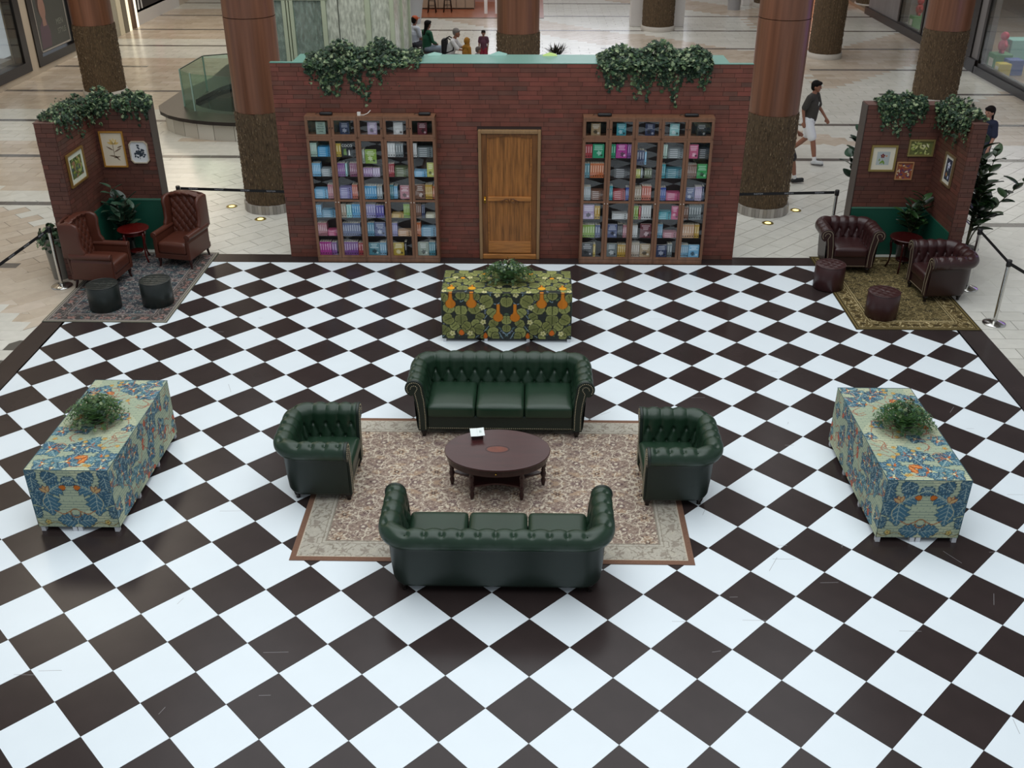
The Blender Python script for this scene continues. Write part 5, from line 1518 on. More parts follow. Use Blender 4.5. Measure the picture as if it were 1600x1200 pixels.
def paint_blue_end(X, Y):      # short end, X -.41..+.41, Y 0 hem..0.68
    p, r_ = paint_blue(X, Y, 0.0, 3)
    cluster(p, .21, .50, .21, r_, a0=-1.45, n=4) if False else None
    for (x, y, a, L_) in [(.24, .40, -1.6, .26), (.24, .42, .25, .17), (.22, .42, 2.6, .21), (.10, .62, -.5, .17), (.05, .60, -2.2, .13), (.30, .66, -.4, .16), (.36, .60, -1.5, .16), (.0, .07, .12, .2), (.0, .07, 1.2, .09), (.41, .42, -2.0, .18), (.40, .25, -1.9, .13), (.18, .66, -.9, .12), (.41, .12, 2.4, .10)]:
        p.leaf(x, y, a, L_, L_ * .78, '#375b70' if L_ < .2 else '#3d667b', '#2a3c42', '#98aaa2', ew=.006, lobes=4, vw=.0035)
    p.curve([(.24, .42), (.12, .5), (.0, .56)], .004, '#a9b49a'); p.curve([(.24, .42), (.3, .3), (.26, .2)], .003, '#b8b48c')
    for (x, y, a) in [(.24, .42, 1.2), (.24, .42, 1.9), (.24, .42, .6)]: p.leaf(x, y, a, .08, .03, '#b89a6a', '#7a4a38')
    p.leaf(.04, .47, .2, .07, .05, '#b8641f', '#6a3a1c'); p.ring(.0, .17, .05, .006, '#8a6038'); p.curve([(.04, .2), (.12, .16), (.2, .2)], .005, '#9a6038')
    p.flower(.30, .06, .03, '#bfae6a', '#8a5a28'); p.curve([(.12, .0), (.22, .06), (.34, .02), (.41, .06)], .004, '#7a6a38')
    return p.C
def paint_blue_top(X, Y, sg=1):      # X across -.41...41, Y along 0 (near end)..1.83
    p, r_ = paint_blue(X * sg, Y, None, 11)
    for (x, y, R_) in [(-.05, .16, .17), (.27, .22, .18), (-.30, .38, .17), (.05, .43, .19), (.33, .05, .13), (-.15, .04, .10)]: cluster(p, x, y, R_, r_)
    for (x, y, R_) in [(-.28, 1.55, .17), (.1, 1.62, .16), (.32, 1.50, .15), (-.02, 1.74, .13), (.3, 1.76, .12), (-.33, 1.28, .1), (.2, 1.02, .09), (.34, .80, .08), (-.33, .72, .13), (-.1, .75, .1)]: cluster(p, x, y, R_, r_)
    for (x, y, a) in [(.0, .22, .3), (.08, .12, 1.2), (-.35, .12, .5), (.18, 1.45, .2), (-.08, 1.5, 2.5), (-.3, .95, 1)]:
        p.leaf(x, y, a, .13, .055, '#bd652a', '#7a3c1c', '#d8a060', lobes=3)
    for k in range(64):
        x, y = r_.uniform(-.38, .38), r_.uniform(.1, 1.75); a = r_.uniform(0, 6.28)
        vines(p, [(x, y), (x + .08 * math.cos(a), y + .08 * math.sin(a)), (x + .16 * math.cos(a + .7), y + .16 * math.sin(a + .7))], '#96604a', .0048)
    for k in range(8): cluster(p, r_.uniform(-.38, .38), r_.choice([r_.uniform(0, .6), r_.uniform(1.2, 1.8)]), r_.uniform(.08, .13), r_)
    for k in range(22): p.flower(r_.uniform(-.38, .38), r_.uniform(0, 1.83), .022, '#c3a058', '#9a4a2a', e='#8a7a48')
    return p.C
def paint_blue_side(X, Y):     # X along 0..1.83, Y 0..0.68
    p, r_ = paint_blue(X, Y, None, 21)
    for k in range(40): cluster(p, r_.uniform(0, 1.83), r_.uniform(0, .68), r_.uniform(.08, .14), r_)
    for k in range(44):
        x, y = r_.uniform(0, 1.83), r_.uniform(0, .68); a = r_.uniform(0, 6.28)
        vines(p, [(x, y), (x + .08 * math.cos(a), y + .08 * math.sin(a)), (x + .14 * math.cos(a + .9), y + .14 * math.sin(a + .9))], '#96604a', .0048)
    for k in range(12): p.leaf(r_.uniform(0, 1.83), r_.uniform(0, .6), r_.uniform(0, 6), .08, .04, '#b8624a', '#7a3c2c')
    return p.C
M_cloth = painted_mat('printed_cloth', .75)
M_legw = mat('white_leg', '#c9ccd0', .4)
def print_table(lb, kind, x0, x1, y0, y1, z0=.06, z1=.735, legs=(), side='W'):
    t = thing('cloth_table', lb, 'table', ((x0 + x1) / 2, (y0 + y1) / 2, 0))
    hx_, hy_ = (x1 - x0) / 2, (y1 - y0) / 2
    b = MB(); b.cols = []
    st = .0065
    def face(org, du_, dv_, Lu, Lv, fn):
        nu, nv = int(Lu / st) + 1, int(Lv / st) + 1
        u = np.linspace(0, Lu, nu); v = np.linspace(0, Lv, nv); U, V_ = np.meshgrid(u, v, indexing='ij')
        P = np.array(org)[None, None] + U[..., None] * np.array(du_) + V_[..., None] * np.array(dv_)
        painted_grid(b, P, fn(U, V_))
    H = z1 - z0
    if kind == 'green':
        # one piece: front hem up and over the top
        face((-hx_, -hy_, z0), (1, 0, 0), (0, 0, 1), 2 * hx_, H, lambda U, V_: paint_green(U - hx_, V_))
        face((-hx_, -hy_, z1), (1, 0, 0), (0, 1, 0), 2 * hx_, 2 * hy_, lambda U, V_: paint_green(U - hx_, V_ + H))
        face((hx_, -hy_, z0), (0, 1, 0), (0, 0, 1), 2 * hy_, H, lambda U, V_: paint_green(U + .1, V_))
        face((-hx_, hy_, z0), (0, -1, 0), (0, 0, 1), 2 * hy_, H, lambda U, V_: paint_green(U + .1, V_))
        face((hx_, hy_, z0), (-1, 0, 0), (0, 0, 1), 2 * hx_, H, lambda U, V_: paint_green(U - hx_, V_))
    else:
        sg = 1 if kind == 'blueL' else -1
        face((-hx_, -hy_, z0), (1, 0, 0), (0, 0, 1), 2 * hx_, H, lambda U, V_: paint_blue_end(U - hx_, V_))
        face((-hx_, -hy_, z1), (1, 0, 0), (0, 1, 0), 2 * hx_, 2 * hy_, lambda U, V_: paint_blue_top(U - hx_, V_, sg))
        face((hx_, -hy_, z0), (0, 1, 0), (0, 0, 1), 2 * hy_, H, paint_blue_side)
        face((-hx_, hy_, z0), (0, -1, 0), (0, 0, 1), 2 * hy_, H, lambda U, V_: paint_blue_side(2 * hy_ - U, V_))
        face((hx_, hy_, z0), (-1, 0, 0), (0, 0, 1), 2 * hx_, H, lambda U, V_: paint_blue_end(U - hx_, V_))
    o = b.build('cloth_cover', M_cloth, t); set_paint(o.data, np.concatenate(b.cols))
    e = .004; s_ = MB()
    dk = mat('cloth_seam_' + kind, '#3a4236' if kind == 'green' else '#3c5a62', .8)
    for zz in (z1,):
        for (a, c) in (((-hx_, -hy_), (hx_, -hy_)), ((hx_, -hy_), (hx_, hy_)), ((hx_, hy_), (-hx_, hy_)), ((-hx_, hy_), (-hx_, -hy_))):
            s_.tube([(a[0], a[1], zz), (c[0], c[1], zz)], .0035, 6)
    for (x, y) in ((-hx_, -hy_), (hx_, -hy_)): s_.tube([(x, y, z0), (x, y, z1)], .003, 6)
    s_.build('seam', dk, t)
    for (x, y) in legs: MB().box(x - .022, x + .022, y - .022, y + .022, 0, .2).build('leg', M_legw, t)
    MB().box(-hx_ + .02, hx_ - .02, -hy_ + .02, hy_ - .02, z1 - .03, z1 - .005).build('table_top', M_legw, t)
    return t
lg = [(x, y) for x in (-.86, -.61, -.30, -.27 + .0, .27, .30, .58, .86) for y in (-.37, .37)]
lg = [(x, y) for x in (-.855, -.285, .295, .855) for y in (-.37, .37)]
print_table('low table under a green and orange pear-print cloth before the door', 'green', -1.225, .545, 6.955, 7.75, .055, .735, lg)
lgb = [(x, y) for x in (-.375, -.055, .0, .37) for y in (-.885,)] + [(x, y) for x in (-.375, .38) for y in (-.31, .29, .88)]
print_table('low table under a blue leaf-print cloth on the left of the lounge', 'blueL', -4.935, -4.115, 2.595, 4.425, .06, .74, lgb)
print_table('low table under a blue leaf-print cloth on the right of the lounge', 'blueR', 3.42, 4.225, 2.58, 4.40, .06, .74, [(-.375, -.885), (-.04, -.885), (.02, -.885), (.375, -.885), (-.375, -.3), (-.375, .29), (-.375, .87), (.375, .87), (.375, -.3), (.375, .29)])

# rugs
def rug_pattern(X, Y, W, H, pal, seed):
    """X,Y from the centre; W,H half sizes"""
    r_ = random.Random(seed)
    C_ = np.tile(hx(pal['field']), X.shape + (1,)).reshape(X.shape + (3,))
    A, B = np.abs(X), np.abs(Y)
    n1 = rng.random(X.shape)
    k = pal['k']
    def fr(p_, q_):
        return (np.sin(p_ * k) * np.cos(q_ * k * .93) + .55 * np.sin(2.1 * p_ * k + 1) * np.sin(1.7 * q_ * k) + .35 * np.cos(3.7 * q_ * k + p_ * k) * np.cos(3.1 * p_ * k))
    f = fr(A, B); g = fr(B * 1.2 + 1.0, A * .9 + .4)
    C_[g > .75] = hx(pal['c1']); C_[g < -.8] = hx(pal['c2'])
    C_[(np.abs(f) < .12)] = hx(pal['line']); C_[(np.abs(f - .62) < .055)] = hx(pal['line'])
    C_[(np.abs(g) < .05)] = hx(pal['line2'])
    px, py = pal['px'], pal['py']
    fx = (A / px) % 1 - .5; fy = (B / py) % 1 - .5; r = np.hypot(fx * px, fy * py); th = np.arctan2(fy * py, fx * px)
    rad = px * .22 * (.75 + .25 * np.cos(6 * th))
    C_[r < rad] = hx(pal['c1']); C_[(r < rad) & (r > rad * .78)] = hx(pal['line']); C_[r < rad * .35] = hx(pal['dark']); C_[r < rad * .15] = hx(pal['line'])
    fx2 = ((A + px / 2) / px) % 1 - .5; fy2 = ((B + py / 2) / py) % 1 - .5; r2 = np.hypot(fx2 * px, fy2 * py)
    C_[(r2 < px * .1)] = hx(pal['c2']); C_[r2 < px * .04] = hx(pal['line'])
    sp = (np.sin(A * 61 + np.sin(B * 23) * 2) * np.sin(B * 67 + np.sin(A * 19) * 2))
    C_[sp > .86] = hx(pal['dark']); C_[sp < -.88] = hx(pal['line'])
    # border
    d = np.minimum(W - A, H - B)
    bw_ = pal['bw']
    inb = d < bw_; along = np.where(W - A < H - B, B, A)
    C_[inb] = hx(pal['border'])
    q = (d / bw_)
    kb = pal['k'] * 1.15; dq = d - bw_ / 2
    al = along + np.where(W - A < H - B, 0, .37)
    ff = np.sin(al * kb) * np.cos(dq * kb * 1.1) + .55 * np.sin(2.2 * al * kb + 1) * np.cos(1.9 * dq * kb) + .3 * np.cos(3.9 * al * kb) * np.sin(3.1 * dq * kb)
    C_[inb & (ff > .82)] = hx(pal['b2']); C_[inb & (ff < -.85)] = hx(pal['b3'])
    C_[inb & (np.abs(ff) < .13)] = hx(pal['bline'])
    ax = ((along / (bw_ * .75)) % 1 - .5) * bw_ * .75; dd = (q - .5) * bw_
    r = np.hypot(ax, dd); th = np.arctan2(dd, ax)
    C_[inb & (r < bw_ * .16 * (.7 + .3 * np.cos(5 * th)))] = hx(pal['b2'])
    C_[(np.abs(d - bw_) < .008) | (np.abs(d - bw_ * .88) < .006)] = hx(pal['bline'])
    C_[(np.abs(d - bw_ * .94) < .008)] = hx(pal['border'])
    C_[d < pal['ew']] = hx(pal['edge']); C_[(d > pal['ew']) & (d < pal['ew'] + .012)] = hx(pal['line'])
    if pal.get('e2'):
        C_[(np.abs(d - pal['ew'] * .45) < .008)] = hx(pal['e2'])
    C_ *= (.88 + .24 * n1)[..., None]
    C_ *= (1 + .06 * np.sin(X * 5 + 1) * np.sin(Y * 4))[..., None]
    return C_
M_rug = painted_mat('woven_rug', .92, .15, .4, 400)
def rug(lb, x0, x1, y0, y1, pal, st=.0085, seed=1):
    t = thing('rug', lb, 'rug', ((x0 + x1) / 2, (y0 + y1) / 2, 0.0005))
    W, H = (x1 - x0) / 2, (y1 - y0) / 2
    nu, nv = int(2 * W / st), int(2 * H / st)
    U, V_ = np.meshgrid(np.linspace(-W, W, nu), np.linspace(-H, H, nv), indexing='ij')
    P = np.stack([U, V_, np.full_like(U, .0075)], -1)
    b = MB(); b.cols = []
    painted_grid(b, P, rug_pattern(U, V_, W, H, pal, seed))
    o = b.build('pile', M_rug, t); set_paint(o.data, np.concatenate(b.cols))
    MB().box(-W - .004, W + .004, -H - .004, H + .004, 0, .007).build('backing', mat('rug_edge_' + pal['edge'], pal['edge'], .9), t)
    return t
rug('large beige and brown patterned rug under the green sofas', -2.326, 1.585, 2.185, 4.865,
    dict(field='#8c7a6e', c1='#9c8672', c2='#7c6a64', line='#c6bba8', line2='#a5978a', dark='#4a3836', border='#b0aa9d', bline='#8a8275', b2='#938a7e', b3='#b4ae9f', edge='#7a5c4c', bw=.30, ew=.055, k=17.0, px=.44, py=.40))
rug('grey and pink patterned rug at the left booth', -7.04, -5.24, 7.495, 10.22,
    dict(field='#3f4145', c1='#6d5a58', c2='#3f5558', line='#8f8781', line2='#5a6468', dark='#25262c', border='#45413f', bline='#8c807a', b2='#8a6a62', b3='#5a6e70', edge='#5a5c50', bw=.27, ew=.05, k=19.0, px=.36, py=.34, e2='#9a8f84'), seed=2)
rug('olive and gold patterned rug at the right booth', 4.60, 6.36, 7.45, 10.22,
    dict(field='#4f452c', c1='#665838', c2='#3a3322', line='#8a7b56', line2='#6b5d3a', dark='#26211a', border='#5a4c2e', bline='#b3a37a', b2='#3f3520', b3='#8f7f58', edge='#3f3620', bw=.29, ew=.06, k=19.0, px=.34, py=.36, e2='#7a6a42'), seed=3)
# ------------------------------------------------------------------ plants
M_ivy = island_mat('ivy_leaf', ['#152416', '#1b301f', '#15281b', '#223a24', '#1f3527', '#2b4430', '#37502f', '#1a2c1c', '#5f744c', '#8c9874', '#2f4a34'], .5, .3, .2, 14)
M_ivystem = mat('ivy_stem', '#3c3a22', .8)
IVY = [(0, -.5), (.22, -.42), (.5, -.18), (.26, .0), (.42, .32), (.14, .22), (0, .62), (-.14, .22), (-.42, .32), (-.26, 0), (-.5, -.18), (-.22, -.42)]
def rot_to(nv, spin, rr):
    nv = Vector(nv).normalized(); q = nv.to_track_quat('Z', 'Y')
    return np.array((q.to_matrix() @ Matrix.Rotation(spin, 3, 'Z')))
def add_ivy(b, p, nv, size, rr, spin=None):
    R_ = rot_to(nv, rr.uniform(0, 6.28) if spin is None else spin, rr)
    V = []
    for (x, y) in IVY: V.append((x * size, y * size, -abs(x) * size * .35))
    V.append((0, 0, size * .05))
    V = np.array(V) @ R_.T + np.array(p)
    n = len(IVY)
    b.add(V, [(i, (i + 1) % n, n) for i in range(n)], 0)
def ivy(lb, spine, mound, hang_dir, seed, nleaf=620, tendrils=9, maxdrop=.75, width=.22, size=.065):
    """spine: points along the wall top; mound: height of the heap; hang_dir: horizontal direction of the face it falls over"""
    rr = random.Random(seed); sp = [np.array(p, float) for p in spine]
    t = thing('ivy_garland', lb, 'plant', tuple(sp[0])); o0 = sp[0]
    L = [np.linalg.norm(sp[i + 1] - sp[i]) for i in range(len(sp) - 1)]; T = sum(L)
    def at(u):
        d = u * T
        for i, l in enumerate(L):
            if d <= l or i == len(L) - 1: return sp[i] + (sp[i + 1] - sp[i]) * min(1, d / l), i
            d -= l
    b = MB(); st = MB()
    hd = [np.array(h + (0,), float) if len(h) == 2 else np.array(h, float) for h in hang_dir]
    for k in range(nleaf):
        u = rr.random(); p, i = at(u); h = hd[min(i, len(hd) - 1)]
        env = math.sin(PI * min(1, max(0, u * .96 + .02))) ** .4 * (.75 + .25 * math.sin(u * 17 + seed))
        a = rr.random() ** .7
        x_ = rr.uniform(-width, width)
        z = mound * env * (1 - (x_ / width) ** 2) * a
        q = p + h * (x_ + .03) + np.array([0, 0, z + .02])
        if x_ > width * .45: q[2] -= rr.random() * .2 * env
        nv = h * rr.uniform(-.1, 1) + np.array([rr.uniform(-.6, .6), rr.uniform(-.6, .6), rr.uniform(.2, 1.2)])
        add_ivy(b, q - o0, nv, size * rr.uniform(.6, 1.25), rr)
    # curtain over the face
    for k in range(int(nleaf * .8)):
        u = rr.random(); p, i = at(u); h = hd[min(i, len(hd) - 1)]
        lim = maxdrop * (.50 + .22 * math.sin(u * 23 + seed) + .16 * math.sin(u * 51 + seed * 2)) * math.sin(PI * min(1, max(0.02, u))) ** .35
        z = -rr.random() ** 1.15 * max(.05, lim)
        q = p + h * (width * .55 + rr.uniform(.0, .09)) + np.array([0, 0, z + .03])
        nv = h * 1.0 + np.array([rr.uniform(-.5, .5), rr.uniform(-.5, .5), rr.uniform(-.1, .8)])
        add_ivy(b, q - o0, nv, size * rr.uniform(.6, 1.2), rr)
    for k in range(tendrils):
        u = (k + rr.uniform(.2, .8)) / tendrils; p, i = at(u); h = hd[min(i, len(hd) - 1)]
        drop = maxdrop * rr.uniform(.6, 1.0); n = int(drop / .035); pts = []
        side = np.cross(h, [0, 0, 1]); w_ = rr.uniform(-.12, .12)
        for q in range(n + 1):
            f = q / n
            pt = p + h * (width * .55 + .04 * math.sin(f * 5)) + side * w_ * f + np.array([0, 0, .05 - drop * f]) - o0
            pts.append(tuple(pt))
            for _ in range(2):
                add_ivy(b, pt + np.array([rr.uniform(-.035, .035), rr.uniform(-.02, .02), rr.uniform(-.02, .02)]) + h * .015, h + np.array([rr.uniform(-.4, .4), 0, rr.uniform(0, .7)]), size * rr.uniform(.5, 1.0) * (1 - .3 * f), rr)
        st.tube(pts, .003, 4)
    o = b.build('leaves', M_ivy, t); o['kind'] = 'stuff'
    o = st.build('stems', M_ivystem, t); o['kind'] = 'stuff'
    return t
ivy('thick ivy heap hanging over the brick wall above the left bookcase', [(-3.45, 10.3, 3.12), (-2.5, 10.33, 3.12), (-1.72, 10.4, 3.12)], .34, [(0, -1), (0, -1)], 3, 2300, 16, .92, .34, .062)
ivy('thick ivy heap hanging over the brick wall above the right bookcase', [(.98, 10.32, 3.12), (1.8, 10.32, 3.12), (2.68, 10.32, 3.12)], .32, [(0, -1), (0, -1)], 5, 2300, 16, .86, .34, .062)
ivy('ivy along the top of the left booth side wing and corner', [(-7.16, 9.12, 2.46), (-7.14, 9.8, 2.46), (-7.05, 10.35, 2.46)], .22, [(1, -.2), (1, 0)], 7, 620, 7, .62, .18, .056)
ivy('ivy over the right end of the left booth back wall', [(-6.62, 10.52, 2.46), (-6.35, 10.52, 2.46), (-6.05, 10.52, 2.46)], .16, [(0, -1), (.3, -1)], 8, 460, 5, .5, .18, .056)
ivy('ivy clump on the corner of the left booth by its tall picture', [(-7.05, 10.5, 2.46), (-6.9, 10.52, 2.46), (-6.68, 10.52, 2.46)], .22, [(.3, -1), (0, -1)], 9, 300, 4, .5, .17, .056)
ivy('ivy along the top of the right booth back wall', [(5.36, 10.52, 2.46), (5.75, 10.52, 2.46), (6.12, 10.52, 2.46)], .20, [(0, -1), (0, -1)], 10, 700, 8, .75, .18, .056)
ivy('ivy over the right booth side wing near the girl', [(6.42, 10.45, 2.46), (6.5, 9.9, 2.46), (6.5, 9.32, 2.46)], .24, [(-1, -.1), (-1, 0)], 11, 700, 8, .70, .18, .056)

def big_leaf(L, W, curl=.25, n=8, m=4):
    V = []; F = []
    for i in range(n + 1):
        s_ = i / n; wd = W / 2 * math.sin(PI * (s_ ** .85) * .97 + .02) ** .8
        for j in range(-m, m + 1):
            q = j / m
            V.append((wd * q, L * s_, -curl * L * s_ ** 2 + .10 * W * abs(q) ** 1.5))
    k = 2 * m + 1
    for i in range(n):
        for j in range(2 * m): F.append((i * k + j, i * k + j + 1, (i + 1) * k + j + 1, (i + 1) * k + j))
    return V, F
def leaf_mat(name, c, vein):
    if name in MC: return MC[name]
    m = mat(name, c, .32, noise=.22, nscale=5)
    return m
LM = {}
def leaf_obj(parent, p, d, roll, L, W, m, curl=.25):
    key = (round(L, 2), round(W, 2), m.name, round(curl, 1))
    if key not in LM:
        V, F = big_leaf(round(L, 2), round(W, 2), round(curl, 1)); b = MB().add(V, F, 0, True)
        LM[key] = b.mesh('leaf', m)
    o = bpy.data.objects.new('leaf', LM[key]); C.objects.link(o); o.parent = parent
    q = Vector(d).normalized().to_track_quat('Y', 'Z')
    o.rotation_mode = 'QUATERNION'; o.rotation_quaternion = q @ Matrix.Rotation(roll, 3, 'Y').to_quaternion()
    o.location = p
    return o
def potted(lb, x, y, z, pot, stems, seed, leafL, leafW, mats, nper, spread, cat='plant', name='potted_plant', low=.3, up=.55):
    """pot=(radius bottom, radius top, height, colour); stems=list of (dx,dy,height)"""
    rr = random.Random(seed); t = thing(name, lb, cat, (x, y, z))
    if pot:
        r0, r1, h, c = pot
        MB().lathe([(r0, 0), (r0 + .005, .01), (r1, h - .02), (r1 + .008, h), (r1 - .015, h), (r1 - .02, h - .05)], seg=32, cap=False).build('pot', mat('pot_' + c, c, .3), t)
        MB().lathe([(0.0, h - .05), (r1 - .018, h - .05)], seg=24, cap=False).build('soil', mat('soil', '#2a1f17', .95), t)
        h0 = h - .05
    else: h0 = 0
    for (dx, dy, H) in stems:
        pts = [(dx * .15 * k / 5 + dx * .85 * (k / 5) ** 2, dy * .15 * k / 5 + dy * .85 * (k / 5) ** 2, h0 + (H - h0) * k / 5) for k in range(6)]
        MB().tube(pts, [.012, .011, .01, .008, .006, .004], 6).build('stem', M_ivystem, t)
        for k in range(nper):
            f = low + (1 - low) * (k + .5) / nper; i = min(4, int(f * 5)); q = f * 5 - i
            p = np.array(pts[i]) * (1 - q) + np.array(pts[i + 1]) * q
            a = k * 2.4 + rr.uniform(-.4, .4)
            d = (math.cos(a) * spread, math.sin(a) * spread, up + .6 * f + rr.uniform(-.3, .3))
            s_ = rr.choice([.85, 1.0, 1.1]) * (1 - .25 * f)
            leaf_obj(t, tuple(p), d, rr.uniform(-.4, .4), leafL * s_, leafW * s_, rr.choice(mats), rr.choice([.2, .4]))
    return t
G1 = [mat('rubber_leaf', '#1f3326', .3, noise=.2, nscale=4), mat('rubber_leaf_light', '#38523f', .32, noise=.2, nscale=4)]
G2 = [mat('fig_leaf', '#1b2e1c', .34, noise=.2, nscale=4), mat('fig_leaf_light', '#2d4a26', .34, noise=.2, nscale=4)]
potted('dark green rubber plant in the corner of the left booth', -6.72, 10.12, .008, (.11, .14, .26, '#2a2724'), [(-.05, -.1, 1.2), (.18, -.12, 1.0), (-.12, -.05, .85), (.05, -.2, .72), (.22, .02, .8)], 1, .30, .15, G1, 10, 1.0)
potted('leafy green plant in a grey pot in the corner of the right booth', 6.12, 10.08, .008, (.14, .19, .40, '#4a4a4a'), [(.08, -.1, 1.12), (-.12, -.15, 1.0), (.15, .0, 1.0), (-.2, -.05, .85), (0, -.22, .8)], 2, .28, .13, G2, 10, 1.0)
potted('tall fig plant in a pale pot outside the right booth wing', 6.90, 9.72, FZ, (.15, .19, .38, '#8d8a84'), [(-.02, .15, 2.15), (.18, .05, 1.95), (.12, .2, 1.6), (.85, .02, 1.6), (.05, -.05, 1.35), (.2, .1, 1.15), (.0, .05, 1.8)], 3, .30, .17, G2, 13, 1.0, low=.36)
potted('broad leaved plant behind the left edge of the right booth wall', 5.40, 10.92, FZ, (.13, .16, .36, '#6b6a66'), [(-.1, .0, 1.75), (-.16, .05, 1.5), (-.05, .1, 1.9)], 4, .27, .22, G1, 7, .9, low=.6)
potted('round leaved plant behind the left booth wing', -7.45, 9.75, FZ, (.12, .15, .3, '#6b6a66'), [(-.05, .0, 1.7), (-.08, -.1, 2.05), (-.02, .1, 1.3)], 5, .13, .1, G1, 6, 1.0, low=.5)
t = thing('planter', 'tall grey planter of dark foliage outside the left booth wing', 'planter', (-7.44, 9.16, FZ))
MB().lathe([(.12, 0), (.125, .01), (.17, .66), (.175, .68), (.155, .68), (.15, .63)], seg=32, cap=False).build('pot', mat('pot_grey', '#77746d', .35), t)
MB().lathe([(0, .63), (.152, .63)], seg=24, cap=False).build('soil', mat('soil', '#2a1f17', .95), t)
rr = random.Random(12); b = MB()
for k in range(240):
    a = rr.uniform(0, 6.28); q = rr.random() ** .6 * .27; z = .66 + rr.random() * .24 * (1 - (q / .3) ** 2) - (q > .2) * rr.random() * .15
    add_ivy(b, (q * math.cos(a), q * math.sin(a), z), (math.cos(a), math.sin(a), rr.uniform(.2, 1.2)), rr.uniform(.05, .085), rr)
o = b.build('leaves', M_ivy, t); o['kind'] = 'stuff'

# centrepieces on the cloth tables
M_fern = island_mat('fern', ['#20391a', '#335724', '#41672b', '#24462a', '#55783a', '#2e5238', '#3c6030'], .5, .4, .2, 14)
def bouquet(lb, x, y, z, rx, ry, h, seed, warm=True):
    rr = random.Random(seed); t = thing('foliage_centrepiece', lb, 'plant', (x, y, z))
    MB().lathe([(.07, 0), (.09, .03), (.10, .06), (.085, .06)], seg=20).build('bowl', mat('bowl_dark', '#2a2a24', .5), t)
    b = MB()
    for k in range(170):            # ferny arching sprays made of narrow leaflets
        a = rr.uniform(0, 6.28); R_ = rr.uniform(.6, 1.0); ca, sa = math.cos(a), math.sin(a)
        hh = h * rr.uniform(.35, 1.0) * (1.1 - R_ * .6)
        n = 9
        for q in range(1, n + 1):
            f = q / n
            px, py = rx * R_ * f * ca, ry * R_ * f * sa
            pz = .05 + hh * math.sin(PI * min(1, f * .8)) * 1.1 - (.04 * f * f)
            pz = max(pz, .01)
            for sg in (-1, 1):
                L_ = .045 * (1.1 - f * .6); d = np.array([ca * .6 - sa * sg, sa * .6 + ca * sg, .15]); d /= np.linalg.norm(d)
                w_ = np.array([ca, sa, 0.2]) * .006
                p = np.array([px, py, pz])
                b.add([p - w_, p + w_, p + d * L_ + w_ * .4, p + d * L_ - w_ * .4], [(0, 1, 2, 3)])
    o = b.build('fern_sprays', M_fern, t); o['kind'] = 'stuff'
    b = MB()
    for k in range(150):
        a = rr.uniform(0, 6.28); q = rr.random() ** .6; zz = .04 + h * (1 - q ** 2) * rr.uniform(.3, 1.05)
        add_ivy(b, (rx * .85 * q * math.cos(a), ry * .85 * q * math.sin(a), zz), (math.cos(a), math.sin(a), rr.uniform(.3, 1.3)), rr.uniform(.03, .055), rr)
    o = b.build('leaves', island_mat('centre_leaf', ['#1c3220', '#27432b', '#33533a', '#3d5a2c', '#5a7046', '#8c9a72'], .45, .4, .2, 14), t); o['kind'] = 'stuff'
    b = MB()
    for k in range(14):
        a = rr.uniform(0, 6.28); q = rr.random() * .7
        b.ball((rx * q * math.cos(a), ry * q * math.sin(a), h * (1 - q ** 2) * .95 + .03), .008, 6, 4)
    o = b.build('buds', mat('bud', '#a8a488', .6), t); o['kind'] = 'stuff'
bouquet('bushy green foliage arrangement on the pear-print table', -.34, 7.36, .737, .43, .27, .30, 21)
bouquet('bushy green foliage arrangement on the left blue leaf-print table', -4.56, 3.52, .742, .32, .33, .30, 22)
bouquet('bushy green foliage arrangement on the right blue leaf-print table', 3.87, 3.55, .742, .32, .31, .29, 23)

# ------------------------------------------------------------------ barrier posts and belts
M_belt = mat('belt_black', '#121214', .6)
M_belttxt = mat('belt_print', '#a9a9ad', .6)
def post(lb, x, y, z=FZ, clips=()):
    t = thing('barrier_post', lb, 'barrier post', (x, y, z))
    MB().lathe([(.16, 0), (.16, .012), (.15, .02), (.06, .045), (.032, .05)], seg=40).build('base', M_chrome, t)
    MB().lathe([(.028, .045), (.028, .88)], seg=20, cap=False).build('pole', M_chrome, t)
    MB().lathe([(.033, .88), (.036, .89), (.036, .965), (.03, .975)], seg=20).build('head', M_lampb, t)
    for a in clips:
        MB().box(.03, .055, -.018, .018, .90, .955, rz=a, piv=(0, 0, 0)).build('belt_clip', M_lampb, t)
    return t
def belt(lb, a, c, tx=True, sag=.0):
    a, c = np.array(a, float), np.array(c, float); d = c - a; L = np.linalg.norm(d); dx = d / L
    t = thing('barrier_belt', lb, 'belt', tuple(a), math.atan2(d[1], d[0]))
    Lh = math.hypot(d[0], d[1]); n = 10; b = MB(); P = np.zeros((n + 1, 2, 3))
    for k in range(n + 1):
        f = k / n; z = d[2] * f - sag * 4 * f * (1 - f)
        P[k, 0] = (Lh * f, 0, z - .024); P[k, 1] = (Lh * f, 0, z + .024)
    P2 = P.copy(); P2[..., 1] += .0016
    b.grid(P, smooth=False).grid(P2, smooth=False, flip=True)
    b.build('strap', M_belt, t)
    if tx:
        m = max(1, int(Lh / .42))
        for k in range(m):
            f = (k + .5) / m
            z = d[2] * f - sag * 4 * f * (1 - f)
            text_mesh('RADTOM', .036, 'belt_lettering', M_belttxt, t, (Lh * f, -.0012, z), (PI / 2, 0, 0), .0003)
    return t
BZ = .925
post('steel barrier post in front of the left booth wing and planter', -7.29, 8.79)
post('steel barrier post behind the right end of the left booth', -5.96, 10.80)
post('steel barrier post behind the left end of the right booth', 5.06, 10.78)
post('steel barrier post right of the oxblood armchair, by the fig plant', 6.72, 8.97)
post('steel barrier post at the front right corner of the right rug', 6.63, 7.70)
post('steel barrier post just outside the left edge of the view', -7.42, 6.60)
post('steel barrier post just outside the right edge of the view', 6.95, 6.10)
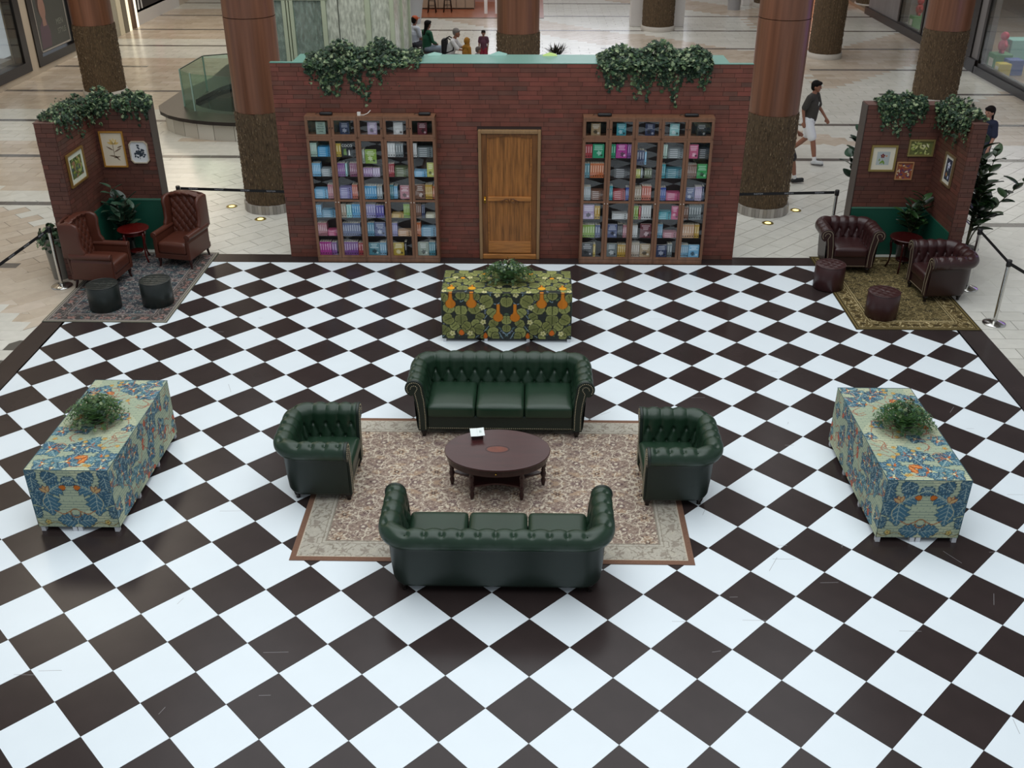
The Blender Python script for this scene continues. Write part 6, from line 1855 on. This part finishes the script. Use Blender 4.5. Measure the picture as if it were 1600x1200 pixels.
belt('black belt running left from the post by the left booth', (-7.42, 6.60 + .04, BZ), (-7.29, 8.79 - .04, BZ))
belt('black belt between the left booth and the brick wall', (-5.92, 10.80, BZ), (-3.69, 10.62, BZ))
belt('black belt between the brick wall and the right booth', (2.97, 10.62, BZ), (5.02, 10.78, BZ))
belt('black belt between the two posts beside the right booth', (6.63, 7.74, BZ), (6.72, 8.93, BZ))
belt('black belt running right from the nearest right barrier post', (6.95, 6.14, BZ), (6.63, 7.66, BZ))

# ------------------------------------------------------------------ far planters and furniture
M_pot_w = '#c9c7c4'
def tall_planter(lb, x, y, r0, r1, h, c, leafc, seed, square=False, n=150):
    rr = random.Random(seed); t = thing('planter', lb, 'planter', (x, y, FZ))
    if square:
        MB().box(-r0, r0, -r0, r0, 0, h).build('pot', mat('planter_' + c, c, .35), t, bevel=.02)
    else:
        MB().lathe([(r0, 0), (r1, h), (r1 + .01, h + .01), (r1 - .03, h + .01), (r1 - .04, h - .05)], seg=28, cap=False).build('pot', mat('planter_' + c, c, .35), t)
        MB().lathe([(0, h - .05), (r1 - .03, h - .05)], seg=20, cap=False).build('soil', mat('soil', '#2a1f17', .95), t)
    b = MB()
    for k in range(n):
        a = rr.uniform(0, 6.28); q = rr.random() * r1 * 1.3; L_ = rr.uniform(.15, .34); e = rr.uniform(.2, 1.3)
        d = np.array([math.cos(a) * math.cos(e), math.sin(a) * math.cos(e), math.sin(e)]); w_ = np.array([-math.sin(a), math.cos(a), 0]) * .022
        p = np.array([q * .4 * math.cos(a), q * .4 * math.sin(a), h + rr.uniform(-.02, .15)])
        b.add([p, p + d * L_ * .5 + w_, p + d * L_, p + d * L_ * .5 - w_], [(0, 1, 2), (0, 2, 3)])
    o = b.build('leaves', island_mat('leaves_' + leafc, {'purple': ['#3a1426', '#5a2038', '#2a1420', '#7a2a48'], 'dark': ['#1f1a16', '#2c2a1c', '#3a2420', '#182018']}[leafc], .5), t); o['kind'] = 'stuff'
    return t
tall_planter('tall white planter with purple spiky plant behind the seated man in the cap', -4.45, 33.3, .30, .48, 1.15, '#aeb0b4', 'purple', 31)
tall_planter('grey planter with dark plant beside the middle column', .62, 22.6, .20, .26, .85, '#8d9094', 'dark', 32, n=110)
tall_planter('white square planter left of the distant bark column', 3.72, 32.9, .22, .26, 1.0, '#cfcac6', 'purple', 33, square=True)
tall_planter('white square planter right of the distant bark column', 5.22, 32.9, .22, .26, 1.0, '#cfcac6', 'purple', 34, square=True)
tall_planter('grey round planter far away left of the right front column', 7.95, 36.8, .24, .30, 1.1, '#9a9a9c', 'purple', 35)
tall_planter('white square planter beside the farthest bark column', 8.62, 37.9, .15, .18, 1.1, '#cfcac6', 'dark', 36, square=True)

# cafe zone far behind
cf = MB().box(-5.2, .4, 34.6, 41, FZ, FZ + .01).build('cafe_floor', mat('terracotta', '#94563c', .3, noise=.1, nscale=2), floor)
cc = thing('cafe_counter', 'pale panelled cafe counter far behind the seated people', 'counter', (-3.9, 36.6, FZ + .01))
for k in range(7): MB().box(-.95 + k * .36, -.61 + k * .36, 0, .1, .05, 1.05).build('panel', mat('counter_panel', '#a08c78', .5), cc)
MB().box(-1.0, 1.6, -.05, .7, 1.05, 1.1).build('worktop', mat('counter_top', '#8a7a6c', .4), cc)
MB().box(-.95, 1.55, .1, .7, 0, 1.05).build('body', mat('counter_body', '#77685a', .6), cc)
c2 = thing('cafe_counter', 'white and pink lit counter left of the middle column', 'counter', (-2.2, 38.6, FZ + .01))
MB().box(-.6, 1.6, 0, .7, 0, 1.0).build('body', mat('counter_pink', '#b08a80', .4), c2)
for k in range(2): MB().box(.3 + k * .42, .42 + k * .42, -3.1, -2.98, 0, 1.8).build('white_leg', mat('white_paint', '#e6e4e2', .4), c2)
def stool(lb, x, y):
    t = thing('bar_stool', lb, 'stool', (x, y, FZ + .01)); m = mat('stool_dark', '#2a1d16', .4)
    MB().lathe([(.18, .72), (.19, .75), (.17, .77)], seg=20).build('seat', m, t)
    for k in range(4):
        a = PI / 4 + k * PI / 2; MB().tube([(.13 * math.cos(a), .13 * math.sin(a), .73), (.22 * math.cos(a), .22 * math.sin(a), 0)], .018, 6).build('leg', m, t)
    for z in (.25, .45): 
        r = .13 + .09 * (1 - z / .73)
        MB().tube([(r * math.cos(PI / 4 + k * PI / 2), r * math.sin(PI / 4 + k * PI / 2), z) for k in range(5)], .01, 5).build('rung', m, t)
stool('dark wooden bar stool at the far cafe counter, left one', -3.95, 35.75)
stool('dark wooden bar stool at the far cafe counter, right one', -3.35, 35.9)
MB().box(-5.2, .4, 34.45, 34.6, FZ, FZ + .01).build('cafe_edge_strip', mat('cafe_edge', '#5a4436', .4), floor)
rp = thing('warm_display', 'glowing orange display at the far end of the right walkway', 'display', (12.3, 41.5, FZ))
MB().box(-.8, .8, 0, .2, 0, 2.6).build('panel', mat('glow_orange', '#e88a55', .5, emit=1.1), rp)
MB().box(-.9, .9, -.05, .25, 2.6, 2.7).build('frame', M_blackframe, rp)

# ------------------------------------------------------------------ people
def capsule(b, p0, p1, r0, r1, seg=12, flat=None):
    p0, p1 = np.array(p0, float), np.array(p1, float); d = p1 - p0; L = np.linalg.norm(d) + 1e-9; d = d / L
    z = Vector(d); x = z.orthogonal().normalized(); y = z.cross(x); x, y = np.array(x), np.array(y)
    rings = []
    for a in np.linspace(-PI / 2, 0, 4): rings.append((p0 + d * r0 * math.sin(a), r0 * math.cos(a)))
    for f in (.33, .66): rings.append((p0 + (p1 - p0) * f, r0 + (r1 - r0) * f))
    for a in np.linspace(0, PI / 2, 4): rings.append((p1 + d * r1 * math.sin(a), r1 * math.cos(a)))
    V = []
    for (c, r) in rings:
        r = max(r, 1e-4)
        for k in range(seg):
            a = 2 * PI * k / seg; V.append(c + (x * math.cos(a) + y * math.sin(a)) * r)
    n = len(rings)
    F = [(i * seg + k, i * seg + (k + 1) % seg, (i + 1) * seg + (k + 1) % seg, (i + 1) * seg + k) for i in range(n - 1) for k in range(seg)]
    F += [tuple(range(seg))[::-1], tuple((n - 1) * seg + k for k in range(seg))]
    V = np.array(V)
    if flat is not None: 
        c = (p0 + p1) / 2; ax = np.array(flat[0], float); ax /= np.linalg.norm(ax)
        V = V + np.outer((V - c) @ ax, ax) * (flat[1] - 1)
    b.add(V, F)
def fuse(b, name, m, parent, vox=.012, smooth=4):
    """one continuous surface out of the overlapping volumes"""
    me = b.mesh('tmp', m); o = bpy.data.objects.new('tmp', me); C.objects.link(o)
    bm = bmesh.new(); bm.from_mesh(me); bmesh.ops.recalc_face_normals(bm, faces=bm.faces); bm.to_mesh(me); bm.free()
    md = o.modifiers.new('r', 'REMESH'); md.mode = 'VOXEL'; md.voxel_size = vox; md.use_smooth_shade = True
    if smooth:
        ms = o.modifiers.new('s', 'SMOOTH'); ms.factor = .5; ms.iterations = smooth
    bpy.context.view_layer.update()
    dg = bpy.context.evaluated_depsgraph_get()
    me2 = bpy.data.meshes.new_from_object(o.evaluated_get(dg)); bpy.data.objects.remove(o)
    me2.materials.clear(); me2.materials.append(m)
    return link_mesh(name, me2, parent)
def person(lb, loc, rz, J, skin, hair, top, bottom, shoes=None, sock=None, sleeve=.55, legcut=.5, sc=1.0, vox=.012, long_hair=False, cap=None, bald=False, hood=False, face=1, build=1.0, head_dir=(0, -1, 0), topname='shirt'):
    """J: joints in metres, the person facing -y. pelvis, chest, neck, head, shL elL haL shR elR haR hipL knL anL hipR knR anR"""
    t = thing('person', lb, 'person', loc, rz); t.scale = (sc, sc, sc)
    ms = mat('skin_' + skin, skin, .5); w_ = build
    g = {k: np.array(v, float) for k, v in J.items()}
    b = MB()
    pel, che, nek, hed = g['pelvis'], g['chest'], g['neck'], g['head']
    hd = np.array(head_dir, float); hd /= np.linalg.norm(hd); upv = np.array([0, 0, 1.0]); sd = np.cross(hd, upv); sd /= np.linalg.norm(sd)
    # trunk
    capsule(b, g['hipL'] * .5 + pel * .5, g['hipR'] * .5 + pel * .5, .10 * w_, .10 * w_)
    capsule(b, pel, che, .115 * w_, .13 * w_)
    shm = (g['shL'] + g['shR']) / 2
    capsule(b, g['shL'] * .8 + shm * .2, g['shR'] * .8 + shm * .2, .062, .062); capsule(b, che, shm, .12 * w_, .085)
    capsule(b, shm, nek + (hed - nek) * .3, .055, .05)
    # head: skull, jaw, nose, ears
    b.ball(tuple(hed + upv * .02), (.078, .09, .10), 16, 12)
    capsule(b, hed + hd * .035 - upv * .03, hed + hd * .045 - upv * .075, .05, .032)
    b.ball(tuple(hed + hd * .098 - upv * .012), (.014, .014, .022), 8, 6)
    for s_ in (-1, 1): b.ball(tuple(hed + sd * s_ * .08 - upv * .005), (.014, .02, .03), 8, 6)
    for s_ in 'LR':
        sh, el, ha = g['sh' + s_], g['el' + s_], g['ha' + s_]
        capsule(b, sh, el, .046 * w_, .036); capsule(b, el, ha, .036, .025)
        # hand: palm, four fingers and a thumb
        d = ha - el; d /= np.linalg.norm(d); fd = d + np.array([0, 0, -.25]); fd /= np.linalg.norm(fd)
        lat = np.cross(fd, sd); 
        if np.linalg.norm(lat) < .2: lat = np.cross(fd, upv)
        lat /= np.linalg.norm(lat); nr = np.cross(fd, lat)
        pc = ha + fd * .075
        capsule(b, ha, pc - lat * .018, .024, .022, 8); capsule(b, ha, pc + lat * .018, .024, .022, 8)
        if vox < .0135:
            for q, L_ in enumerate((.062, .074, .07, .052)):
                p0 = pc + lat * (.03 - .02 * q); p1 = p0 + fd * L_ * .55; p2 = p1 + (fd * .7 + nr * .5) * L_ * .45
                capsule(b, p0, p1, .0105, .0095, 8); capsule(b, p1, p2, .0095, .008, 8)
            p0 = ha + fd * .03 + lat * .026; p1 = p0 + (fd * .7 + lat * .7) * .035; capsule(b, p0, p1, .012, .0105, 8); capsule(b, p1, p1 + fd * .026, .0105, .009, 8)
        hp, kn, an = g['hip' + s_], g['kn' + s_], g['an' + s_]
        capsule(b, hp, kn, .082 * w_, .055); capsule(b, kn, kn + (an - kn) * .35, .054, .055); capsule(b, kn + (an - kn) * .35, an, .055, .036)
        fo = g.get('toe' + s_, an + np.array([0, -.15, -.05]))
        capsule(b, an + np.array([0, .02, -.03]), fo, .036, .03)
    body = fuse(b, 'body', ms, t, vox, 3)
    # clothes
    b = MB()
    capsule(b, pel + upv * .0, che, .135 * w_, .147 * w_); capsule(b, g['hipL'] * .5 + pel * .5 + upv * .03, g['hipR'] * .5 + pel * .5 + upv * .03, .12 * w_, .12 * w_)
    capsule(b, g['shL'] * .85 + shm * .15, g['shR'] * .85 + shm * .15, .072, .072); capsule(b, che, shm - upv * .01, .135 * w_, .095)
    for s_ in 'LR':
        sh, el, ha = g['sh' + s_], g['el' + s_], g['ha' + s_]
        if sleeve <= 1: capsule(b, sh, sh + (el - sh) * sleeve * 1.25, .062 * w_, .066)
        else: capsule(b, sh, el, .062 * w_, .052); capsule(b, el, el + (ha - el) * .85, .05, .04)
    fuse(b, topname, mat('cloth_' + top, top, .85, noise=.08, nscale=6, bump=.2, bscale=14), t, vox, 4)
    b = MB()
    capsule(b, g['hipL'] * .6 + pel * .4, g['hipR'] * .6 + pel * .4, .125 * w_, .125 * w_)
    for s_ in 'LR':
        hp, kn, an = g['hip' + s_], g['kn' + s_], g['an' + s_]
        if legcut <= 1: capsule(b, hp, hp + (kn - hp) * legcut * 1.1, .10 * w_, .098)
        else: capsule(b, hp, kn, .10 * w_, .075); capsule(b, kn, kn + (an - kn) * .9, .074, .06)
    fuse(b, 'shorts' if legcut <= 1 else 'trousers', mat('cloth_' + bottom, bottom, .8, bump=.15, bscale=14), t, vox, 4)
    # hair
    if not bald:
        b = MB(); mh = mat('hair_' + hair, hair, .75, spec=.15, bump=.4, bscale=50)
        b.ball(tuple(hed + upv * .045 - hd * .02), (.094, .102, .092), 16, 12); b.ball(tuple(hed + upv * .0 - hd * .05), (.08, .07, .09), 12, 10)
        b.ball(tuple(hed + upv * .075 + hd * .05), (.075, .06, .042), 12, 8)
        if long_hair: capsule(b, hed - hd * .06, nek - hd * .09 - upv * .12, .06, .045)
        fuse(b, 'hair', mh, t, max(.01, vox * .8), 3)
    if cap:
        b = MB(); mcap = mat('cap_' + cap, cap, .7)
        b.ball(tuple(hed + upv * .065), (.102, .108, .085), 16, 12); 
        c0 = hed + upv * .06 + hd * .09; capsule(b, c0, c0 + hd * .07, .06, .05, 12, flat=(upv, .25))
        fuse(b, 'cap', mcap, t, .012, 2)
    if hood:
        b = MB(); b.ball(tuple(hed + upv * .03 - hd * .015), (.105, .115, .13), 16, 12); capsule(b, hed - upv * .08, nek - upv * .03, .09, .12)
        fuse(b, 'headscarf', mat('cloth_' + top, top, .85), t, .014, 3)
    if face:
        for s_ in (-1, 1):
            MB().ball(tuple(hed + hd * .083 + sd * s_ * .03 + upv * .012), (.011, .011, .008), 8, 6).build('eye', mat('eye', '#1a1412', .3), t)
        MB().ball(tuple(hed + hd * .083 - upv * .052), (.022, .01, .006), 8, 6).build('mouth', mat('lips', '#7a3f36', .5), t)
    for s_ in 'LR':
        an = g['an' + s_]; fo = g.get('toe' + s_, an + np.array([0, -.15, -.05]))
        if sock: 
            b = MB(); kn = g['kn' + s_]; dv = (kn - an) / np.linalg.norm(kn - an); capsule(b, an - dv * .02, an + dv * .07, .042, .046); fuse(b, 'sock', mat('sock', sock, .8), t, .012, 2)
        if shoes:
            b = MB(); heel = an + np.array([0, .03, -.045]); capsule(b, heel, fo, .048, .042); capsule(b, an + np.array([0, 0, -.01]), (heel + fo) / 2, .045, .04)
            sh_ = fuse(b, 'shoe', mat('shoe_' + shoes, shoes, .5), t, .011, 2)
            zmin = min(v.co.z for v in sh_.data.vertices)
            b = MB(); dv = (fo - heel); dv = dv / np.linalg.norm(dv); capsule(b, heel - np.array([0, 0, .034]), fo - np.array([0, 0, .03]) + dv * .01, .046, .042, flat=((0, 0, 1), .35))
            fuse(b, 'sole', mat('sole_' + ('#15151a' if shoes != '#101012' else '#101012'), '#2a2a2e', .6), sh_, .011, 1)
    return t
# walking man in the grey T-shirt, facing right (+x) and a little to the viewer
WJ = dict(pelvis=(0, 0, .93), chest=(0, -.015, 1.20), neck=(0, -.03, 1.44), head=(0, -.065, 1.585),
          shL=(.185, -.02, 1.39), elL=(.235, -.10, 1.13), haL=(.255, -.26, .93), shR=(-.185, -.02, 1.39), elR=(-.215, .07, 1.13), haR=(-.20, .03, .90),
          hipL=(.085, 0, .90), knL=(.09, .04, .50), anL=(.09, .34, .20), hipR=(-.085, 0, .90), knR=(-.09, -.18, .50), anR=(-.09, -.27, .10),
          toeL=(.09, .25, .055), toeR=(-.09, -.43, .075))
wk = person('walking man in a dark grey T-shirt and white shorts, right of the brick wall', (5.78, 15.72, FZ - .0), PI / 2 - .62, WJ, '#8a5c48', '#0e0c0c', '#37332f', '#d8d9dc', shoes='#b9bbbc', sock='#d8d8d8', sleeve=.62, legcut=.72, sc=1.0, vox=.0095, build=1.12)
tx_ = MB(); tx_.prism([(-.03, 1.22), (-.01, 1.20), (.0, 1.25), (.03, 1.24), (.02, 1.28), (-.01, 1.30), (-.02, 1.26)], -.168, -.163, 'y'); tx_.build('chest_print', mat('chest_print', '#c9c9c4', .6), wk)
CJ = dict(WJ); CJ.update(haL=(.15, -.3, 1.0), elL=(.24, -.04, 1.12))
person('person in a green camouflage shirt half hidden behind the right front column', (4.98, 14.30, FZ), PI / 2 + .1, CJ, '#8a5c48', '#0e0c0c', '#3f4a30', '#2c2a2c', shoes='#101012', sock='#c8c4c8', sleeve=.7, legcut=.8, sc=.97, vox=.012)
GJ = dict(pelvis=(0, 0, .86), chest=(0, -.01, 1.10), neck=(0, -.01, 1.32), head=(0, -.03, 1.46), shL=(.155, 0, 1.27), elL=(.19, .0, 1.03), haL=(.18, -.08, .82), shR=(-.155, 0, 1.27), elR=(-.19, 0, 1.03), haR=(-.18, -.08, .82),
          hipL=(.08, 0, .84), knL=(.09, -.05, .47), anL=(.09, -.02, .09), hipR=(-.08, 0, .84), knR=(-.09, .05, .47), anR=(-.09, .15, .11), toeL=(.09, -.17, .04), toeR=(-.09, 0.02, .05))
person('girl in a navy top behind the right booth side wing', (8.78, 14.1, FZ), -1.0, GJ, '#9a6f5c', '#17100e', '#1a2038', '#2a2a34', shoes='#c8c8c8', sleeve=.7, legcut=1.5, long_hair=True, vox=.012, build=.9)
# seated people by the fountain
def seated(h=.46, lean=0.0, arms='lap'):
    J = dict(pelvis=(0, 0, h + .10), chest=(0, -.02 - lean * .5, h + .36), neck=(0, -.04 - lean, h + .60), head=(0, -.07 - lean * 1.15, h + .745),
             shL=(.18, -.02 - lean * .9, h + .54), shR=(-.18, -.02 - lean * .9, h + .54), hipL=(.09, 0, h + .08), hipR=(-.09, 0, h + .08),
             knL=(.11, -.42, h + .07), knR=(-.11, -.42, h + .07), anL=(.11, -.44, .09), anR=(-.11, -.44, .09), toeL=(.11, -.6, .05), toeR=(-.11, -.6, .05))
    if arms == 'lap': J.update(elL=(.23, -.06 - lean, h + .30), haL=(.10, -.28 - lean * .6, h + .2), elR=(-.23, -.06 - lean, h + .30), haR=(-.10, -.28 - lean * .6, h + .2))
    else: J.update(elL=(.22, -.16 - lean, h + .34), haL=(.10, -.38 - lean * .6, h + .3), elR=(-.22, -.16 - lean, h + .34), haR=(-.10, -.38 - lean * .6, h + .3))
    return J

person('seated man in a white T-shirt and orange cap, seen from behind past the wall top', (-3.62, 26.20, FZ), 2.35, seated(.46), '#7a5040', '#17110e', '#c2c8d2', '#3a3c44', shoes='#4a4a4c', sleeve=.7, legcut=1.5, cap='#a8481e', vox=.013, build=1.12, face=1)
person('seated woman in a dark green top with dark hair beside the man in the cap', (-3.16, 25.45, FZ), 2.25, seated(.46), '#7a5040', '#14100e', '#175038', '#7f8c98', shoes='#4a4a4c', sleeve=1.5, legcut=1.5, long_hair=True, vox=.013)
om = person('grey-haired man in a white T-shirt leaning forward with a black backpack', (-2.42, 24.15, FZ), 1.45, seated(.46, .16, 'reach'), '#8a5c48', '#77726e', '#c9c8c8', '#4a4c50', shoes='#4a4a4c', sleeve=.7, legcut=1.5, vox=.013, head_dir=(0, -1, -.35))
bp = thing('backpack', 'black backpack worn by the grey-haired man', 'backpack', (-2.42, 24.15, .5), 1.45)
V, F = rbox(0, .10, .33, .28, .17, .44, .07, n=9); MB().add(V, F, 0, True).build('bag_body', mat('bag_black', '#121216', .7), bp)
for sg in (-1, 1): MB().tube([(sg * .12, .10, .52), (sg * .13, -.02, .58), (sg * .13, -.20, .47), (sg * .13, -.17, .25), (sg * .12, .06, .16)], .02, 6).build('shoulder_strap', mat('bag_black', '#121216', .7), bp)
KJ = dict(GJ)
person('child in a mustard headscarf in front of the grey-haired man', (-1.83, 23.15, FZ), 2.3, KJ, '#8a5c48', '#17100e', '#9a6a20', '#5a4a30', shoes='#4a4a4c', sleeve=1.5, legcut=1.5, vox=.013, sc=.78, hood=True)
person('boy with cropped hair, only his head above the wall top', (-1.50, 22.60, FZ), 1.9, KJ, '#9a6f5c', '#5f5450', '#9a9aa0', '#3a3c44', shoes='#4a4a4c', sleeve=.7, legcut=.9, vox=.013, sc=.70)
person('small standing child in a red and blue patterned top left of the middle column', (-1.46, 25.2, FZ), -.1, KJ, '#8a6250', '#1c1410', '#5a3444', '#8a2438', shoes='#4a4a4c', sleeve=.5, legcut=.9, vox=.013, sc=.70)
print('triangles', sum(len(p.vertices) - 2 for m_ in {o.data for o in SC.objects if o.type == 'MESH'} for p in m_.polygons), 'objects', len(SC.objects))
